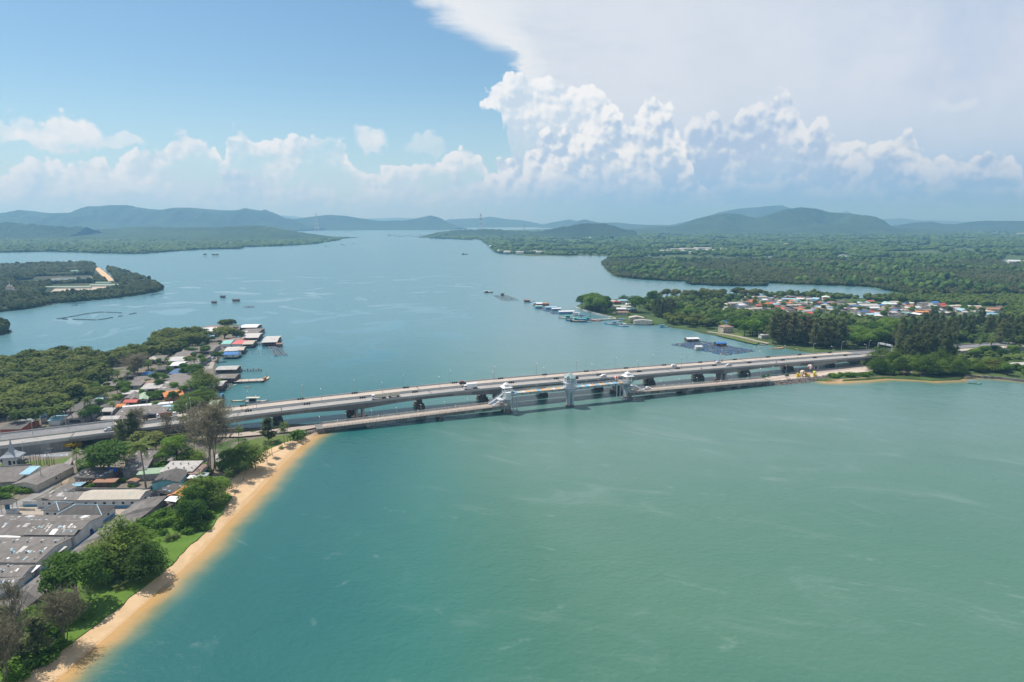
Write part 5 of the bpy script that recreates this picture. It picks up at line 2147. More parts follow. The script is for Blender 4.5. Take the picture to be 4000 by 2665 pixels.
house('pale awning with skewed sheets beside the vented factory hall', LB(308, 748), LB(360, 752), LB(325, 712), 3.4, .4, 'pale', 'grey', 'shed', open_=True, name='awning', cat='awning')
house('flat white roof strip behind the vented factory hall', (-120, 2107), L(180, 1010), (-100, 2092), 4.3, .3, 'white', 'white', 'shed', name='shed', cat='shed')

# long shed with a kinked roof beside the beach trees
lw = [(523, 1966), (411, 2052), (321, 2120), (229, 2192), (140, 2256), (0, 2362), (-140, 2475)]
rw = [(655, 1936), (592, 1992), (468, 2082), (352, 2172), (212, 2287), (70, 2400), (-60, 2520)]
shed = empty('long_shed', G(300, 2190, 1.2), 0, 'very long low grey roofed shed running beside the beach trees', 'shed')
Lp, Rp = [G(x, y, 4.6) for x, y in lw], [G(x, y, 4.2) for x, y in rw]
SEG = 4
pl, pr = [], []
for i in range(len(Lp) - 1):
    for j in range(SEG):
        pl.append(Lp[i].lerp(Lp[i + 1], j / SEG))
        pr.append(Rp[i].lerp(Rp[i + 1], j / SEG))
pl.append(Lp[-1])
pr.append(Rp[-1])
inv = Matrix.Translation(-shed.location)
for i in range(len(pl) - 1):
    mb = MB()
    a, b, c, d = pl[i], pl[i + 1].lerp(pl[i], .015), pr[i + 1].lerp(pr[i], .015), pr[i]
    up = Vector((0, 0, 1.0))
    m0, m1 = (a + d) / 2 + up, (b + c) / 2 + up
    dz = Vector((0, 0, -.14))
    for q in ((a, b, m1, m0), (m0, m1, c, d)):
        mb.add([*q, *[p + dz for p in q]], [(0, 1, 2, 3), (7, 6, 5, 4), (0, 4, 5, 1), (1, 5, 6, 2), (2, 6, 7, 3), (3, 7, 4, 0)])
    o = mb.build('roof_section', ROOF['grey'] if i % 5 != 3 else ROOF['dark'], shed)
    o.matrix_parent_inverse = inv
mb = MB()
for line in (pl, pr):
    s_ = [p + (q - p) * .06 for p, q in zip(line, (pr if line is pl else pl))]
    for p, q in zip(s_[:-1], s_[1:]):
        mb.quad((p.x, p.y, 1.0), (q.x, q.y, 1.0), (q.x, q.y, 4.2), (p.x, p.y, 4.2))
a, d = pl[0].lerp(pr[0], .06), pr[0].lerp(pl[0], .06)
mb.add([(a.x, a.y, 1), (d.x, d.y, 1), (d.x, d.y, 4.2), ((a.x + d.x) / 2, (a.y + d.y) / 2, 5.3), (a.x, a.y, 4.5)], [(0, 1, 2, 3, 4)])
o = mb.build('wall', WALL['grey'], shed)
o.matrix_parent_inverse = inv

house('long grey roofed barrack running up beside the narrow lane', L1(200, 1490), L1(545, 1500), L1(620, 1212), 3.2, 1.2, 'grey', 'cream', 'd', wins=1, name='barrack', cat='building')
house('broad flat grey roof at the frame edge below the elephant pavilion', (-110, 1892), L1(235, 1445), L1(-120, 1270), 3.0, .5, 'grey', 'grey', 'shed', name='shed', cat='shed')
house('small bluish white tin roof between the flat roof and the barrack', L1(295, 1345), L1(425, 1340), L1(325, 1250), 3.2, .5, 'sky', 'white', 'shed', name='shed', cat='shed')
house('dark grey gabled house with rows of white roof tiles beside the mango tree', L1(1108, 1385), L1(1540, 1390), L1(1280, 1240), 3.0, 1.2, 'dark', 'grey', patches=18, name='house')
house('patched grey roofed hall behind the twin blue water tanks', L3(300, 730), L3(640, 700), L3(420, 575), 3.4, .9, 'grey', 'grey', 'shed', patches=16, name='hall', cat='building')
house('grey roofed hall with big white patch in front of the dark trees', L3(330, 560), L3(680, 555), L3(330, 455), 4.2, .9, 'grey', 'cream', 'shed', patches=9, name='hall', cat='building')
house('low lean-to with pale turquoise sheets under the patched hall', L3(520, 778), L3(850, 755), L3(545, 712), 2.8, .4, 'green', 'grey', 'shed', patches=4, name='lean_to', cat='shed')
house('wide light grey metal roof with seven vents behind the gabled workshop', L3(862, 735), L3(1330, 728), L3(962, 604), 4.0, .7, 'pale', 'grey', 'shed', vents=7, name='workshop', cat='workshop')
house('brownish lean-to roof on the end of the vented metal roof', L3(1280, 765), L3(1415, 765), L3(1400, 645), 3.4, .4, 'brown', 'white', 'shed', name='lean_to', cat='shed')
house('dark grey gabled workshop with turquoise side wall', L3(735, 905), L3(1135, 885), L3(900, 740), 3.8, 1.4, 'dark', 'turq', 'd', name='workshop', cat='workshop')
house('dark grey lower roof with pale sheets in front of the turquoise walled workshop', L3(800, 1015), L3(1060, 1060), L3(950, 905), 3.4, .7, 'dark', 'grey', 'd', patches=6, name='shed', cat='shed')
house('bright orange tarpaulin roof beside the beach almond tree', L3(970, 1092), L3(1180, 1094), L3(1085, 975), 2.8, 1.1, 'orange', 'wood', 'd', open_=True, name='shelter', cat='shelter')
house('white sheet roofed shelter in front of the orange tarpaulin', L3(942, 1160), L3(1085, 1178), L3(1050, 1078), 2.6, .6, 'white', 'grey', 'w', open_=True, name='shelter', cat='shelter')
house('small white roof among bushes beside the orange tarpaulin', L3(1180, 1220), L3(1275, 1222), L3(1205, 1165), 2.6, .4, 'white', 'white', 'shed', name='shed', cat='shed')
house('white roofed shack behind the beach almond tree', L3(1270, 830), L3(1500, 830), L3(1330, 765), 2.8, .4, 'white', 'orange', 'shed', name='shack', cat='shed')
house('thatched beach shelter with dark roof under the coconut palms', L3(1700, 590), L3(1930, 560), L3(1800, 480), 2.6, 1.0, 'pale', 'wood', 'd', open_=True, name='beach_shelter', cat='shelter')
house('low rusty roofed shed in the kitchen garden', L(1392, 132), L(1690, 128), L(1420, 92), 2.2, .3, 'rust', 'wood', 'shed', name='shed', cat='shed')
house('tiny grey shed with red roof battens in the garden', L(1890, 118), L(2010, 122), L(1900, 85), 2.1, .6, 'rust', 'grey', 'd', name='shed', cat='shed')
house('flat glassy cold frame beside the bare rafters', L(1032, 188), L(1188, 190), L(1120, 108), 1.0, .25, 'sky', 'wood', 'shed', name='cold_frame', cat='greenhouse', over=.05)
# bare rafters
rf = empty('roof_frame', G(*L(1300, 150), 1.2), RAD(8), 'bare timber roof frame without covering in the kitchen garden', 'roof frame')
TIMB = mat('timber_reddish', (0.36, 0.20, 0.12), .9, var=.2)
for i in range(7):
    mb = MB()
    mb.box((-4.2 + 1.4 * i, 0, 2.2), (.16, 6.0, .16))
    mb.build('rafter', TIMB, rf)
for y in (-2.8, 0, 2.8):
    mb = MB()
    mb.box((0, y, 2.05), (9, .16, .14))
    mb.build('batten', TIMB, rf)
for x in (-4.2, 4.2):
    for y in (-2.8, 2.8):
        mb = MB()
        mb.box((x, y, 1.0), (.18, .18, 2.0))
        mb.build('post', TIMB, rf)
# twin blue water tanks on a stand
M_TANK = mat('blue_plastic', (0.015, 0.09, 0.50), .4, var=.12)
st = empty('tank_stand', G(*L1(1680, 1385), 1.2), RAD(5), 'red steel stand carrying two blue water tanks', 'tank stand')
mb = MB()
mb.box((0, 0, 2.4), (4.2, 2.2, .25))
for x in (-1.9, 1.9):
    for y in (-.9, .9):
        mb.box((x, y, 1.2), (.18, .18, 2.4))
mb.build('frame', mat('red_oxide', (0.30, 0.09, 0.06), .8), st)
for x, wd in ((-1.02, 'west'), (1.02, 'east')):
    mb = MB()
    mb.lathe([(.80, 0), (.95, .15)] + [(.95 + .03 * (i % 2), .4 + .28 * i) for i in range(6)] + [(.9, 2.0), (.45, 2.35), (.2, 2.42)], 18)
    o = mb.build('water_tank', M_TANK, None, st.location + Matrix.Rotation(RAD(5), 3, 'Z') @ Vector((x, 0, 2.53)), 0, smooth=True)
    mb = MB()
    mb.lathe([(.30, 2.36), (.32, 2.5), (.05, 2.56)], 12)
    mb.build('lid', M_WHITE, o)
    set_props(o, f'{wd} one of the two blue ribbed water tanks on the red stand', 'water tank', 'blue water tanks on the stand')
# small roofed water tower at the frame edge
wt = empty('tank_hut', G(*L(150, 600), 1.2), RAD(10), 'small grey roofed hut sheltering a dark blue tank', 'hut')
mb = MB()
for x in (-2.1, 2.1):
    for y in (-1.6, 1.6):
        mb.box((x, y, 2.5), (.22, .22, 5.0))
mb.build('post', WALL['white'], wt)
mb = MB()
pts = slope_pts(4.4, 3.4, 5.0, 1.3, 'w', .5)
for q in pts.values():
    mb.add([*q, *[(x, y, z - .12) for x, y, z in q]], [(0, 1, 2, 3), (7, 6, 5, 4), (0, 4, 5, 1), (1, 5, 6, 2), (2, 6, 7, 3), (3, 7, 4, 0)])
mb.build('roof', ROOF['dark'], wt)
mb = MB()
mb.box((1.2, -.2, 1.0), (3.4, 3.0, 2.0))
mb.build('base', WALL['white'], wt)
o = MB().lathe([(.8, 0), (.85, .3), (.85, 2.2), (.4, 2.6)], 14).build('water_tank', mat('blue_tank_dark', (0.03, 0.11, 0.22), .5), None, wt.location + Vector((-.9, .2, 2.1)), 0, smooth=True)
set_props(o, 'dark blue tank under the small grey roofed hut', 'water tank')
# white compound wall with a blue foot
def wall_run(label, p, q, h, m1, band=None, t=.25, z=1.2, name='compound_wall'):
    a, b = G(*p, z), G(*q, z)
    r = empty(name, (a + b) / 2, math.atan2((b - a).y, (b - a).x), label, 'wall')
    ln = (b - a).length
    n = max(1, int(ln / 3.2))
    for i in range(n):
        mb = MB()
        mb.box((-ln / 2 + ln * (i + .5) / n, 0, h / 2 - .1), (ln / n - .04, t, h + .2))
        mb.build('panel', m1, r)
    if band:
        mb = MB()
        mb.box((0, -t / 2 - .02, .45), (ln, .06, .8))
        mb.build('painted_band', band, r)
    return r


wall_run('long white compound wall with blue foot at the yard behind the office', L(345, 487), L(760, 480), 2.4, WALL['white'], M_BLUEBAND)
wall_run('grey block wall along the garden beside the lane', L(990, 10), L(1085, -150), 2.0, WALL['grey'])
wall_run('grey garden wall behind the white warehouse', L(1040, 255), L(2200, 262), 1.4, WALL['grey'])
wall_run('low beige yard wall in front of the small hip roofed house', L(240, 545), L(520, 548), 1.0, WALL['cream'])
wall_run('dark wall between the lawn and the flat grey roof', L1(0, 1262), L1(480, 1222), 1.4, WALL['grey'])

# elephant pavilion
ep = empty('pavilion', G(*L1(195, 1190), 1.2), RAD(14), 'little white pavilion with swept grey roof and tall spire', 'pavilion')
mb = MB()
mb.box((0, 0, 2.0), (6.4, 5.0, 4.0))
mb.build('wall', WALL['white'], ep)
mb = MB()
mb.box((-.3, -2.53, 1.4), (1.1, .1, 2.6))
mb.box((1.6, -2.53, 1.6), (.9, .1, 1.6))
mb.build('door', M_DARK, ep)
mb = MB()
for z, a, b in ((4.0, 4.6, 3.9), (4.25, 3.9, 3.3)):
    mb.prism([(-a, -b), (a, -b), (a, b), (-a, b)], z, z + .25)
prev = [(-4.4, -3.7), (4.4, -3.7), (4.4, 3.7), (-4.4, 3.7)]
for k_, (z0, z1, s0, s1) in enumerate(((4.5, 5.6, 1.0, .62), (5.6, 7.0, .62, .30), (7.0, 9.0, .30, .14), (9.0, 13.2, .13, .01))):
    mb.prism([(x * s0, y * s0) for x, y in prev], z0, z1, [(x * s1, y * s1) for x, y in prev])
mb.build('roof', mat('roof_slate_light', (0.36, 0.38, 0.41), .5, var=.1), ep)
M_ELE = mat('elephant_grey', (0.15, 0.15, 0.155), .8, var=.2)


def elephant(loc, rz, label):
    r = empty('elephant_statue', loc, rz, label, 'statue')
    mb = MB()
    body = [(-1.9, 1.9, .25), (-1.6, 1.95, .75), (-.8, 2.0, 1.0), (.2, 2.1, 1.05), (1.0, 2.2, .9), (1.6, 2.5, .75), (2.2, 2.75, .72), (2.7, 2.7, .55), (3.0, 2.4, .36), (3.15, 1.8, .26), (3.2, 1.1, .2), (3.35, .5, .15), (3.65, .25, .1)]
    mb.tube([(x, 0, z) for x, z, q in body], [q for x, z, q in body], 12)
    for x, y in ((-1.2, -.55), (-1.2, .55), (1.0, -.55), (1.0, .55)):
        mb.tube([(x, y, 2.0), (x, y, .9), (x + .05, y, 0)], [.48, .33, .36], 9)
    mb.tube([(-1.9, 0, 2.2), (-2.25, 0, 1.5), (-2.2, 0, .9)], [.12, .07, .05], 6)
    mb.build('body', M_ELE, r, smooth=True)
    for y in (-1, 1):
        e = MB()
        e.add([(2.0, .66 * y, 3.2), (1.5, 1.15 * y, 3.0), (1.3, 1.3 * y, 2.3), (1.55, 1.1 * y, 1.8), (2.1, .7 * y, 2.2), (1.9, .75 * y, 2.6)], [(0, 1, 5), (1, 2, 5), (2, 3, 5), (3, 4, 5), (4, 0, 5)])
        e.build('ear', M_ELE, r)
        e = MB()
        e.tube([(2.95, .3 * y, 2.2), (3.4, .42 * y, 1.75), (3.8, .42 * y, 1.9)], [.1, .08, .03], 6)
        e.build('tusk', M_WHITE, r)
    return r


elephant(G(*L1(95, 1210), 1.2), RAD(190), 'grey elephant statue at the west side of the white pavilion')
elephant(G(*L1(318, 1200), 1.2), RAD(10), 'grey elephant statue at the east side of the white pavilion')

# roads, yards and lawns
M_YARD = mat('yard_concrete', (0.40, 0.345, 0.285), .9, col2=(0.30, 0.265, 0.225), scale=.18, detail=6)
M_LANE = mat('lane_asphalt', (0.27, 0.262, 0.255), .9, col2=(0.21, 0.205, 0.20), scale=.3)
M_DIRT = mat('dirt_path', (0.36, 0.28, 0.20), .95, col2=(0.26, 0.20, 0.14), scale=.25, detail=6)
ribbon('road', rough_line([G(x, y, 1.22) for x, y in [(-500, 1850), (0, 1789), (120, 1775), (250, 1769), (345, 1757), (420, 1745), (520, 1748), (600, 1770), (680, 1790), (760, 1800)]], 10, 0, 1), 7.5, 1.225, M_LANE)
ribbon('lane', [G(x, y, 1.23) for x, y in [(262, 1790), (255, 1815), (240, 1835), (222, 1860), (205, 1885), (180, 1912), (140, 1935), (90, 1958), (30, 1990), (-80, 2040)]], 4.6, 1.232, M_LANE)
ribbon('dirt_path', [G(x, y, 1.23) for x, y in [(285, 1800), (272, 1835), (262, 1865), (250, 1890)]], 2.4, 1.236, M_DIRT)
sheet('yard', [G(x, y, 1.24) for x, y in [L(1200, 480), L(1960, 480), L(1300, 985), L(900, 1260), L(520, 1519), L(60, 1800), L(-500, 2300), L(-600, 2200), L(520, 1330), L(1100, 920), L(1560, 640)]], 1.24, M_YARD)
sheet('yard', [G(x, y, 1.244) for x, y in [L(130, 500), L(860, 485), L(800, 615), L(180, 610)]], 1.244, M_YARD)
sheet('lawn', rough_line([G(x, y, 1.235) for x, y in [(0, 1812), (110, 1802), (190, 1795), (280, 1785), (262, 1800), (240, 1815), (205, 1818), (120, 1823), (0, 1832)]], 4, .3), 1.235, M_LAWN)
sheet('lawn', rough_line([G(x, y, 1.236) for x, y in [(215, 1845), (228, 1850), (180, 1905), (150, 1922), (140, 1915)]], 4, .3), 1.236, M_LAWN)
sheet('lawn', rough_line([G(x, y, 1.234) for x, y in [(200, 1760), (420, 1730), (445, 1722), (430, 1738), (330, 1755), (205, 1764)]], 4, .3), 1.234, M_LAWN)
sheet('lawn', rough_line([G(x, y, 1.262) for x, y in [(912, 1740), (1000, 1712), (1100, 1700), (1190, 1700), (1185, 1712), (1150, 1728), (1090, 1752), (1020, 1788), (960, 1800)]], 5, .6), 1.262, M_LAWN)
GREEN = [(60, 2660), (188, 2580), (303, 2493), (389, 2431), (531, 2314), (599, 2264), (673, 2204), (746, 2124), (826, 2062), (874, 1992), (908, 1940), (880, 1925), (820, 1985), (740, 2040), (640, 2000), (560, 2045), (480, 2100), (360, 2190), (230, 2300), (120, 2400), (0, 2480), (-200, 2650)]
M_GREEN = mat('grass_bright', (0.075, 0.155, 0.016), .95, col2=(0.105, 0.185, 0.026), scale=.15, detail=6)
sheet('grass_bank', rough_line([G(x, y, 1.40) for x, y in GREEN + [GREEN[0]]], 3, .5, 3)[:-1], 1.40, M_GREEN)
ribbon('causeway', [G(x, y, 1.9) for x, y in [(760, 1715), (830, 1700), (940, 1697), (1020, 1690), (1100, 1682), (1180, 1672), (1262, 1657)]], 8.5, 2.0, M_OLDROAD)
sheet('sand_flat', rough_line([G(x, y, 1.38) for x, y in [(870, 1992), (914, 1939), (922, 1907), (935, 1875), (990, 1820), (1035, 1785), (1094, 1756), (1154, 1732), (1197, 1709), (1150, 1716), (1090, 1738), (1030, 1765), (985, 1795), (955, 1835), (925, 1855), (900, 1880), (885, 1910), (860, 1975)]], 2, .2), 1.375, M_SAND)
ribbon('dirt_path', rough_line([G(x, y, 1.3) for x, y in [(700, 1790), (760, 1810), (860, 1860), (920, 1880)]], 4, .6), 5.0, 1.252, M_DIRT)
# ------------------------------------------------------------------ trees by the west beach
for k_, x, y, yt, lb, wp in [
    ('almond', 488, 2205, 2010, 'tallest layered almond tree of the great clump by the beach', 200),
    ('almond', 572, 2258, 2100, 'layered almond tree nearest the sand at the great clump', 140),
    ('almond', 420, 2262, 2120, 'darker almond tree in front of the great beach clump', 150),
    ('mango', 305, 2362, 2166, 'rounded dark tree between the long shed and the grass bank', 185),
    ('almond', 795, 1975, 1846, 'spreading almond tree at the narrow beach bend by the orange roof', 165),
    ('mango', 765, 2005, 1905, 'dark round tree beside the orange tarpaulin roof', 85),
    ('mango', 850, 1945, 1868, 'smaller dark crown by the sand bend', 85),
    ('almond', 962, 1836, 1712, 'layered tree with pale top standing in the open sand', 125),
    ('mango', 905, 1835, 1760, 'dark low tree behind the layered sand tree', 90),
    ('mango', 755, 2050, 1955, 'green tree at the top of the bush thicket', 100),
    ('mango', 430, 1848, 1732, 'wide mango tree shading the patched hall beside the blue tanks', 165),
    ('mango', 395, 1840, 1775, 'lower side crown beside the wide mango tree', 80),
    ('mango', 692, 1800, 1706, 'bright green round tree behind the vented metal roof', 96),
    ('almond', 740, 1800, 1748, 'flat topped light green tree behind the vented metal roof', 130),
    ('mango', 650, 1815, 1765, 'leafy tree beside the path to the vented workshop', 70),
    ('olive', 575, 1768, 1692, 'very dark drooping tree beside the road bridge girders', 100),
    ('mango', 610, 1765, 1705, 'dark tree standing next to the drooping tree under the bridge', 70),
    ('casuarina_bare', 842, 1836, 1590, 'huge leafless looking casuarina with many upright stems', 175),
    ('casuarina_bare', 655, 1742, 1622, 'thin half bare casuarina in front of the road bridge', 80),
    ('casuarina_bare', 545, 1730, 1604, 'bare brown casuarina rising over the parapet of the bridge', 60),
    ('casuarina_bare', 770, 1720, 1596, 'pale bare casuarina behind the huge many stemmed one', 100),
    ('casuarina_dense', 474, 1755, 1634, 'dark column shaped casuarina in front of the silver pickup', 55),
    ('casuarina_dense', 520, 1745, 1606, 'taller column casuarina next to the dark column casuarina', 52),
    ('casuarina', 1051, 1726, 1627, 'young casuarina alone on the beach lawn', 60),
    ('casuarina_bare', 70, 2605, 2290, 'brown casuarina at the bottom corner thicket', 130),
    ('casuarina_bare', 262, 2510, 2325, 'fine needled casuarina on the grass bank by the sand', 130),
    ('casuarina', 15, 2560, 2360, 'greenish casuarina at the frame edge of the corner thicket', 110),
    ('casuarina', 150, 2560, 2395, 'low casuarina between the two brown casuarinas', 110),
    ('casuarina_bare', 20, 2680, 2440, 'reddish dry casuarina nearest to the camera', 130),
    ('yellow', 287, 1754, 1728, 'yellow flowering tree beside the retaining wall', 54),
    ('bush', 1156, 1716, 1672, 'bright green round bush tree near the old bridge end', 72),
    ('palm', 301, 1834, 1765, 'coconut palm where the dirt path meets the lane', None),
    ('palm', 571, 1916, 1748, 'tallest slender coconut palm above the garden sheds', None),
    ('palm', 717, 1712, 1635, 'coconut palm seen against the bridge girder', None),
    ('palm', 933, 1742, 1676, 'coconut palm beside the causeway at the lawn', None),
    ('palm', 1112, 1738, 1676, 'coconut palm on the lawn beside the bright green bush tree', None),
    ('palm', 1124, 1728, 1661, 'coconut palm closest to the causeway on the lawn', None),
    ('palm', 1043, 1804, 1750, 'coconut palm on the open sand, lower one of a pair', None),
    ('palm', 1063, 1778, 1725, 'coconut palm at the lawn edge, upper one of a pair', None),
    ('palm', 998, 1835, 1768, 'coconut palm right of the layered sand tree', None),
    ('palm', 951, 1876, 1818, 'coconut palm on the sand in front of the layered tree', None),
    ('palm', 905, 1910, 1846, 'coconut palm beside the narrow beach bend', None),
    ('palm', 760, 1775, 1722, 'coconut palm between the green tree and the bare casuarina', None),
    ('palm', 636, 1800, 1752, 'small palm at the path beside the leafy tree', None),
    ('low_palm', 665, 2112, 2082, 'young stemless palm on the upper grass bank', None),
    ('low_palm', 690, 2100, 2076, 'yellowish young palm on the upper grass bank', None),
    ('low_palm', 472, 2300, 2262, 'young palm in the grass below the great almond clump', None),
    ('low_palm', 1100, 1752, 1738, 'low palm tuft on the beach lawn', None),
    ('oil_palm', 69, 1672, 1600, 'oil palm by the brown roofed shelter', None),
    ('oil_palm', 138, 1670, 1594, 'broad oil palm beside the west approach road', None),
    ('oil_palm', 219, 1656, 1587, 'oil palm in front of the pale tin shack', None),
    ('palm', 286, 1652, 1580, 'tall palm with open crown beside the west approach road', None),
    ('palm', 352, 1640, 1563, 'palm rising out of a dense dark tree', None),
    ('mango', 357, 1644, 1584, 'dense dark tree under the palm beside the west approach', 72),
    ('palm', 424, 1592, 1545, 'palm between the grey village roofs', None),
    ('palm', 466, 1508, 1463, 'palm at the village edge by the mangroves', None),
    ('palm', 375, 1532, 1495, 'palm where mangroves meet the first roofs', None),
    ('palm', 452, 1448, 1428, 'palm above the village inlet', None),
    ('palm', 415, 1450, 1428, 'palm at the inlet beside the tan tree', None),
    ('oil_palm', 175, 1648, 1592, 'smaller palm behind the broad oil palm', None),
    ('casuarina_bare', 540, 1470, 1390, 'brown bare crowned tree at the village inlet', 130),
    ('olive', 395, 1560, 1511, 'tan coloured round tree above the long white roofs', 78),
    ('olive', 424, 1486, 1446, 'tan coloured round tree by the mangrove edge', 60),
    ('olive', 890, 1292, 1248, 'round tree on the tip of the village spit', 54),
    ('olive', 878, 1330, 1278, 'wide olive tree behind the stilt houses', 72),
    ('olive', 925, 1325, 1292, 'olive tree next to the brown stilt roofs', 46),
    ('almond', 795, 1524, 1438, 'largest layered almond tree on the village waterfront', 108),
    ('almond', 790, 1578, 1508, 'brownish layered almond tree below the largest waterfront one', 118),
    ('almond', 712, 1612, 1552, 'almond tree beside the long white canopy roof', 70),
    ('mango', 760, 1600, 1553, 'small almond crown by the blue roofed stilt house', 62),
    ('mango', 762, 1478, 1425, 'fresh green tree above the waterfront road', 60),
    ('mango', 852, 1408, 1374, 'dark tree beside the blue roofed house on stilts', 42),
    ('mango', 866, 1350, 1338, 'little tree beside the turquoise roof', 30),
    ('mango', 800, 1382, 1356, 'round tree at the bend of the waterfront road', 34),
    ('mango', 737, 1422, 1392, 'dark round tree among the middle village roofs', 32),
    ('mango', 750, 1382, 1358, 'tree between the grey roofs of the upper village', 32),
    ('mango', 612, 1488, 1458, 'dark bushy tree beside the blue village roof', 54),
    ('mango', 668, 1432, 1415, 'bush tree behind the blue village roof', 40),
    ('mango', 590, 1560, 1530, 'dark tree at the corner of the orange walled house', 36),
    ('mango', 622, 1556, 1526, 'round tree touching the orange walled house', 42),
    ('park', 464, 1568, 1540, 'light green tree beside the small village yard', 34),
    ('mango', 485, 1535, 1490, 'leafy tree in the middle of the lower village', 50),
    ('park', 660, 1412, 1398, 'low light green tree between brown roofs', 30),
    ('park', 560, 1530, 1512, 'pale green tree at the teal gable', 34),
]:
    TR(k_, x, y, yt, lb, None, wp)
# thickets: bushes one by one
nb = 0
for x, y, h, lbg in [(q[0], q[1], q[2], 'bushes in the corner thicket') for q in [(20, 2500, 4), (60, 2530, 4), (110, 2480, 5), (150, 2440, 4), (95, 2420, 4), (190, 2480, 4.5), (230, 2440, 4), (200, 2390, 4), (30, 2610, 4), (80, 2640, 4), (150, 2600, 3.5), (200, 2560, 3), (240, 2540, 3), (-20, 2560, 5), (40, 2470, 4), (280, 2400, 4), (250, 2350, 3), (190, 2330, 3), (120, 2370, 3), (340, 2420, 2)]] + \
        [(q[0], q[1], q[2], 'bushes beside the orange roof thicket') for q in [(600, 2032, 3.5), (640, 2012, 3.2), (680, 2018, 3.2), (720, 2028, 4), (760, 2050, 5), (790, 2030, 4), (610, 2060, 4), (660, 2050, 4), (700, 2065, 3.5), (740, 2085, 3), (570, 2060, 4), (800, 2065, 3), (825, 2020, 3), (640, 2085, 2.5), (590, 2100, 2.5)]] + \
        [(q[0], q[1], q[2], 'bushes along the lane hedge') for q in [(10, 1925, 3.5), (35, 1920, 3), (60, 1915, 3), (85, 1920, 3), (100, 1925, 2.5), (5, 1945, 3), (30, 1945, 2.5), (122, 1912, 2.4)]] + \
        [(q[0], q[1], q[2], 'bushes in the kitchen garden') for q in [(350, 1905, 1.5), (360, 1900, 2), (440, 1902, 1.8), (508, 1902, 1.5), (520, 1903, 1.3), (408, 1880, 2), (535, 1875, 2), (470, 1885, 2.4), (600, 1850, 2), (590, 1860, 2), (330, 1838, 3), (345, 1830, 3), (520, 1860, 3), (540, 1850, 2.4)]] + \
        [(q[0], q[1], q[2], 'bushes behind the bare casuarina') for q in [(620, 1830, 4), (640, 1840, 3), (600, 1800, 3), (790, 1830, 3), (870, 1830, 4), (900, 1860, 2.5), (820, 1850, 3), (990, 1690, 1.6), (940, 1705, 1.2)]]:
    tree('bush', G(x, y, 1.2), h, 'green leafy shrub among the ' + lbg, lbg, 1.15)

# ------------------------------------------------------------------ mangroves of the west shore, tree by tree
def in_poly_px(poly, s, seed, zmin=0, jit=.42):
    r = np.random.default_rng(seed)
    P = [G(x, y, 0) for x, y in poly]
    xs, ys = np.arange(min(p.x for p in P), max(p.x for p in P), s), np.arange(min(p.y for p in P), max(p.y for p in P), s * .9)
    X, Y = np.meshgrid(xs, ys)
    q = np.stack([X.ravel(), Y.ravel()], -1) + r.uniform(-jit, jit, (X.size, 2)) * s
    q = q[inside(q, P)]
    r.shuffle(q)
    return q


M1 = [(-160, 1446), (0, 1436), (130, 1412), (220, 1402), (300, 1396), (345, 1412), (370, 1424), (432, 1428), (415, 1470), (385, 1520), (345, 1555), (300, 1580), (262, 1612), (235, 1630), (120, 1640), (-160, 1655)]
M2 = [(574, 1398), (584, 1370), (605, 1345), (625, 1325), (720, 1315), (800, 1318), (815, 1336), (790, 1356), (720, 1372), (680, 1388), (640, 1402), (600, 1412)]
M3 = [(370, 1422), (440, 1418), (490, 1400), (520, 1390), (570, 1396), (590, 1410), (540, 1425), (470, 1440), (400, 1440)]
for poly, s, grp, seed in ((M1, 9.6, 'mangroves of the dense west grove', 1), (M2, 9.0, 'mangroves on the north flank of the village spit', 2), (M3, 8.5, 'mangroves around the village inlet', 3)):
    for x, y in in_poly_px(poly, s, seed)[:235]:
        o = tree('mangrove', (x, y, 1.0), rnd.uniform(7.5, 12.0), 'olive green mangrove tree among the ' + grp, grp, rnd.uniform(1.0, 1.3))
# undergrowth that closes the grove
far_wood('mangrove_undergrowth', M1, 5.0, 0.0, GN_MANGROVE, h=(3.5, 6), seed=31)
far_wood('mangrove_undergrowth', M2, 5.0, 0.0, GN_MANGROVE, h=(3, 5.5), seed=32)

# ------------------------------------------------------------------ the stilt village west of the bridges
def HV(xl, yl, xr, yr, yb, roof, label, shape='w', wall='grey', eave=2.9, rise=1.1, patches=0, stilts=False, wins=0, **kw):
    """village house from readings in the enlarged view of the west bank: front eave, back eave row"""
    a, b = LA(xl, yl), LA(xr, yr)
    c = LA(xl + (yl - yb) * .1, yb)
    g = .6 if stilts else 1.2
    return house(label, a, b, c, eave + (.2 if stilts else 0), rise, roof, wall, shape, ground=g, wins=wins, patches=patches, stilts=stilts, **kw)


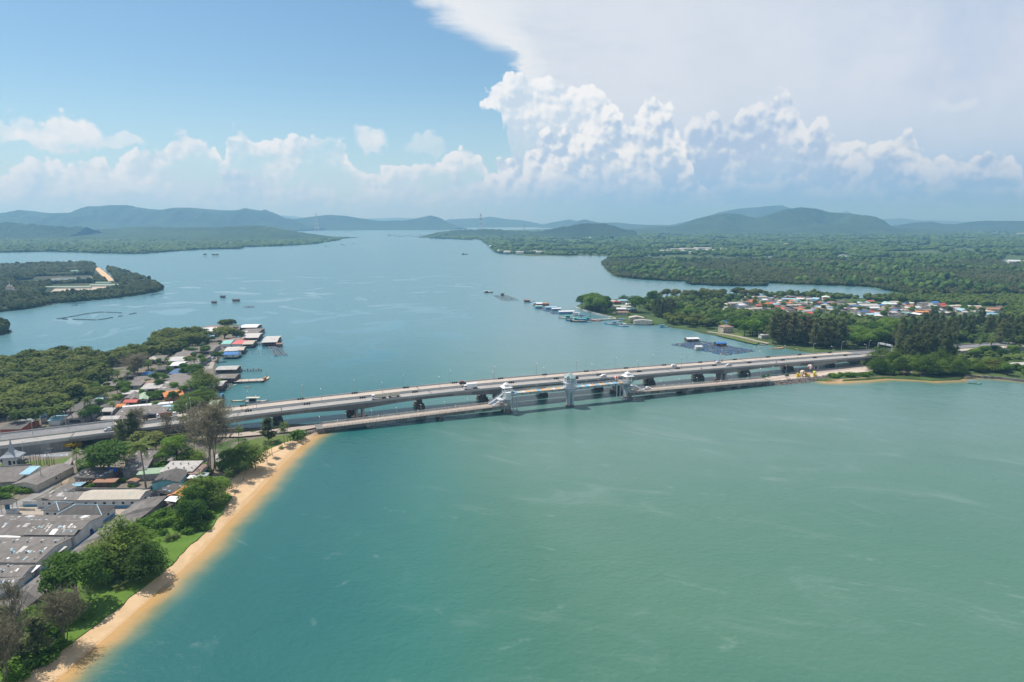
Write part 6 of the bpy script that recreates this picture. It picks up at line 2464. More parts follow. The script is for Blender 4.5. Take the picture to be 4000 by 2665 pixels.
for args, kw in [
    ((0, 938, 155, 935, 872, 'dark', 'brownish shelter with red posts beside the west approach'), dict(wall='red')),
    ((505, 858, 640, 855, 790, 'grey', 'large grey roof behind the oil palms, lower part'), {}),
    ((510, 800, 640, 795, 735, 'dark', 'dark grey roof beside the mangrove grove, middle part'), {}),
    ((600, 750, 700, 745, 700, 'dark', 'dark grey roof beside the mangrove grove, upper part'), {}),
    ((370, 872, 455, 868, 835, 'sky', 'pale tin shack behind the oil palms'), dict(wall='white')),
    ((310, 850, 350, 845, 818, 'blue', 'small blue and white hut between the palms'), dict(wall='white')),
    ((675, 690, 765, 688, 668, 'white', 'bright white roof at the corner of the mangrove grove'), dict(wall='white')),
    ((690, 722, 770, 720, 698, 'sky', 'silvery white roof below the bright white corner roof'), {}),
    ((735, 780, 835, 778, 732, 'dark', 'dark gabled house behind the palm in the dense tree'), dict(shape='d')),
    ((775, 800, 855, 800, 772, 'pale', 'pale flat roof below the dark gabled house'), {}),
    ((775, 862, 900, 858, 838, 'pale', 'whitish low roofs at the barrier of the west approach'), {}),
    ((900, 858, 1090, 850, 818, 'grey', 'wide grey roof at the barrier of the west approach'), dict(patches=4)),
    ((882, 832, 1260, 812, 768, 'grey', 'largest grey roof of the lower village under the white canopy'), dict(patches=8)),
    ((885, 768, 945, 765, 745, 'orange', 'orange roof at the west end of the long white canopy'), dict(wall='white')),
    ((1215, 788, 1335, 790, 748, 'sky', 'light blue roof beside the long white canopy'), {}),
    ((1262, 690, 1405, 672, 645, 'orange', 'orange walled gabled house in the lower village'), dict(wall='orange', wins=3, shape='w')),
    ((1195, 648, 1435, 645, 598, 'grey', 'broad grey gable roof above the orange walled house'), dict(patches=3)),
    ((1180, 624, 1450, 622, 552, 'grey', 'biggest dotted grey gable roof of the village'), dict(patches=10)),
    ((1262, 556, 1455, 552, 512, 'grey', 'grey roof just below the big blue village roof'), {}),
    ((1292, 512, 1465, 510, 466, 'navy', 'big blue metal roof in the middle of the village'), dict(wall='blue')),
    ((1080, 628, 1225, 622, 588, 'pale', 'grey roof with large white patch left of the dotted gable'), dict(patches=6)),
    ((770, 605, 1075, 600, 572, 'grey', 'long low grey roof at the mangrove side of the village'), dict(patches=3)),
    ((1010, 565, 1165, 560, 532, 'grey', 'long grey roof above the low long mangrove side roof'), {}),
    ((1060, 590, 1210, 585, 562, 'brown', 'brownish long roof between grey village roofs'), {}),
    ((935, 668, 1080, 664, 640, 'pale', 'pale roof in the middle of the lower village'), dict(patches=3)),
    ((940, 708, 1010, 705, 676, 'grey', 'grey roof over a small brick house in the lower village'), dict(shape='d')),
    ((1000, 715, 1065, 708, 668, 'grey', 'steep grey gabled house in the lower village'), dict(shape='d', rise=1.8)),
    ((1060, 715, 1130, 708, 668, 'green', 'greenish gable roof in the lower village'), dict(shape='d')),
    ((945, 732, 1040, 730, 712, 'red', 'dark red roof in the lower village'), dict(wall='wood')),
    ((1085, 520, 1160, 518, 498, 'blue', 'small bright blue roof beside the brown bare tree'), {}),
    ((950, 530, 1040, 528, 505, 'grey', 'small grey roof below the brown bare tree'), {}),
    ((1185, 480, 1285, 478, 455, 'dark', 'dark roofs between the inlet and the blue village roof'), {}),
    ((1305, 450, 1395, 447, 420, 'white', 'white tin roof above the big blue village roof'), dict(patches=4)),
    ((1390, 468, 1490, 464, 425, 'grey', 'grey roof right of the white tin village roof'), dict(patches=2)),
    ((1190, 415, 1270, 412, 394, 'grey', 'low grey roof at the upper inlet'), {}),
    ((1140, 412, 1195, 408, 388, 'beige', 'beige roofed hut at the upper inlet'), dict(shape='d')),
    ((1165, 396, 1262, 392, 374, 'grey', 'grey roof behind the beige inlet hut'), {}),
    ((1275, 415, 1405, 412, 382, 'pale', 'whitish grey long roof in the upper village'), {}),
    ((1410, 420, 1550, 418, 385, 'grey', 'grey roof beside the waterfront road'), dict(patches=2)),
    ((1430, 378, 1510, 376, 358, 'brown', 'reddish brown roof in the upper village'), {}),
    ((1330, 378, 1440, 374, 346, 'grey', 'grey roof sheltered by the mangrove trees'), {}),
    ((1385, 348, 1490, 344, 308, 'grey', 'bluish walled grey gable in the upper village'), dict(wall='blue')),
    ((1490, 342, 1625, 338, 298, 'grey', 'large grey gable roof in the upper village'), dict(patches=2)),
    ((1385, 198, 1505, 196, 170, 'dark', 'dark slatted roof at the far tip of the village'), dict(stilts=True)),
    ((1410, 222, 1545, 218, 194, 'grey', 'grey roof at the far village tip below the dark slatted one'), {}),
    ((1520, 190, 1660, 182, 162, 'white', 'long white roof at the far village tip'), {}),
    ((1500, 212, 1660, 206, 188, 'grey', 'long grey roof under the long white tip roof'), {}),
    ((1560, 228, 1640, 222, 202, 'sky', 'bluish roof at the far tip next to the olive trees'), {}),
    ((1440, 240, 1500, 238, 218, 'pale', 'pale roof with orange wall at the far tip'), dict(wall='orange')),
    ((1580, 162, 1700, 158, 146, 'brown', 'brown roof at the very tip over the water'), dict(stilts=True)),
    ((1780, 172, 1830, 170, 150, 'grey', 'grey stilt house beside the round tip tree'), dict(stilts=True)),
    ((1836, 158, 1962, 156, 134, 'white', 'white roofed stilt house farthest out in the channel'), dict(stilts=True, wall='wood')),
    ((1828, 205, 1972, 202, 168, 'grey', 'grey roofed stilt house in front of the white one'), dict(stilts=True, wall='wood', patches=4)),
    ((1850, 238, 1975, 234, 204, 'pale', 'pale patched stilt roof third from the channel tip'), dict(stilts=True, wall='wood', patches=4)),
    ((1700, 262, 1850, 258, 238, 'brown', 'brown stilt roof beside the wide olive tree'), dict(stilts=True)),
    ((1696, 284, 1762, 282, 254, 'teal', 'turquoise roofed white house by the water'), dict(wall='white')),
    ((1776, 284, 1858, 283, 256, 'pink', 'bright pinkish red roofed house by the water'), dict(stilts=True, wall='white')),
    ((1858, 286, 1932, 284, 258, 'beige', 'beige stilt roof joined to the red roofed house'), dict(stilts=True, wall='wood')),
    ((2005, 272, 2118, 268, 226, 'pale', 'weathered pale stilt house standing alone in the water'), dict(stilts=True, wall='wood', patches=6)),
    ((1720, 338, 1815, 334, 308, 'pale', 'patched brown and white stilt roof with a blue end'), dict(stilts=True, wall='wood', patches=6)),
    ((1815, 332, 1862, 330, 306, 'beige', 'small beige stilt hut at the water edge'), dict(stilts=True, wall='wood')),
    ((1702, 366, 1812, 364, 344, 'blue', 'blue roofed white house on stilts over the bay'), dict(stilts=True, wall='white', wins=2)),
    ((1652, 482, 1808, 478, 454, 'pale', 'long white patched shed on stilts beside the wooden jetty'), dict(stilts=True, wall='wood', patches=10)),
    ((1640, 548, 1795, 545, 515, 'grey', 'grey shed on stilts at the root of the concrete pier'), dict(stilts=True, wall='wood', patches=3)),
    ((1650, 606, 1698, 604, 568, 'pale', 'small pale stilt shed beside the broken deck'), dict(stilts=True, wall='wood')),
    ((1598, 700, 1685, 696, 668, 'blue', 'bright blue stilt roof under the brownish almond tree'), dict(stilts=True, wall='wood')),
    ((1592, 752, 1658, 750, 712, 'green', 'pale green stilt roof beside the bridge'), dict(stilts=True, wall='wood')),
    ((1598, 712, 1640, 710, 700, 'orange', 'orange strip roof between blue and green stilt roofs'), dict(stilts=True, wall='red')),
]:
    HV(*args, **kw)
for i, (x, y) in enumerate(in_poly_px([LA(*q) for q in [(640, 760), (760, 640), (900, 500), (1150, 420), (1400, 300), (1640, 300), (1560, 480), (1480, 640), (1330, 790), (900, 850), (700, 860)]], 13, 9)[:75]):
    k_ = ['mango', 'bush', 'park', 'palm', 'mango', 'bush'][i % 6]
    tree(k_, (x, y, 1.2), rnd.uniform(2.2, 3.6) if k_ == 'bush' else rnd.uniform(7, 10) if k_ == 'palm' else rnd.uniform(4.5, 7.5), f'green {NAMES[k_].replace("_", " ")} between the village roofs', f'{NAMES[k_].replace("_", " ")}s between the village roofs')
# long white canopy
a, b = G(*LA(945, 765), 4.0), G(*LA(1318, 730), 4.0)
house_at('long narrow bright white canopy roof through the lower village', ((a.x + b.x) / 2, (a.y + b.y) / 2, 1.2), (b - a).length, 4.2, math.atan2((b - a).y, (b - a).x), 2.8, .6, 'white', 'white', 'w', 'canopy', 'canopy', open_=True)
ribbon('road', [G(*LA(x, y), 1.22) for x, y in [(1575, 475), (1605, 420), (1625, 380), (1640, 345), (1655, 312)]], 9.0, 1.226, M_LANE)
sheet('yard', [G(*LA(x, y), 1.22) for x, y in [(845, 830), (870, 790), (895, 735), (930, 690), (960, 690), (925, 740), (890, 800), (880, 830)]], 1.228, M_DIRT)
sheet('yard', [G(*LA(x, y), 1.22) for x, y in [(1590, 470), (1640, 380), (1655, 385), (1625, 470)]], 1.23, M_YARD)
# ------------------------------------------------------------------ east bank
def LR(x, y):
    return (2800 + x / 1.9617, 1080 + y / 1.9617)


def LT(x, y):
    return (1850 + x / 2.047, 1050 + y / 2.047)


def LC(x, y):
    return (2200 + x / 2.6156, 1250 + y / 2.6156)


sheet('grass_verge', rough_line([G(*LR(x, y), 1.1) for x, y in [(0, 425), (120, 415), (260, 470), (330, 500), (300, 520), (0, 450)]], 6, .5), 1.1, M_LAWN)
sheet('grass_verge', rough_line([G(*LR(x, y), 1.12) for x, y in [(1790, 520), (2354, 530), (2354, 560), (1790, 558)]], 8, .5), 1.12, M_LAWN)
ribbon('promenade', [G(*LR(x, y), 1.3) for x, y in [(-70, 424), (60, 440), (180, 462), (300, 492), (400, 514)]], 5.0, 1.31, M_YARD)
PL = [(318, 788), (620, 722), (900, 700), (1100, 678), (1240, 660), (1330, 650), (1340, 700), (1200, 725), (900, 752), (640, 782), (400, 802), (365, 805)]
sheet('plaza', [G(*LR(x, y), 2.2) for x, y in PL], 2.2, mat('plaza_paving', (0.56, 0.48, 0.40), .9, col2=(0.46, 0.39, 0.33), scale=.15))
sheet('road', [G(*LR(x, y), 2.21) for x, y in [(330, 800), (620, 748), (900, 716), (1100, 694), (1300, 672), (1302, 680), (1100, 704), (900, 728), (620, 762), (340, 812)]], 2.21, M_OLDROAD)
BEACH_E = [(3225, 1492), (3290, 1491), (3380, 1484), (3460, 1477), (3500, 1478)]
BEACH_E2 = [(3235, 1484), (3290, 1481), (3380, 1475), (3455, 1469), (3500, 1470)]
strip_between('beach', [G(x, y, -.2) for x, y in BEACH_E], [G(x, y, 1.3) for x, y in BEACH_E2], -.2, 1.35, M_SAND, n=50, amp=.3, seed=7)
strip_between('beach', [G(x, y, -.2) for x, y in [(3755, 1484), (3800, 1473), (3860, 1474)]], [G(x, y, 1.3) for x, y in [(3770, 1468), (3800, 1464), (3860, 1466)]], -.2, 1.2, M_SAND, n=20, amp=.3, seed=8)
# stone slopes: each boulder of the revetment is geometry
rock_v = []
def rock_mesh(seed):
    r = np.random.default_rng(seed)
    mb = MB()
    pts = [(-.5, -.4, -.3), (.5, -.45, -.3), (.45, .4, -.3), (-.45, .45, -.3), (-.4, -.3, .3), (.35, -.35, .4), (.4, .3, .25), (-.3, .35, .35)]
    mb.add([tuple(np.array(p) * r.uniform(.75, 1.25, 3)) for p in pts], [(3, 2, 1, 0), (4, 5, 6, 7), (0, 1, 5, 4), (1, 2, 6, 5), (2, 3, 7, 6), (3, 0, 4, 7)])
    return mb
M_ROCK = mat('rock', (0.30, 0.26, 0.23), .95, col2=(0.13, 0.11, 0.10), scale=.7, detail=3)
def riprap(lo_line, hi_line, n, s, seed, zl=-.2, zh=2.0, name='rocks', m=None):
    r = np.random.default_rng(seed)
    mb = MB()
    protos = [rock_mesh(i) for i in range(5)]
    A = [G(x, y, zl) for x, y in lo_line]
    B = [G(x, y, zh) for x, y in hi_line]
    ln = np.array([(b - a).length for a, b in zip(A[:-1], A[1:])])
    for i in range(n):
        j = int(r.choice(len(ln), p=ln / ln.sum()))
        f = r.random()
        t = r.random()
        p = A[j].lerp(A[j + 1], f).lerp(B[j].lerp(B[j + 1], f), t)
        pr = protos[r.integers(5)]
        q = s * r.uniform(.6, 1.5)
        R3 = Matrix.Rotation(r.uniform(0, 6.28), 3, 'Z') @ Matrix.Rotation(r.uniform(-.6, .6), 3, 'X')
        mb.add([(R3 @ Vector(v)) * q + p for v in pr.v], pr.f)
    o = mb.build(name, m or M_ROCK)
    o['kind'] = 'stuff'
riprap([LR(x, y) for x, y in [(350, 838), (500, 835), (650, 820), (800, 800), (870, 785)]], [LR(x, y) for x, y in [(375, 805), (500, 795), (650, 780), (800, 765), (870, 752)]], 900, 1.0, 1)
riprap([LC(x, y) for x, y in [(1425, 138), (1650, 182), (1900, 222), (2100, 258), (2300, 298)]], [LC(x, y) for x, y in [(1430, 122), (1655, 165), (1900, 206), (2100, 242), (2300, 282)]], 900, .9, 2, zh=1.0)
riprap([(1238, 1700), (1262, 1692), (1290, 1685), (1285, 1678)], [(1200, 1690), (1225, 1680), (1258, 1672), (1262, 1662)], 420, .8, 3, zh=1.9)
riprap([(3840, 1476), (3950, 1484), (4060, 1494)], [(3840, 1470), (3950, 1478), (4060, 1487)], 200, .9, 4, zh=1.0)

riprap([(x + 9, y + 7) for x, y in BEACH_GRASS[2:14]], [(x + 2, y + 2) for x, y in BEACH_GRASS[2:14]], 420, .2, 9, zl=1.2, zh=1.36, name='debris', m=BARK)
# tall casuarina belt, broadleaf woods and palms
def belt(k_, poly, s, h, label, grp, seed, most=80, wide=1.0):
    for x, y in in_poly_px(poly, s, seed)[:most]:
        tree(k_, (x, y, 1.0), rnd.uniform(*h), label, grp, wide * rnd.uniform(.9, 1.15))


def P_(l, f=LR):
    return [f(x, y) for x, y in l]


belt('casuarina_dense', P_([(420, 525), (560, 535), (660, 545), (680, 500), (560, 470), (430, 470)]), 10, (23, 29), 'tall dark casuarina among the belt behind the promenade cove', 'tall casuarinas behind the promenade cove', 1)
belt('casuarina_dense', P_([(680, 560), (980, 572), (1000, 530), (900, 495), (700, 500)]), 10, (23, 29), 'tall dark casuarina among the belt beside the east bridge end', 'tall casuarinas beside the east bridge end', 2)
belt('mango', P_([(1000, 570), (1240, 560), (1330, 520), (1450, 500), (1480, 450), (1330, 430), (1050, 470)]), 11, (11, 16), 'dense green tree in the woods above the east bridge end', 'green trees above the east bridge end', 3)
belt('casuarina', P_([(1260, 560), (1330, 575), (1540, 580), (1560, 520), (1400, 520)]), 10, (17, 24), 'brownish casuarina over the east approach road', 'casuarinas over the east approach road', 4)
belt('casuarina', P_([(1560, 570), (1800, 570), (1830, 500), (1580, 510)]), 10, (19, 26), 'brown topped casuarina beyond the east approach road', 'casuarinas beyond the east approach road', 5)
belt('casuarina', P_([(1400, 470), (1900, 500), (2350, 520), (2354, 400), (1950, 400), (1500, 400)]), 13, (15, 23), 'casuarina in the mixed wood between approach road and town', 'casuarinas between approach road and town', 6, 90)
belt('casuarina_dense', P_([(2100, 545), (2354, 555), (2354, 490), (2120, 490)]), 11, (17, 24), 'casuarina in the wood at the east frame edge', 'casuarinas at the east frame edge', 7)
belt('casuarina', P_([(1310, 672), (1540, 695), (1810, 695), (1830, 655), (1560, 645), (1330, 640)]), 9, (22, 29), 'tall brownish casuarina in front of the east approach road', 'tall casuarinas in front of the east approach road', 21)
belt('almond', P_([(1170, 752), (1300, 760), (1480, 770), (1480, 680), (1290, 640), (1180, 690)]), 11, (10, 15), 'layered almond tree at the east beach head', 'almond trees at the east beach head', 8)
belt('almond', P_([(1500, 770), (1780, 772), (1900, 760), (1880, 700), (1620, 660), (1500, 700)]), 11, (11, 17), 'dark almond tree on the east point', 'dark almond trees on the east point', 9)
belt('almond', P_([(1960, 765), (2150, 770), (2160, 690), (2000, 700)]), 11, (9, 14), 'almond tree by the far east sea wall', 'almond trees by the far east sea wall', 10)
belt('park', P_([(2200, 780), (2400, 790), (2500, 720), (2220, 720)]), 9, (5, 9), 'light green tree by the east sea wall', 'light green trees by the east sea wall', 11)
belt('mango', P_([(1900, 640), (2354, 650), (2354, 600), (1950, 610)]), 12, (6, 10), 'tree in the verge of the east road', 'verge trees of the east road', 12)
belt('park', P_([(200, 470), (330, 480), (360, 430), (220, 420)]), 11, (12, 17), 'yellowish green tree on the promenade lawn', 'yellowish trees on the promenade lawn', 13)
belt('mango', P_([(-580, 250), (-430, 300), (-200, 350), (0, 405), (120, 410), (250, 400), (380, 420), (400, 340), (250, 320), (0, 330), (-200, 300), (-420, 215), (-560, 200)]), 14, (8, 12.5), 'leafy tree on the wooded shore in front of the town', 'leafy trees on the wooded town shore', 14, 80)
belt('casuarina_dense', P_([(-500, 330), (-330, 340), (-330, 290), (-480, 290)]), 11, (18, 24), 'dark casuarina behind the white harbour shed', 'dark casuarinas behind the harbour shed', 15)
belt('olive', P_([(-420, 370), (-200, 395), (-40, 415), (-40, 380), (-250, 350), (-420, 345)]), 10, (7, 11), 'bushy shore tree overhanging the cove', 'bushy trees overhanging the cove', 16)
belt('mango', [LT(x, y) for x, y in [(860, 330), (1050, 370), (1090, 340), (1000, 300), (880, 300)]], 12, (13, 20), 'dark tree on the headland of the fishing harbour', 'dark trees on the harbour headland', 17)
belt('casuarina_dense', [LT(x, y) for x, y in [(1030, 385), (1060, 385), (1060, 350), (1020, 350)]], 10, (14, 18), 'casuarina at the harbour sea wall', 'casuarinas at the harbour sea wall', 18)
belt('olive', [LT(x, y) for x, y in [(1380, 270), (1460, 270), (1600, 240), (1700, 260), (1900, 250), (2350, 240), (2350, 215), (1900, 225), (1600, 215), (1400, 240)]], 15, (8, 14), 'tree on the creek side of the town', 'trees on the creek side of the town', 19, 70)
for pts, nn, where in (([(1000, 575), (1340, 560), (1340, 480), (1000, 480)], 9, 'in the woods above the east bridge end'), ([(1790, 760), (1900, 760), (1900, 640), (1790, 650)], 8, 'on the east point'), ([(1980, 640), (2354, 640), (2354, 570), (1980, 570)], 12, 'along the east road'), ([(2100, 520), (2354, 530), (2354, 430), (2100, 430)], 12, 'in the east frame edge wood'), ([(60, 290), (700, 330), (1300, 345), (1300, 300), (300, 200)], 14, 'among the town roofs')):
    for x, y in in_poly_px(P_(pts), 16, nn + 3)[:nn]:
        tree('palm', (x, y, 1.0), rnd.uniform(9, 14), 'coconut palm ' + where, 'coconut palms ' + where)
for x, y, yt, lb in ((LT(1815, 215)[0], LT(0, 215)[1], LT(0, 165)[1], 'tall palm west of the creek side wood'), (LT(1840, 220)[0], LT(0, 220)[1], LT(0, 175)[1], 'second tall palm of the pair by the creek'), (LT(1325, 365)[0], LT(0, 365)[1], LT(0, 300)[1], 'palm beside the bright weeping harbour tree'), (LT(1370, 360)[0], LT(0, 360)[1], LT(0, 305)[1], 'palm behind the white harbour shed'), (LT(1240, 425)[0], LT(0, 425)[1], LT(0, 360)[1], 'bushy palm at the root of the long pier')):
    TR('palm', x, y, yt, lb)
TR('mango', *LT(1290, 345), LT(0, 220)[1], 'bright green weeping tree at the harbour', None, 60)
TR('mango', *LT(1105, 365), LT(0, 315)[1], 'dark round tree between harbour roofs and sea wall', None, 32)
TR('park', *LT(1420, 290), LT(0, 182)[1], 'tall pale green tree behind the harbour roofs', None, 38)
TR('almond', *LT(1200, 255), LT(0, 205)[1], 'flat topped tree beyond the harbour roofs', None, 40)
for x, y, yt, lb in ((160, 752, 733, 'small palm tuft at the old bridge end'), (195, 785, 755, 'first young tree on the plaza edge'), (225, 775, 752, 'second young tree on the plaza edge'), (536, 780, 750, 'clipped round tree on the plaza')):
    TR('park' if 'palm' not in lb else 'palm', *LR(x + (0 if x > 500 else 165), y), LR(0, yt)[1], lb, z=2.2)
TR('palm', *LR(1112, 715), LR(0, 655)[1], 'stout palm in a pot at the plaza end', z=2.2)
for i in range(26):
    x, y = rnd.uniform(840, 1180), 0
    y = 772 - (x - 840) * .035 + rnd.uniform(-14, 6)
    tree('bush', G(*LR(x, y), 1.2), rnd.uniform(1.6, 3.4), 'low green bush along the top of the little east beach', 'bushes along the little east beach', 1.3)
# dark wood behind the town and woods far to the east
far_wood('creek_woods', P_([(-560, 205), (-300, 182), (0, 172), (300, 165), (700, 176), (1000, 178), (1340, 168), (2000, 170), (2700, 180), (2900, 250), (2300, 240), (1500, 205), (900, 160), (500, 155), (200, 175), (-200, 195), (-500, 215)]), 6.5, .005, GN_DARK, h=(5, 8), seed=41)
far_wood('town_greenery', P_([(-580, 260), (0, 400), (300, 420), (700, 500), (1300, 500), (2400, 540), (3200, 560), (3200, 160), (2300, 250), (1000, 180), (0, 200)]), 7.5, .0, GN_DARK, h=(4, 9), seed=42, keep=.55, holes=[P_([(60, 205), (280, 185), (500, 160), (860, 170), (1400, 210), (2200, 240), (2200, 340), (1950, 370), (1450, 345), (1080, 345), (560, 310), (80, 270)])])
far_wood('verge_shrubs', P_([(1780, 600), (2600, 640), (2600, 760), (1900, 740), (1700, 660)]), 6.5, 0, GN_DARK, h=(2, 5), seed=43, keep=.55)
far_wood('point_shrubs', P_([(1200, 760), (1500, 772), (1850, 768), (1900, 680), (1500, 640), (1250, 660)]), 5.5, 0, GN_DARK, h=(3, 6), seed=44, keep=.7)
# ------------------------------------------------------------------ the town on the east bank
TOWN = P_([(60, 235), (150, 200), (280, 192), (500, 172), (860, 182), (900, 215), (1400, 218), (1700, 235), (2170, 255), (2165, 290), (1900, 300), (1450, 322), (1320, 340), (1080, 328), (900, 312), (700, 325), (560, 300), (300, 305), (80, 268)])
PAL = ['grey'] * 12 + ['pale'] * 5 + ['dark'] * 5 + ['white'] * 2 + ['red'] * 2 + ['sky'] * 2 + ['teal'] * 1 + ['orange'] * 1 + ['beige'] * 2 + ['brown'] * 3 + ['blue', 'navy', 'green']
placed = []


def town_house(x, y, w, d, rot, roof, label, grp, wall=None, eave=None, shape=None):
    placed.append((x, y, max(w, d) * .5))
    house_at(label, (x, y, 1.0), w, d, rot, eave or rnd.uniform(2.8, 4.2), rnd.uniform(1.0, 1.9), roof, wall or rnd.choice(['white', 'cream', 'grey', 'wood', 'white']), shape or rnd.choice(['w', 'w', 'd', 'hip']), group=grp, wins=2)


for x, y, w, d, roof, lb in [(545, 178, 20, 9, 'sky', 'large light blue hall at the back of the town'), (352, 215, 15, 9, 'orange', 'orange hip roofed house in the west part of the town'), (352, 232, 18, 6, 'red', 'red roof directly below the orange hip roof'), (1065, 250, 15, 16, 'navy', 'tall house with blue grey roof in the middle of the town'), (1150, 232, 26, 16, 'pale', 'biggest pale grey roof in the middle of the town'), (725, 290, 16, 10, 'red', 'deep red gabled house at the wood edge of the town'), (755, 212, 14, 8, 'red', 'red roof at the back of the town'), (1565, 278, 15, 9, 'orange', 'orange red pyramid roof near the town road'), (1185, 302, 16, 9, 'sky', 'light blue gable near the front of the town'), (1255, 305, 18, 9, 'white', 'white stepped roof near the front of the town'), (1100, 322, 12, 7, 'blue', 'blue roofed house at the front edge of the town'), (1320, 222, 22, 6, 'white', 'white roof beside the yellow wall at the back'), (1245, 228, 12, 6, 'blue', 'bright blue roof at the back of the middle town'), (1660, 225, 11, 8, 'blue', 'tall house with blue top in the east part of the town'), (1468, 238, 10, 7, 'rust', 'rust orange roof in the east part of the town'), (2020, 258, 20, 9, 'rust', 'rusty red market roof, west bay'), (2120, 262, 20, 9, 'rust', 'rusty red market roof, east bay'), (2070, 275, 16, 8, 'beige', 'peach coloured roof below the market'), (2090, 298, 18, 8, 'sky', 'pale blue gable below the peach roof'), (2085, 330, 20, 9, 'sky', 'lower pale blue gable in the east town'), (2090, 380, 22, 6, 'white', 'white roofs among the east wood trees'), (2085, 400, 20, 6, 'pale', 'pale roof under the white roofs in the east wood'), (1810, 245, 18, 8, 'dark', 'dark gabled row in the east part of the town'), (1860, 250, 16, 8, 'pale', 'whitish gable beside the dark gabled row'), (1175, 195, 9, 7, 'red', 'small red cabin at the wood behind the town'), (300, 165, 34, 5, 'beige', 'row of pale boat sheds in the clearing'), (835, 180, 10, 8, 'white', 'white two storey house at the back of the town'), (640, 178, 12, 8, 'white', 'white flat roofed house at the back of the town'), (1380, 310, 24, 5, 'grey', 'grey roof along the town road')]:
    p = G(*LR(x, y), 3.0)
    town_house(p.x, p.y, w, d, rnd.uniform(-.15, .35), roof, lb, None, eave=6.5 if 'tall' in lb or 'two storey' in lb else None)
tp = [G(x, y, 0) for x, y in TOWN]
cand = in_poly_px(TOWN, 11.5, 77, jit=.30)
n = 0
for x, y in cand:
    if n > 165 or any((x - a) ** 2 + (y - b) ** 2 < (r + 4.5) ** 2 for a, b, r in placed[:29]):
        continue
    roof = rnd.choice(PAL)
    part_ = 'western' if x < 300 else 'middle' if x < 430 else 'eastern'
    town_house(x, y, rnd.uniform(8, 13.5), rnd.uniform(6.5, 9), rnd.choice([.1, .25, .3, 1.8]) + rnd.uniform(-.1, .1), roof, f'{WORD[roof]} roofed house crowded among others in the {part_} town', f'{WORD[roof]} roofed houses of the {part_} town')
    n += 1
for i, (x, y) in enumerate(in_poly_px(TOWN, 16, 5)[:60]):
    tree('mango', (x + 6, y + 5, 1.0), rnd.uniform(5, 9), 'green tree squeezed between the town roofs', 'green trees between the town roofs')
# harbour hamlet on the headland
HAM = [LT(x, y) for x, y in [(1045, 280), (1130, 265), (1240, 262), (1350, 280), (1360, 330), (1230, 380), (1150, 360), (1060, 330)]]
for x, y, w, d, roof, lb in [(1075, 278, 14, 10, 'brown', 'brown gabled house at the harbour headland'), (1135, 275, 14, 9, 'red', 'red roof at the harbour headland'), (1200, 262, 16, 8, 'sky', 'pale blue long roof of the harbour hamlet'), (1150, 305, 20, 10, 'green', 'pale green long roof of the harbour hamlet'), (1210, 310, 14, 9, 'pale', 'pale roof at the middle of the harbour hamlet'), (1190, 355, 16, 8, 'brown', 'reddish roof at the front of the harbour hamlet'), (1265, 335, 12, 6, 'sky', 'light blue roof by the weeping tree'), (1085, 305, 12, 8, 'beige', 'beige roof at the back of the harbour headland'), (1250, 290, 12, 8, 'white', 'white roof at the back of the harbour hamlet'), (1350, 270, 14, 7, 'white', 'white roof east of the weeping tree'), (1300, 402, 17, 9, 'beige', 'wide beige roof at the harbour landing'), (1352, 428, 20, 6, 'pale', 'long white harbour shed with open front'), (1110, 262, 11, 7, 'pale', 'small pale roof beyond the red headland roof'), (1180, 332, 12, 7, 'white', 'small white roof under the green long roof')]:
    p = G(*LT(x, y), 3.0)
    town_house(p.x, p.y, w, d, rnd.uniform(-.1, .3), roof, lb, None)
p = G(*LC(1660, 125), 1.0)
house_at('cream two storey villa with brown hip roof on the promenade', (p.x, p.y, 1.0), 12, 10, .25, 6.2, 1.8, 'brown', 'cream', 'hip', 'villa', 'house', None, 3, True)
p = G(*LC(1635, 70), 1.0)
house_at('bright blue pyramid roof behind the cream villa', (p.x, p.y, 1.0), 9, 9, .2, 4.5, 3.0, 'blue', 'white', 'hip')
p = G(*LC(2045, 185), 1.0)
house_at('white kiosk on the promenade under the tall casuarinas', (p.x, p.y, 1.0), 8, 6, .2, 3.4, .8, 'pale', 'white', 'w')
for i, (x, y) in enumerate(((-40, 178), (-20, 170))):
    p = G(*LR(2300 + 40 * i, 685 - 4 * i), 3)
    house_at(f'{["long", "short"][i]} greyish roof behind the east sea wall', (p.x, p.y, 1.0), 30 - 12 * i, 9, .1, 3.2, 1.2, 'pale', 'grey', 'w')
p = G(*LR(1560, 652), 3)
house_at('small red roofed shrine in the trees of the east point', (p.x, p.y, 1), 7, 6, .2, 3, 1.4, 'red', 'white', 'd')
for i in range(3):
    p = G(*LR(1765 + 60 * i - 330, 738 + 3 * i), 2.5)
    house_at(f'{["first", "second", "third"][i]} thatched hut from the west at the little east beach', (p.x, p.y, 1.2), 6, 5, .4, 2.2, 1.3, 'brown', 'wood', 'hip', 'hut', 'hut')
# ------------------------------------------------------------------ vehicles
PAINT = {k: mat('paint_' + k, c, .3, var=.05) for k, c in dict(white=(.78, .78, .78), silver=(.52, .55, .60), black=(.02, .02, .022), dark=(.035, .04, .06), red=(.55, .03, .02), beige=(.62, .57, .47), blue=(.06, .24, .48), deepblue=(.03, .06, .28), orange=(.62, .24, .04), tealp=(.10, .42, .40), cyan=(.12, .45, .62), green=(.06, .40, .24), brown=(.20, .10, .07), cream=(.62, .56, .42), yellow=(.80, .55, .02), lime=(.62, .66, .05)).items()}
TYRE = mat('tyre', (.02, .02, .02), .9)


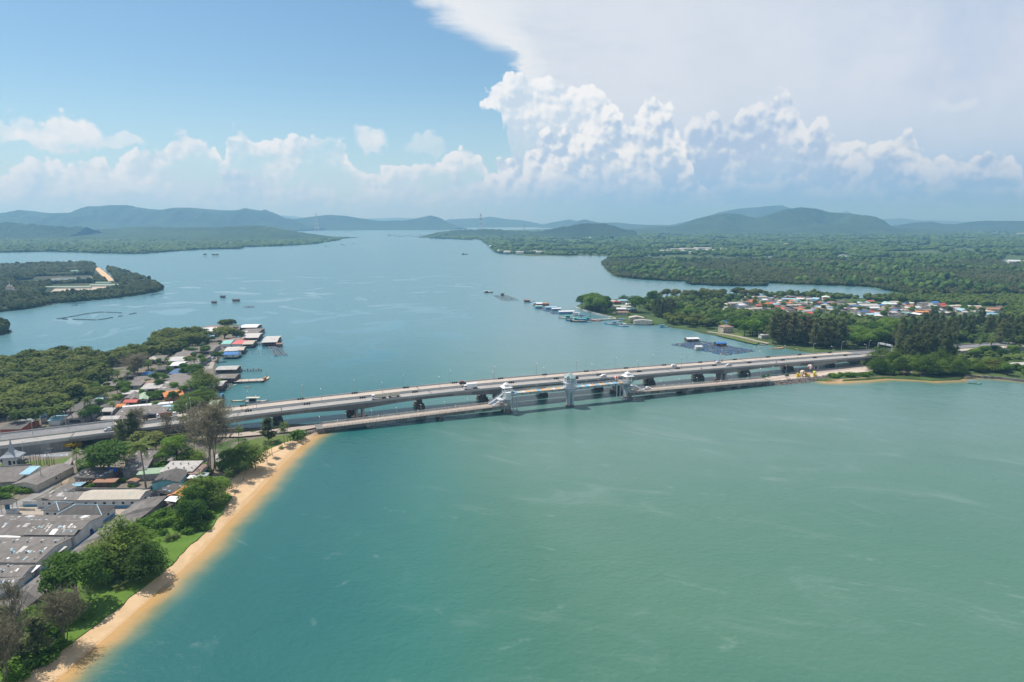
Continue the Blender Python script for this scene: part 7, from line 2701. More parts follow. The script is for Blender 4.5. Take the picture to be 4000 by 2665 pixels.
def wheels(r, xs, y, rad=.34):
    for x in xs:
        for s in (-1, 1):
            mb = MB()
            n = 12
            ring = [(x + rad * math.cos(2 * math.pi * k / n), s * y, rad + rad * math.sin(2 * math.pi * k / n)) for k in range(n)]
            mb.add([(p[0], p[1] - .12, p[2]) for p in ring] + [(p[0], p[1] + .12, p[2]) for p in ring], [tuple(range(n)), tuple(range(2 * n - 1, n - 1, -1))] + [(k, n + k, n + (k + 1) % n, (k + 1) % n) for k in range(n)])
            mb.build('wheel', TYRE, r)


def side_body(prof, w, tuck=.12):
    """a side outline given width, narrower towards the top"""
    zmax = max(z for x, z in prof)
    n = len(prof)
    mb = MB()
    hw = [w / 2 - tuck * max(0, (z - .8)) / max(.1, zmax - .8) for x, z in prof]
    mb.add([(x, -h, z) for (x, z), h in zip(prof, hw)] + [(x, h, z) for (x, z), h in zip(prof, hw)], [tuple(range(n)), tuple(range(2 * n - 1, n - 1, -1))] + [(k, n + k, n + (k + 1) % n, (k + 1) % n) for k in range(n)])
    return mb


def vehicle(kind_, paint, loc, rz, label, paint2=None, name=None):
    nm = dict(car='parked_car', suv='car', pickup='pickup_truck', dump='dump_truck', trailer='dump_trailer', box='box_truck', tanker='tanker_truck', covered='covered_truck', bike='motorcycle')[kind_]
    cat = dict(car='car', suv='car', pickup='pickup', dump='truck', trailer='trailer', box='truck', tanker='truck', covered='truck', bike='motorcycle')[kind_]
    r = empty(name or nm, loc, rz, label, cat)
    m = PAINT[paint]
    if kind_ in ('car', 'suv', 'pickup'):
        h = 1.5 if kind_ == 'car' else 1.78
        if kind_ == 'pickup':
            prof = [(-2.6, .4), (2.6, .4), (2.65, .85), (2.5, 1.05), (1.35, 1.12), (.75, h), (-.75, h), (-1.0, 1.15), (-2.6, 1.1)]
            glz = [(1.22, 1.14), (.72, h - .07), (-.70, h - .07), (-.92, 1.14)]
        elif kind_ == 'suv':
            prof = [(-2.3, .4), (2.3, .4), (2.35, .85), (2.2, 1.05), (1.2, 1.12), (.6, h), (-1.9, h), (-2.25, 1.15)]
            glz = [(1.08, 1.14), (.56, h - .08), (-1.85, h - .08), (-2.1, 1.14)]
        else:
            prof = [(-2.2, .35), (2.2, .35), (2.25, .7), (2.1, .88), (1.1, .97), (.45, h), (-1.1, h), (-1.75, 1.02), (-2.2, .95)]
            glz = [(1.0, .98), (.42, h - .07), (-1.06, h - .07), (-1.62, 1.02)]
        side_body(prof, 1.82).build('body', m, r)
        side_body(glz, 1.86, .14).build('window', M_GLASS, r)
        if kind_ == 'pickup':
            mb = MB()
            mb.box((-1.8, 0, 1.12), (1.5, 1.5, .06))
            mb.build('bed', PAINT['dark'], r)
            if paint2:
                side_body([(-2.55, 1.1), (-.9, 1.1), (-.95, 2.05), (-1.5, 2.2), (-2.5, 2.1)], 1.8).build('canopy', PAINT[paint2], r)
        wheels(r, (-1.45, 1.4), .82)
        mb = MB()
        mb.box((2.28 if kind_ != 'pickup' else 2.6, -.6, .75), (.1, .35, .16))
        mb.build('headlight', M_WHITE, r)
        mb = MB()
        mb.box((2.28 if kind_ != 'pickup' else 2.6, .6, .75), (.1, .35, .16))
        mb.build('headlight', M_WHITE, r)
    elif kind_ == 'bike':
        mb = MB()
        mb.tube([(-.6, 0, .6), (.1, 0, .75), (.55, 0, .9)], [.14, .16, .08], 6)
        mb.build('body', m, r)
        for x in (-.6, .6):
            wh = MB()
            wh.tube([(x + .3 * math.cos(a), 0, .3 + .3 * math.sin(a)) for a in np.linspace(0, 6.283, 11)], .06, 5, False)
            wh.build('wheel', TYRE, r)
        o = MB().lathe([(.14, .75), (.22, 1.0), (.26, 1.25), (.12, 1.42), (.09, 1.48), (.14, 1.56), (.13, 1.72), (.05, 1.8)], 10, (-.15, 0, 0)).build('person', PAINT['dark'], None, loc, rz, smooth=True)
        set_props(o, 'rider in dark clothes sitting on ' + label, 'person')
    else:
        Lc = 9.0
        mb = MB()
        mb.box((0 if kind_ != 'trailer' else -.2, 0, .85), (Lc if kind_ != 'trailer' else 7.4, 1.1, .35))
        mb.build('chassis', PAINT['black'], r)
        if kind_ != 'trailer':
            side_body([(2.7, .6), (4.6, .6), (4.65, 1.6), (4.35, 2.75), (2.75, 2.85)], 2.4).build('cab', PAINT[paint2 or 'white'], r)
            mb = MB()
            mb.add([(4.66, -1.0, 1.75), (4.66, 1.0, 1.75), (4.42, .92, 2.6), (4.42, -.92, 2.6)], [(0, 1, 2, 3)])
            mb.box((3.6, 0, 2.1), (1.0, 2.36, .6))
            mb.build('window', M_GLASS, r)
        if kind_ in ('dump', 'trailer'):
            x0, x1 = (-4.5, 2.4) if kind_ == 'dump' else (-3.6, 3.4)
            mb = MB()
            zb, zt = 1.15, 2.75
            for y in (-1.22, 1.22):
                mb.box(((x0 + x1) / 2, y, (zb + zt) / 2), (x1 - x0, .1, zt - zb))
            for x in (x0, x1):
                mb.box((x, 0, (zb + zt) / 2 + .05), (.1, 2.34, zt - zb))
            mb.box(((x0 + x1) / 2, 0, zb + .9), (x1 - x0 - .2, 2.3, .1))
            b = mb.build('tipper_body', m, r)
            for k in range(6):
                mb = MB()
                mb.box((x0 + (x1 - x0) * (k + .5) / 6, -1.3, (zb + zt) / 2), (.12, .08, zt - zb))
                mb.build('rib', m, b)
            mb = MB()
            mb.box(((x0 + x1) / 2, 0, zb + 1.2), (x1 - x0 - .3, 2.2, .5), 0, .8)
            mb.build('load', mat('gravel_load', (.16, .13, .10), .95), b)
        elif kind_ == 'box':
            mb = MB()
            mb.box((-1.0, 0, 2.3), (7.0, 2.45, 2.5))
            mb.build('cargo_box', m, r)
        elif kind_ == 'covered':
            side_body([(-4.6, 1.2), (2.4, 1.2), (2.4, 3.0), (-1, 3.4), (-4.6, 3.0)], 2.5).build('tarpaulin', m, r)
        elif kind_ == 'tanker':
            mb = MB()
            mb.tube([(-4.7, 0, 2.0), (-4.5, 0, 2.0), (2.2, 0, 2.0), (2.4, 0, 2.0)], [.8, 1.1, 1.1, .8], 18)
            t = mb.build('tank', m, r, smooth=False)
            for x in (-3, -1, 1):
                mb = MB()
                mb.lathe([(.35, 3.05), (.35, 3.25), (.1, 3.3)], 10, (x, 0, 0))
                mb.build('hatch', M_POLE, t)
        wheels(r, (-3.6, -2.4, 3.5) if kind_ != 'trailer' else (-2.6, 2.2), 1.05, .5)
    return r


FRONT, BACK = 3.4, 16.5
for kd, pt, p2, px, t, rev, lb in [
    ('dump', 'beige', 'white', 1480, 5.0, 1, 'beige tipper truck with white cab on the grey bridge deck'),
    ('trailer', 'beige', None, 1537, 5.0, 1, 'beige tipper trailer following the tipper truck'),
    ('box', 'white', 'white', 1838, 5.6, 1, 'white box truck on the grey bridge deck'),
    ('suv', 'dark', None, 1807, 20.0, 0, 'dark car with red roof load on the pinkish bridge deck'),
    ('suv', 'white', None, 2356, 5.5, 1, 'white car on the grey deck behind the raised walkway'),
    ('suv', 'dark', None, 2246, 7.0, 1, 'dark car half hidden behind the glazed lookout tower'),
    ('suv', 'white', None, 2633, 18.5, 0, 'white car alone on the pinkish deck'),
    ('car', 'silver', None, 2805, 19.0, 0, 'silver car on the pinkish deck near the motorcycle'),
    ('pickup', 'silver', None, 2846, 6.8, 1, 'silver pickup with loaded bed on the grey deck'),
    ('bike', 'black', None, 2820, 22.0, 0, 'motorcycle on the pinkish deck beside the silver car'),
    ('bike', 'dark', None, 2740, 3.0, 1, 'motorcycle on the grey deck above the plaza arm'),
    ('bike', 'black', None, 3033, 3.2, 1, 'motorcycle on the grey deck nearest the plaza'),
    ('pickup', 'silver', None, 427, 6.0, 1, 'silver blue pickup on the grey west approach'),
    ('pickup', 'white', 'white', 532, 19.5, 0, 'white pickup with canopy on the far west approach'),
    ('covered', 'black', 'white', 592, 19.0, 0, 'long truck with black tarpaulin on the far west approach'),
    ('covered', 'brown', 'white', 655, 19.2, 0, 'brownish loaded truck with white cab ahead of the black one'),
]:
    s = deck_s(px, t, .8)
    v = vehicle(kd, pt, BP(s, t, .03), YAW + (math.pi if rev else 0), lb, p2, 'car' if kd == 'car' else None)
    if px == 1807:
        mb = MB()
        mb.box((-.6, 0, 1.95), (1.7, 1.4, .4), 0, .8)
        mb.build('roof_load', PAINT['red'], v)
s = old_s(2530, 5)
vehicle('pickup', 'white', OP(s, .6, old_z(s) + .03), OYAW, 'white pickup on the east arm of the old bridge')
for kd, pt, p2, q, a, lb in [
    ('car', 'white', None, L1(455, 1005), -.35, 'white saloon on the road below the retaining wall'),
    ('pickup', 'white', None, L3(385, 410), 1.3, 'white pickup under the trees by the bridge abutment'),
    ('tanker', 'blue', 'deepblue', L(1180, 965), .85, 'blue tanker truck parked against the factory wall'),
    ('car', 'black', None, L3(765, 985), .9, 'black car parked under the workshop canopy'),
    ('pickup', 'white', None, L(930, 1130), .85, 'small white pickup beside the vented factory hall'),
    ('suv', 'silver', None, L4(1082, 580), 1.35, 'silver car on the village waterfront road'),
    ('suv', 'white', None, L4(1090, 545), 1.35, 'white car farther up the village waterfront road'),
    ('suv', 'silver', None, L1(355, 580), -.1, 'grey car under the oil palms'),
    ('suv', 'silver', None, L1(450, 565), -.1, 'pale car between the two broad oil palms'),
    ('suv', 'black', None, L1(440, 615), .1, 'black car parked by the west approach barrier'),
]:
    vehicle(kd, pt, G(*q, 1.27), a, lb, p2)
o = MB().box((0, 0, 1.0), (3.4, 2.2, 2.0)).build('skip_container', PAINT['deepblue'], None, G(*L(1060, 1075), 1.26), .85)
set_props(o, 'deep blue container between tanker and vented factory hall', 'container')


# ------------------------------------------------------------------ poles and lamps on the west side
def pole_master(h, arms):
    r = empty('utility_pole', (0, 0, -300))
    mb = MB()
    mb.tube([(0, 0, -.3), (0, 0, h)], [.17, .11], 7)
    mb.build('pole', mat('pole_concrete', (.30, .27, .24), .9, var=.2), r)
    for i in range(arms):
        mb = MB()
        mb.box((0, 0, h - .5 - .8 * i), (2.0, .12, .14))
        a = mb.build('crossarm', M_POLE, r)
        for x in (-.85, 0, .85):
            q = MB()
            q.lathe([(.06, 0), (.09, .12), (.04, .25)], 7, (x, 0, h - .42 - .8 * i))
            q.build('insulator', M_WHITE, a)
    return r


pm = pole_master(9, 1)
wires = []
for x, y, yt, lb in [(*L1(625, 1490), L1(0, 1240)[1], 'pole in front of the long grey barrack'), (*L1(910, 1490), L1(0, 1312)[1], 'pole where the lane passes the kitchen garden'), (*L(1708, 588), L(0, 392)[1], 'pole at the corner of the white warehouse yard'), (*L(1262, 905), L(0, 695)[1], 'pole beside the end of the biggest factory hall'), (*L(978, 1155), L(0, 932)[1], 'pole beside the blue tanker truck'), (*L(540, 1465), L(0, 1245)[1], 'pole at the corner of the low workshop'), (*L1(822, 1290), L1(0, 1080)[1], 'pole at the lawn corner by the lane'), (*L1(775, 1215), L1(0, 945)[1], 'tallest pole in the post row on the lawn'), (*L1(712, 1210), L1(0, 1005)[1], 'dark pole in the post row on the lawn'), (*L1(512, 1225), L1(0, 1040)[1], 'west pole of the post row on the lawn'), (*LA(1132, 805), LA(0, 700)[1], 'pole behind the white canopy of the lower village'), (*LA(1300, 770), LA(0, 690)[1], 'pole at the east end of the white village canopy'), (*LA(1378, 640), LA(0, 600)[1], 'pole above the orange walled house')]:
    b = G(x, y, 1.2)
    o = copy_tree(pm)
    o.location = b
    h = height_of(b, yt)
    o.scale = (1, 1, max(4, h) / 9)
    o.rotation_euler = (0, 0, .5)
    set_props(o, 'utility ' + lb, 'utility pole', 'utility poles of the west side')
kill(pm)
WOODP = mat('post_wood', (.13, .09, .065), .9, var=.3)
for i, (x, y, yt) in enumerate([(455, 1170, 1050), (545, 1215, 1060), (582, 1200, 1075), (605, 1205, 1030), (655, 1200, 1100), (690, 1190, 1090), (735, 1215, 1075), (800, 1215, 1130)]):
    b = G(*L1(x, y), 1.2)
    o = MB().tube([(0, 0, -.3), (.1, 0, height_of(b, L1(0, yt)[1]))], [.16, .11], 6).build('timber_post', WOODP, None, b)
    set_props(o, f'thin dark timber post on the lawn, {where_along(i, 0)} from the pavilion', 'post', 'timber posts on the lawn')
for x, y, yt, lb in [(*L1(352, 1100), L1(0, 862)[1], 'tall lamp behind the white pavilion'), (*L1(240, 1000), L1(0, 905)[1], 'lamp at the foot of the retaining wall'), (*L1(478, 1000), L1(0, 895)[1], 'lamp beside the white saloon'), (*L1(565, 1519), L1(0, 1400)[1], 'lamp leaning over the barrack roof'), (*L3(668, 1245), L3(0, 1125)[1], 'white lamp over the upper long shed roof'), (*L(1935, 590), L(0, 535)[1], 'white lamp over the middle long shed roof'), (*L1(920, 990), L1(0, 905)[1], 'lamp beside the yellow flowering tree'), (*L1(1415, 560), L1(0, 465)[1], 'lamp on the village side of the west approach'), (*L1(112, 560), L1(0, 495)[1], 'lamp behind the brown tiled shelter')]:
    b = G(x, y, 1.2)
    o = copy_tree(sm)
    o.location = b
    h = height_of(b, yt) / 4.3
    o.scale = (max(.9, h * .6),) * 2 + (max(.5, h),)
    o.rotation_euler = (0, 0, rnd.uniform(-1, 1))
    set_props(o, lb, 'street lamp', 'lamps of the west side')
for i, (x, y) in enumerate(((640, 1075), (720, 1078), (800, 1072), (880, 1070), (960, 1066))):
    mb = MB()
    mb.add([(-1.9, -.6, 0), (1.9, -.6, 0), (1.9, .6, 0), (-1.9, .6, 0), (-1.5, -.2, .7), (.2, 0, 1.0), (1.6, .1, .6), (-1.4, .4, .6)], [(0, 1, 5, 4), (1, 6, 5), (1, 2, 6), (2, 3, 7, 5, 6), (3, 0, 4, 7), (4, 5, 7)])
    o = mb.build('white_tarpaulin', PAINT['white'], None, G(*L1(x, y), 1.25), .1)
    set_props(o, f'crumpled white sheet lying by the road, {where_along(i, 0)} from the pavilion', 'sheet', 'white sheets by the road')


# ------------------------------------------------------------------ boats and floating farms
def boat(loc, rz, ln, hull, label, cabin=None, roof=None, name='fishing_boat', mast=False, beam=.26, deck='cream'):
    r = empty(name, loc, rz, label, 'boat')
    b = ln * beam / 2
    h = max(.5, ln * .085)
    st = [(-.5, .75, .95), (-.3, .95, .85), (0, 1.0, .8), (.25, .85, .95), (.42, .45, 1.25), (.52, .04, 1.6)]
    vs = []
    for x, w, z in st:
        for y, q in ((-1, 1.0), (-.72, .0), (.72, .0), (1, 1.0)):
            vs.append((x * ln, y * b * w, (z * h * q) - .1 if q else -.25))
    mb = MB()
    fs = [(i * 4 + k, (i + 1) * 4 + k, (i + 1) * 4 + k + 1, i * 4 + k + 1) for i in range(5) for k in range(3)] + [(0, 1, 2, 3)]
    mb.add(vs, fs)
    mb.build('hull', PAINT[hull], r)
    mb = MB()
    mb.add([(x * ln, y * b * w * .96, z * h - .28) for x, w, z in st for y in (-1, 1)], [(i * 2, i * 2 + 1, i * 2 + 3, i * 2 + 2) for i in range(5)])
    mb.build('deck', PAINT[deck], r)
    if cabin:
        mb = MB()
        mb.box((-.18 * ln, 0, h * .7 + ln * .07), (ln * .28, b * 1.25, ln * .14))
        c = mb.build('cabin', PAINT[cabin], r)
        mb = MB()
        mb.box((-.18 * ln, 0, h * .7 + ln * .09), (ln * .285, b * 1.28, ln * .045))
        mb.build('window', M_GLASS, c)
    if roof:
        zt = h * .7 + ln * .155
        mb = MB()
        mb.prism([(-.46 * ln, -b * .9), (.12 * ln, -b * .9), (.12 * ln, b * .9), (-.46 * ln, b * .9)], zt, zt + .14)
        mb.build('canopy', PAINT[roof], r)
        mb = MB()
        for x in (-.44, .1):
            for y in (-1, 1):
                mb.box((x * ln, y * b * .8, (zt + h * .6) / 2), (.1, .1, zt - h * .6))
        mb.build('post', M_POLE, r)
    if mast:
        mb = MB()
        mb.tube([(.1 * ln, 0, h * .6), (.1 * ln, 0, ln * .48)], [.1, .05], 6)
        mb.tube([(.1 * ln, 0, ln * .3), (.4 * ln, 0, ln * .36)], [.06, .04], 5)
        mb.tube([(-.3 * ln, 0, ln * .15), (-.3 * ln, 0, ln * .34)], [.06, .04], 5)
        mb.build('mast', WOODP, r)
    return r


for q, a, ln, hull, cab, roof, mast, lb in [
    (LT(118, 192), .05, 15, 'brown', 'brown', 'white', 0, 'brown houseboat with white roof alone in the channel'),
    (LT(735, 398), 2.9, 17, 'cream', 'tealp', 'green', 1, 'cream fishing boat with green awnings at the harbour mouth'),
    (LT(800, 418), 3.0, 18, 'blue', 'cyan', 'green', 1, 'blue trawler with green nets, west one of the raft of boats'),
    (LT(840, 425), 2.95, 20, 'dark', 'white', 'cyan', 1, 'dark hulled trawler in front of the raft of boats'),
    (LT(838, 375), .1, 16, 'white', 'white', 'white', 1, 'white roofed trawler behind the raft of boats'),
    (LT(880, 388), .15, 15, 'cyan', 'white', 'blue', 1, 'trawler with bright blue awning in the raft of boats'),
    (LT(880, 412), 3.1, 16, 'tealp', 'cyan', 'green', 1, 'turquoise trawler in the middle of the raft of boats'),
    (LT(925, 410), .1, 14, 'deepblue', 'cyan', None, 1, 'deep blue trawler at the pier side of the raft of boats'),
    (LT(918, 430), 3.0, 8, 'blue', None, None, 0, 'small blue tender beside the dark hulled trawler'),
    (LT(980, 418), .1, 13, 'red', None, None, 1, 'red hulled boat moored along the long pier'),
    (LT(1105, 445), 2.9, 16, 'cyan', 'white', 'blue', 1, 'cyan fishing boat with blue canopy at the landing'),
    (LT(1165, 420), 2.95, 15, 'white', 'white', 'blue', 0, 'white boat under a long blue canopy behind the landing boats'),
    (LT(1188, 460), 2.75, 15, 'cyan', 'white', None, 1, 'white cabined fishing boat lying nearest at the landing'),
    (LT(1520, 468), .1, 12, 'cyan', 'cyan', 'cyan', 1, 'light blue boat by the shore huts in the cove'),
    (LC(1893, 240), .1, 7, 'dark', None, None, 0, 'dark rowing boat close to the promenade'),
    (LC(2040, 257), .1, 7.5, 'dark', None, None, 0, 'dark skiff farther along the promenade'),
    (LC(2095, 252), .6, 5, 'cyan', None, None, 0, 'tiny light blue dinghy by the promenade stones'),
    (LC(2190, 294), .12, 12, 'orange', None, None, 0, 'long orange wooden boat near the stone ramp'),
    (LC(2017, 280), .2, 5, 'white', None, None, 0, 'little white dinghy in the cove'),
    (LR(1972, 822), -.5, 9, 'tealp', None, 'blue', 0, 'longtail boat with blue canopy off the east point'),
    (L4(1855, 885), 1.5, 11, 'orange', 'orange', None, 1, 'orange tugboat at the head of the concrete pier'),
    (L4(1390, 968), 1.2, 4.5, 'white', None, None, 0, 'small white dinghy by the broken deck'),
    (L4(1588, 998), .05, 5, 'cream', None, None, 0, 'cream skiff in the bay between pier and bridge'),
    (L4(1445, 1205), .02, 9, 'cream', None, None, 0, 'long flat pale boat near the far bridge parapet'),
    (L4(1725, 1222), .05, 15, 'silver', 'dark', 'cream', 0, 'grey barge with pale green roof behind the bridge parapet'),
    (zc([(1500, 250)])[0], .1, 20, 'white', 'white', None, 0, 'white boat off the green northwest point'),
    (zc([(1577, 244)])[0], .1, 22, 'silver', 'white', None, 0, 'grey boat east of the northwest point'),
    (zc([(1627, 239)])[0], .1, 16, 'white', 'white', None, 0, 'smaller white boat farther east of the northwest point'),
    (zc([(2136, 288)])[0], .2, 22, 'dark', 'brown', None, 0, 'dark boat in the strait off the east shore'),
    (zc([(550, 491)])[0], .1, 8, 'dark', None, None, 0, 'dark canoe by the mangrove spit'),
    (zc([(343, 521)])[0], .1, 8, 'dark', None, None, 0, 'dark canoe off the mangrove farm shore'),
    (zc([(2044, 252)])[0], .1, 14, 'white', None, None, 1, 'white sailing boat in the far strait'),
]:
    boat(G(*q, .05), a, ln, hull, lb, cab, roof, 'tugboat' if 'tug' in lb else 'fishing_boat' if ln > 10 else 'rowing_boat', mast)
for i in range(15):                                                 # yachts of the far marina
    x, y = zc([(1795 + i * 11.5, 201 + (i * 7) % 6)])[0]
    boat(G(x, y, .1), rnd.uniform(-.6, .6), rnd.uniform(22, 40) * (1.5 if i == 0 else 1), 'white', f'white yacht in the far marina, {where_along(i, 0)} from the open end', 'white', None, 'yacht', i % 2 == 0)['group'] = 'yachts in the far marina'

M_RAFT = mat('raft_wood', (.16, .14, .125), .9, var=.3, scale=.4)
BLUEF = mat('float_blue', (.04, .16, .42), .5, var=.2)
FLM = MB().tube([(-.5, 0, .12), (.5, 0, .12)], [.32, .32], 8).mesh('float', BLUEF)


def farm(label, cs, nu, nv, fl, w=.8, wob=.0, m=None):
    A, B, Cc, D = [G(*q, 0) for q in cs]
    r = empty('floating_fish_farm', (A + B + Cc + D) / 4, 0, label, 'fish farm')
    inv = Matrix.Translation(-r.location)
    pt = lambda u, v: A.lerp(B, u).lerp(D.lerp(Cc, u), v)
    rr = random.Random(nu * 31 + nv)
    for i in range(nu + nv + 2):
        for j in range(nv if i <= nu else nu):
            if rr.random() < wob:
                continue
            if i <= nu:
                a, b = pt(i / nu, j / nv), pt(i / nu, (j + 1) / nv)
            else:
                a, b = pt(j / nu, (i - nu - 1) / nv), pt((j + 1) / nu, (i - nu - 1) / nv)
            d = b - a
            mb = MB()
            c = (a + b) / 2
            mb.box((c.x, c.y, .38 + .02 * (i > nu)), (d.length + .2, w, .12), math.atan2(d.y, d.x))
            o = mb.build('walkway_plank', m or M_RAFT, r)
            o.matrix_parent_inverse = inv
            if rr.random() < fl:
                q = a.lerp(b, rr.random())
                f = put('float', FLM, r, q, math.atan2(d.y, d.x))
                f.scale = (rr.uniform(1.2, 2.6), 1.5, 1.5)
                f.matrix_parent_inverse = inv
    return r


farm('large floating fish farm with blue drums between bridge and promenade', [LC(1112, 255), LC(1400, 214), LC(1955, 318), LC(1655, 362)], 9, 16, .75, .9, .12)
farm('rectangular floating farm next to the brown houseboat', [LT(162, 216), LT(262, 213), LT(358, 252), LT(246, 257)], 3, 5, .5, 1.1)
farm('small raft beside the turquoise roofed raft hut', [LT(485, 310), LT(560, 308), LT(600, 322), LT(510, 324)], 4, 3, .5)
farm('blue edged raft in the row of raft houses', [LT(545, 333), LT(640, 325), LT(692, 332), LT(590, 343)], 5, 3, .6)
farm('raft with dark nets beside the long white raft house', [LT(605, 352), LT(690, 344), LT(720, 360), LT(640, 364)], 5, 3, .6)
farm('weathered wooden fish cages off the stilt village', [L4(1892, 385), L4(2040, 378), L4(2172, 525), L4(1990, 540)], 4, 7, .3, .8, .05)
farm('small dark raft in the open west channel', [zc([(1120, 526)])[0], zc([(1165, 525)])[0], zc([(1170, 531)])[0], zc([(1124, 533)])[0]], 3, 2, .2)
farm('broken timber deck beside the pale stilt shed', [L4(1215, 915), L4(1355, 912), L4(1325, 1040), L4(1245, 1045)], 5, 5, .0, .5, .15)
farm('dark mooring raft beside the small thatched raft hut', [LT(440, 266), LT(486, 264), LT(490, 268), LT(445, 271)], 3, 1, .3)
for q, w, d, roof, wall, lb in [
    (LC(1312, 215), 12, 8, 'white', 'wood', 'white roofed raft hut at the back corner of the large fish farm'),
    (LC(1602, 262), 10, 7, 'blue', 'wood', 'blue roofed raft hut on the large fish farm'),
    (LC(1377, 300), 6, 4, 'white', 'white', 'small white raft hut at the front edge of the large fish farm'),
    (LT(425, 265), 8, 5, 'brown', 'wood', 'small thatched raft hut in the row of raft houses'),
    (LT(510, 288), 14, 7, 'sky', 'white', 'pale roofed raft house, back of the row'),
    (LT(545, 292), 16, 7, 'white', 'red', 'white roofed raft house with red walls'),
    (LT(575, 292), 9, 6, 'rust', 'red', 'rusty roofed shed joined to the red raft house'),
    (LT(518, 314), 9, 6, 'teal', 'blue', 'turquoise roofed raft hut'),
    (LT(615, 322), 15, 7, 'sky', 'blue', 'light blue roofed raft house'),
    (LT(660, 334), 12, 5, 'white', 'blue', 'low white roofed raft house with blue wall'),
    (LT(740, 357), 20, 7, 'white', 'blue', 'long white roofed raft house nearest the harbour'),
    (LT(230, 214), 5, 4, 'dark', 'wood', 'dark hut on the rectangular floating farm'),
    (L4(2062, 395), 5, 4, 'brown', 'wood', 'brown hut on the weathered fish cages'),
    (zc([(1025, 486)])[0], 7, 4.5, 'dark', 'wood', 'dark raft hut in the west channel, northern one'),
    (zc([(1086, 503)])[0], 10, 4, 'dark', 'wood', 'long dark raft hut in the west channel'),
    (zc([(985, 512)])[0], 7, 3, 'grey', 'wood', 'low grey raft hut in the west channel'),
]:
    p = G(*q, .5)
    house_at(lb, (p.x, p.y, .5), w, d, .15, 2.6, 1.0, roof, wall, 'w', 'raft_hut', 'hut', wins=1)
for i, (x0, y0, x1, y1) in enumerate([(440, 88, 475, 84), (480, 83, 520, 78), (528, 74, 560, 70), (568, 68, 600, 64), (606, 60, 632, 56), (640, 54, 690, 47), (698, 45, 735, 42), (742, 40, 768, 38), (770, 37, 800, 38), (815, 38, 842, 39), (848, 39, 868, 40), (876, 40, 898, 41), (905, 42, 930, 43), (480, 90, 515, 91), (560, 92, 610, 93), (612, 93, 656, 95), (668, 95, 700, 97), (704, 97, 740, 97), (755, 96, 790, 91), (795, 90, 825, 86), (832, 83, 862, 79), (910, 70, 935, 66), (992, 54, 1018, 50), (1024, 48, 1046, 45)]):
    a, b = G(*LA(x0, y0), .3), G(*LA(x1, y1), .3)
    d = b - a
    mb = MB()
    for k in range(int(d.length / 1.6) + 1):
        q = a + d * (k * 1.6 / max(1, d.length))
        mb.tube([q - d.normalized() * .7, q + d.normalized() * .7], [.4, .4], 7)
    o = mb.build('float_string', M_BLACK)
    set_props(o, f'string of black floats, {where_along(i, 0)} of the rectangle in the west bay', 'floats', 'strings of black floats in the west bay')
    o['kind'] = 'stuff' if False else 'thing'

# piers and jetties
def pier(label, pts, w, z, m, piles=6, name='pier'):
    P3 = [G(*q, z) for q in pts]
    r = empty(name, P3[0].lerp(P3[-1], .5), 0, label, 'pier')
    inv = Matrix.Translation(-r.location)
    for a, b in zip(P3[:-1], P3[1:]):
        d = b - a
        rz = math.atan2(d.y, d.x)
        n = max(1, int(d.length / 6))
        for i in range(n):
            c = a + d * ((i + .5) / n)
            mb = MB()
            mb.box((c.x, c.y, z - .15), (d.length / n - .05, w, .3), rz)
            o = mb.build('deck_section', m, r)
            o.matrix_parent_inverse = inv
        sd = Vector((-d.y, d.x, 0)).normalized() * w * .42
        for i in range(piles + 1):
            for sg in (-1, 1):
                c = a + d * (i / piles) + sd * sg
                mb = MB()
                mb.tube([(c.x, c.y, -1.5), (c.x, c.y, z - .1 if i % 2 else z + .9)], .16, 6)
                o = mb.build('pile', WOODP, r)
                o.matrix_parent_inverse = inv
    return r


pier('long narrow pier from the harbour landing to the moored boats', [LT(945, 406), LT(1140, 397)], 4.0, 1.6, M_CONC_L, 10)
pier('broad concrete pier with the orange tugboat at its head', [L4(1390, 902), L4(1830, 882)], 7.5, 1.5, M_ROADB, 8)
pier('thin wooden jetty beside the patched stilt shed', [L4(1420, 742), L4(1790, 735)], 1.3, 1.2, M_RAFT, 9)
pier('plank walkway out to the lone weathered stilt house', [L4(1650, 345), L4(1810, 340)], 2.2, 1.6, M_CONC_L, 6)
pier('low wooden landing beside the cyan fishing boats', [LT(1130, 440), LT(1290, 438)], 3.0, 1.2, M_RAFT, 6)
for i, x in enumerate((1560, 1588, 1660, 1708, 1750, 1802, 1840, 1888, 1920)):
    b = G(*L4(x, 520 - (i % 3) * 4), 0)
    o = MB().tube([(0, 0, -1.5), (.05, 0, 2.2 + (i * 5) % 3)], .13, 6).build('mooring_stake', WOODP, None, b)
    set_props(o, f'dark mooring stake in the bay, {where_along(i, 0)} from the blue stilt house', 'stake', 'mooring stakes in the bay')
w_ = empty('sea_wall', G(*LT(970, 345), 0), 0, 'low stone sea wall around the harbour headland', 'wall')
pts = [G(*LT(x, y), 1.4) for x, y in [(805, 305), (880, 328), (960, 350), (1050, 372), (1140, 395)]]
for a, b in zip(pts[:-1], pts[1:]):
    for k in range(6):
        c, d = a.lerp(b, (k + .5) / 6), b - a
        o = MB().box((c.x, c.y, .6), (d.length / 6 - .1, 1.6, 1.9), math.atan2(d.y, d.x)).build('wall_section', M_CONC_L, w_)
        o.matrix_parent_inverse = Matrix.Translation(-w_.location)
w_ = empty('sea_wall', G(4000, 1478, 0), 0, 'long dark sea wall along the east point', 'wall')
pts = [G(*LR(x, y), 1.4) for x, y in [(1900, 752), (2020, 766), (2150, 772), (2354, 796), (2600, 830)]]
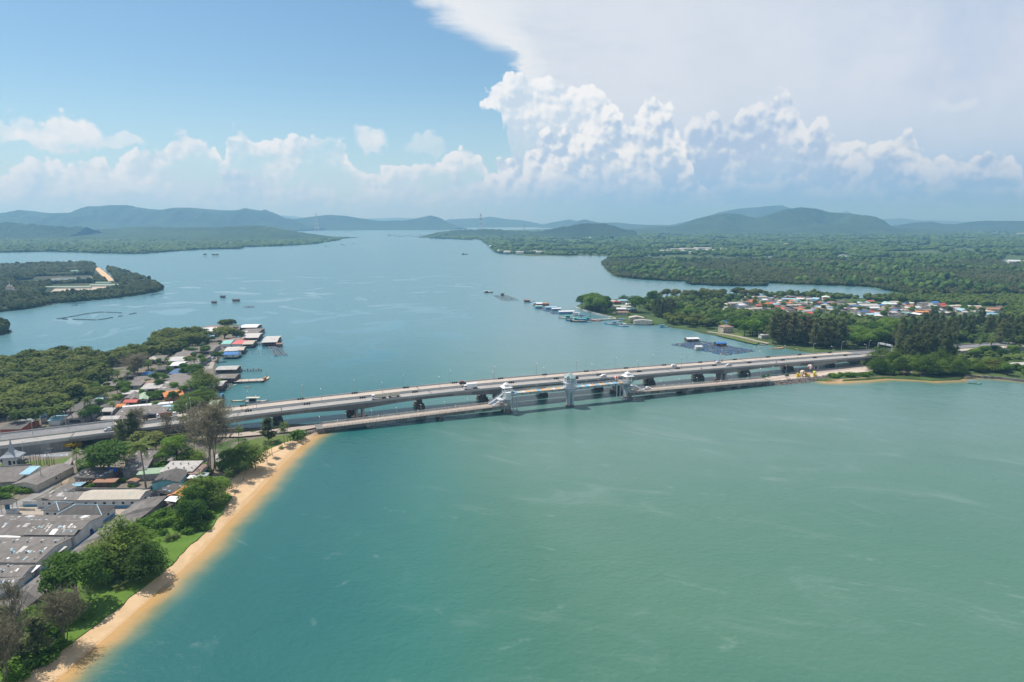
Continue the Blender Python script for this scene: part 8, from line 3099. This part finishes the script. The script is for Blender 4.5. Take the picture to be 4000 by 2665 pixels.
for a, b in zip(pts[:-1], pts[1:]):
    for k in range(5):
        c, d = a.lerp(b, (k + .5) / 5), b - a
        o = MB().box((c.x, c.y, .7), (d.length / 5 - .1, .8, 2.2), math.atan2(d.y, d.x)).build('wall_section', M_CONC, w_)
        o.matrix_parent_inverse = Matrix.Translation(-w_.location)


# ------------------------------------------------------------------ balloons and ducks
def balloon(loc, R, cols, label, h=1.0, n=12):
    r = empty('balloon_figure', loc, .3, label, 'balloon')
    prof = [(.06, .42), (.22, .62), (.52, .95), (.85, 1.35), (1.0, 1.75), (.98, 2.1), (.8, 2.45), (.45, 2.7), (.02, 2.8)]
    for k in range(n):
        a0, a1 = 2 * math.pi * k / n, 2 * math.pi * (k + 1) / n
        am = (a0 + a1) / 2
        mb = MB()
        vs = []
        for q, z in prof:
            for a, bulge in ((a0, 1.0), (am, 1.05), (a1, 1.0)):
                vs.append((q * R * bulge * math.cos(a), q * R * bulge * math.sin(a), z * R * h))
        mb.add(vs, [(i * 3 + j, i * 3 + j + 1, i * 3 + j + 4, i * 3 + j + 3) for i in range(len(prof) - 1) for j in range(2)])
        mb.build('gore', PAINT[cols[k % len(cols)]], r, smooth=True)
    mb = MB()
    mb.box((0, 0, .17 * R), (.5 * R, .5 * R, .34 * R))
    for x in (-.2, .2):
        for y in (-.2, .2):
            mb.tube([(x * R, y * R, .3 * R), (x * .8 * R, y * .8 * R, .62 * R)], .04, 4)
    mb.build('basket', PAINT['brown'], r)
    return r


def pl(x, y):
    return G(*LR(x, y), 2.22)


balloon(pl(655, 766), 1.75, ['orange', 'white', 'yellow', 'white'], 'orange and white striped balloon figure on the plaza', 1.0)
balloon(pl(682, 766), 1.3, ['orange', 'red', 'orange'], 'plain orange balloon figure on the plaza', .9)
balloon(pl(712, 735) + Vector((0, 0, 1.2)), 1.75, ['red', 'white', 'white'], 'white balloon figure with red crown raised behind the plaza figures', 1.05)
balloon(pl(748, 758), 1.3, ['lime', 'lime', 'yellow'], 'lime yellow balloon figure at the east end of the plaza group', .95)
balloon(OP(old_s(2411, WZ), 1.6, WZ + .05), 1.55, ['red', 'white'], 'red and white striped balloon figure on the raised walkway', 1.0)
balloon(OP(old_s(2453, WZ), -2.2, 8.9), 1.75, ['green', 'white', 'lime', 'white'], 'green and white striped balloon figure at the east stair tower', 1.0)
o = MB().tube([(0, 0, 0), (0, 0, 1.25)], .12, 6).build('balloon_post', M_STEELW, None, pl(712, 735))
set_props(o, 'short white post carrying the raised red crowned balloon', 'post')
for x, y, s_, lb in ((625, 770, 1.2, 'west yellow duck figure lying widest on the plaza edge'), (700, 768, 1.0, 'middle yellow duck figure among the balloon figures'), (750, 765, 1.0, 'east yellow duck figure under the lime balloon')):
    r = empty('duck_figure', pl(x, y), RAD(200), lb, 'duck figure')
    r.scale = (s_,) * 3
    mb = MB()
    sec = [(-1.9, 1.35, .05), (-1.6, 1.2, .5), (-1.0, .95, .9), (-.2, .85, 1.1), (.6, .85, 1.0), (1.1, .95, .75), (1.35, 1.1, .3)]
    mb.tube([(x_, 0, z) for x_, z, q in sec], [q for x_, z, q in sec], 14)
    mb.tube([(.75, 0, 1.3), (.85, 0, 1.9), (.9, 0, 2.25), (.95, 0, 2.7), (.95, 0, 2.85)], [.5, .62, .66, .4, .08], 12)
    mb.build('body', PAINT['yellow'], r, smooth=True)
    mb = MB()
    mb.add([(1.45, -.3, 2.15), (1.45, .3, 2.15), (1.95, .22, 2.08), (1.95, -.22, 2.08), (1.5, 0, 2.3), (1.5, 0, 2.0)], [(0, 3, 2, 1, 4), (0, 4, 3), (4, 1, 2), (0, 1, 5), (1, 2, 5), (2, 3, 5), (3, 0, 5)])
    mb.build('beak', PAINT['orange'], r)
    for y in (-.3, .3):
        MB().lathe([(.02, 0), (.1, .05), (.02, .12)], 8, (1.48, y, 2.42)).build('eye', M_BLACK, r)
# plaza lamps
k = 0
for i in range(10):
    o = copy_tree(sm)
    x = 335 + i * 97
    o.location = G(*LR(x, 775 - i * 13.0), 2.2)
    o.scale = (1.3, 1.3, 1.55)
    set_props(o, f'white plaza lamp, {where_along(i, 0)} from the old bridge', 'street lamp', 'white plaza lamps')
kill(sm)
# sign gantry over the east approach
g0 = BP(deck_s(3428, 25.5), 25.5, 0)
gt = empty('sign_gantry', g0, YAW, 'white sign gantry spanning the east approach road', 'sign gantry')
mb = MB()
for y in (0, -14):
    mb.box((0, y, 3.2), (.35, .35, 6.6))
for z in (5.6, 6.6):
    mb.box((0, -7, z), (.25, 14, .2))
mb.build('frame', M_STEELW, gt)
for y in (-4, -10):
    MB().box((.25, y, 6.1), (.1, 5, 1.6)).build('sign_board', M_WHITE, gt)


# ------------------------------------------------------------------ far landmarks
RW = (mat('pylon_red', (.50, .10, .08), .7), mat('pylon_white', (.70, .70, .70), .7))
def pylon(px, yb, yt, wpx, label, colour, D=None):
    b = G(px, yb, 0)
    s = b.y / FPX
    h, w = (yb - yt) * s, wpx * s
    r = empty('lattice_pylon', (b.x, b.y, 1), .4, label, 'pylon')
    n = 9
    t = max(.35, .10 * s * 3.9)
    f = lambda u: w / 2 * (1 - u) ** 1.5 + w * .07
    for i in range(n):
        z0, z1 = h * i / n, h * (i + 1) / n
        a, b2 = f(i / n), f((i + 1) / n)
        mb = MB()
        c0 = [(-a, -a), (a, -a), (a, a), (-a, a)]
        c1 = [(-b2, -b2), (b2, -b2), (b2, b2), (-b2, b2)]
        for k in range(4):
            mb.tube([(*c0[k], z0), (*c1[k], z1)], t, 4)
            mb.tube([(*c0[k], z0), (*c1[(k + 1) % 4], z1)], t * .55, 4)
            mb.tube([(*c0[(k + 1) % 4], z0), (*c1[k], z1)], t * .55, 4)
            mb.tube([(*c1[k], z1), (*c1[(k + 1) % 4], z1)], t * .5, 4)
        mb.build('lattice_section', (RW[i % 2] if colour else M_POLE), r)
    for u, l in ((.74, .26), (.85, .22), (.95, .16)):
        MB().box((0, 0, h * u), (w * l * 4, t * 2.5, t * 2)).build('crossarm', RW[0] if colour else M_POLE, r)
pylon(1237, 902, 835, 15, 'tall red and white pylon before the west hills', True)
pylon(1878.5, 915, 838, 16, 'tall red and white pylon on the east headland', True)
pylon(1047, 900, 856, 9, 'grey pylon at the green northwest rise', False)
pylon(2047, 905, 872, 7, 'grey pylon inland of the east headland', False)
pylon(2320, 878, 844, 6, 'distant grey pylon on the low wooded hill', False)
pylon(595, 905, 876, 6, 'grey pylon on the northwest plain', False)
# long green roofed sheds, temple and ponds on the farm island
FARM_SAND = mat('farm_sand', (.50, .43, .35), .95, col2=(.38, .32, .25), scale=.06)
sheet('farm_yard', [G(x, y, 1.25) for x, y in [(190, 1150), (215, 1126), (310, 1118), (462, 1112), (458, 1122), (360, 1142), (250, 1156)]], 1.25, FARM_SAND)
ribbon('dirt_road', [G(x, y, 1.25) for x, y in [(20, 1112), (90, 1104), (160, 1096), (240, 1086), (350, 1082), (364, 1098)]], 7, 1.26, FARM_SAND)
ribbon('sand_beach', rough_line([G(x, y, 1.0) for x, y in [(376, 1046), (395, 1062), (415, 1080), (432, 1098)]], 6, 1), 13, 1.15, M_SAND)
sheet('pond', [G(x, y, 1.2) for x, y in [(138, 1104), (175, 1096), (260, 1088), (350, 1085), (356, 1100), (250, 1103), (190, 1105)]], 1.22, mat('pond_dark', (.05, .09, .13), .12))
for x, y, w, d, roof, lb, e in [(240, 1123, 100, 7, 'green', 'very long pale green roofed shed on the farm island', 3), (416, 1115, 55, 7, 'green', 'shorter green roofed shed at the east end of the farm island', 3), (405, 1106, 26, 7, 'green', 'small green roof behind the shorter farm shed', 3), (82, 1146, 12, 7, 'sky', 'bluish roof beside the white temple', 3), (295, 1066, 16, 8, 'teal', 'turquoise roof in the trees of the farm island', 6)]:
    p = G(x, y, 3)
    house_at(lb, (p.x, p.y, 1.0), w, d, .06, e, 1.2, roof, 'white', 'w', 'farm_shed', 'shed', wins=0)
tm = empty('temple', G(41, 1146, 1), .1, 'white temple with orange tiers at the farm island edge', 'temple')
mb = MB()
for z, s_ in ((0, 6), (5, 5), (9, 3.4)):
    mb.prism([(-s_, -s_ * .7), (s_, -s_ * .7), (s_, s_ * .7), (-s_, s_ * .7)], z, z + 4.2, [(-s_ * .9, -s_ * .63), (s_ * .9, -s_ * .63), (s_ * .9, s_ * .63), (-s_ * .9, s_ * .63)])
mb.tube([(0, 0, 13), (0, 0, 19)], [.8, .1], 8)
mb.build('tower', WALL['white'], tm)
mb = MB()
for z, s_ in ((4.2, 7), (9.2, 5)):
    mb.prism([(-s_, -s_ * .7), (s_, -s_ * .7), (s_, s_ * .7), (-s_, s_ * .7)], z, z + .9, [(-s_ * .6, -s_ * .42), (s_ * .6, -s_ * .42), (s_ * .6, s_ * .42), (-s_ * .6, s_ * .42)])
mb.build('roof', ROOF['orange'], tm)
wt = empty('water_tower', G(293, 1044, 1), 0, 'white water tower above the farm island palms', 'tower')
MB().tube([(0, 0, 0), (0, 0, 12)], [1.1, .9], 10).build('shaft', WALL['white'], wt)
MB().lathe([(.9, 11.5), (2.6, 13.5), (2.6, 16), (.4, 17.2)], 14).build('tank', WALL['white'], wt)
for i, (x, y) in enumerate(((300, 1046), (312, 1048), (322, 1047), (331, 1050), (342, 1049), (350, 1053), (318, 1052))):
    tree('palm', G(x, y, 1), rnd.uniform(11, 16), 'coconut palm on the north shore of the farm island', 'coconut palms on the farm island')
for i, (x, y) in enumerate([zc([(943, 296)])[0], zc([(984, 297)])[0], zc([(1000, 297)])[0]]):
    tree('mangrove', G(x, y, -.3), 9, f'{["west", "middle", "east"][i]} lone mangrove standing in the open strait', None, 1.3)
# pale roofs scattered over the eastern plain
k = 0
for x, y, w, d in [(2600, 984, 40, 16), (2640, 979, 60, 14), (2690, 976, 70, 16), (2740, 974, 60, 14), (2790, 975, 60, 14), (2830, 979, 40, 12), (2650, 986, 60, 14), (2700, 984, 70, 16), (2750, 982, 60, 14), (2800, 982, 50, 12), (2720, 990, 50, 12), (2090, 986, 60, 22), (2110, 989, 30, 14), (2795, 908, 60, 20), (2815, 906, 40, 20), (2290, 932, 40, 16), (2300, 931, 30, 14), (2525, 932, 50, 16), (3065, 957, 40, 16), (2030, 990, 26, 12), (3990, 914, 60, 22), (3968, 1028, 40, 16), (1980, 988, 22, 12), (1955, 984, 22, 12), (1920, 965, 20, 12), (890, 953, 30, 14)]:
    p = G(x, y, 5)
    where = 'among the pale sheds of the big inland farm' if 2590 < x < 2840 and y > 960 else 'alone on the wooded plain'
    house_at(f'pale roofed shed {where}, {where_along(k, 0)} from west', (p.x, p.y, 4.0), w, d, rnd.uniform(-.2, .2), 6, 2, rnd.choice(['white', 'pale', 'pale']), 'white', 'w', 'farm_shed', 'shed', 'pale sheds of the eastern plain')
    k += 1
# a few people
for q, z, c, lb in [(BP(deck_s(2791, 24.0, 1), 23.6, 0), 0, 'deepblue', 'person in blue at the far parapet of the pinkish bridge'), (BP(deck_s(2128, 24.0, 1), 23.4, 0), 0, 'deepblue', 'person in dark blue by the far parapet behind the lookout tower'), (OP(old_s(2805, 5), 1, old_z(old_s(2805, 5)) + .02), 0, 'red', 'person in red walking on the east arm of the old bridge'), (pl(660, 778), 0, 'dark', 'person in dark clothes in front of the plaza figures')]:
    o = MB().lathe([(.12, 0), (.16, .5), (.19, .85), (.17, 1.05), (.22, 1.35), (.10, 1.45), (.07, 1.5), (.11, 1.58), (.11, 1.7), (.03, 1.78)], 10, sy=.7).build('person', PAINT[c], None, q, 0, smooth=True)
    set_props(o, lb, 'person')


# ------------------------------------------------------------------ labels of look-alikes: their place in row and file
def name_rows():
    by = {}
    for o in C.objects:
        if o.parent is None and o.get('category') and o.get('label'):
            by.setdefault(o['label'], []).append(o)
    for lb, os_ in by.items():
        if len(os_) < 2:
            continue
        g = os_[0].get('group') or lb
        os_.sort(key=lambda o: o.location.y)
        n = len(os_)
        k = max(1, min(28, int(round(math.sqrt(n * 2.2)))))
        for r0 in range(0, n, k):
            row = sorted(os_[r0:r0 + k], key=lambda o: o.location.x)
            for i, o in enumerate(row):
                o['group'] = g
                o['label'] = f'{where_along(i, 0)} from west' + (f', {where_along(r0 // k, 0)} row' if n > k else '') + f', {g}'


name_rows()
# ------------------------------------------------------------------ haze
def build_haze():
    m = bpy.data.materials.new('haze')
    m.use_nodes = True
    nt = m.node_tree
    nt.nodes.clear()
    out = nt.nodes.new('ShaderNodeOutputMaterial')
    v = nt.nodes.new('ShaderNodeVolumePrincipled')
    v.inputs['Color'].default_value = (0.27, 0.61, 1.0, 1)
    v.inputs['Absorption Color'].default_value = (0.45, 0.45, 0.45, 1)
    v.inputs['Density'].default_value = HAZE_DENSITY
    v.inputs['Anisotropy'].default_value = 0.25
    nt.links.new(v.outputs[0], out.inputs['Volume'])
    mb = MB()
    mb.box((0, 0, 219.0), (41200, 41200, 446))
    o = mb.build('haze', m)
    o['kind'] = 'stuff'


HAZE_DENSITY = 1.35e-4
build_haze()
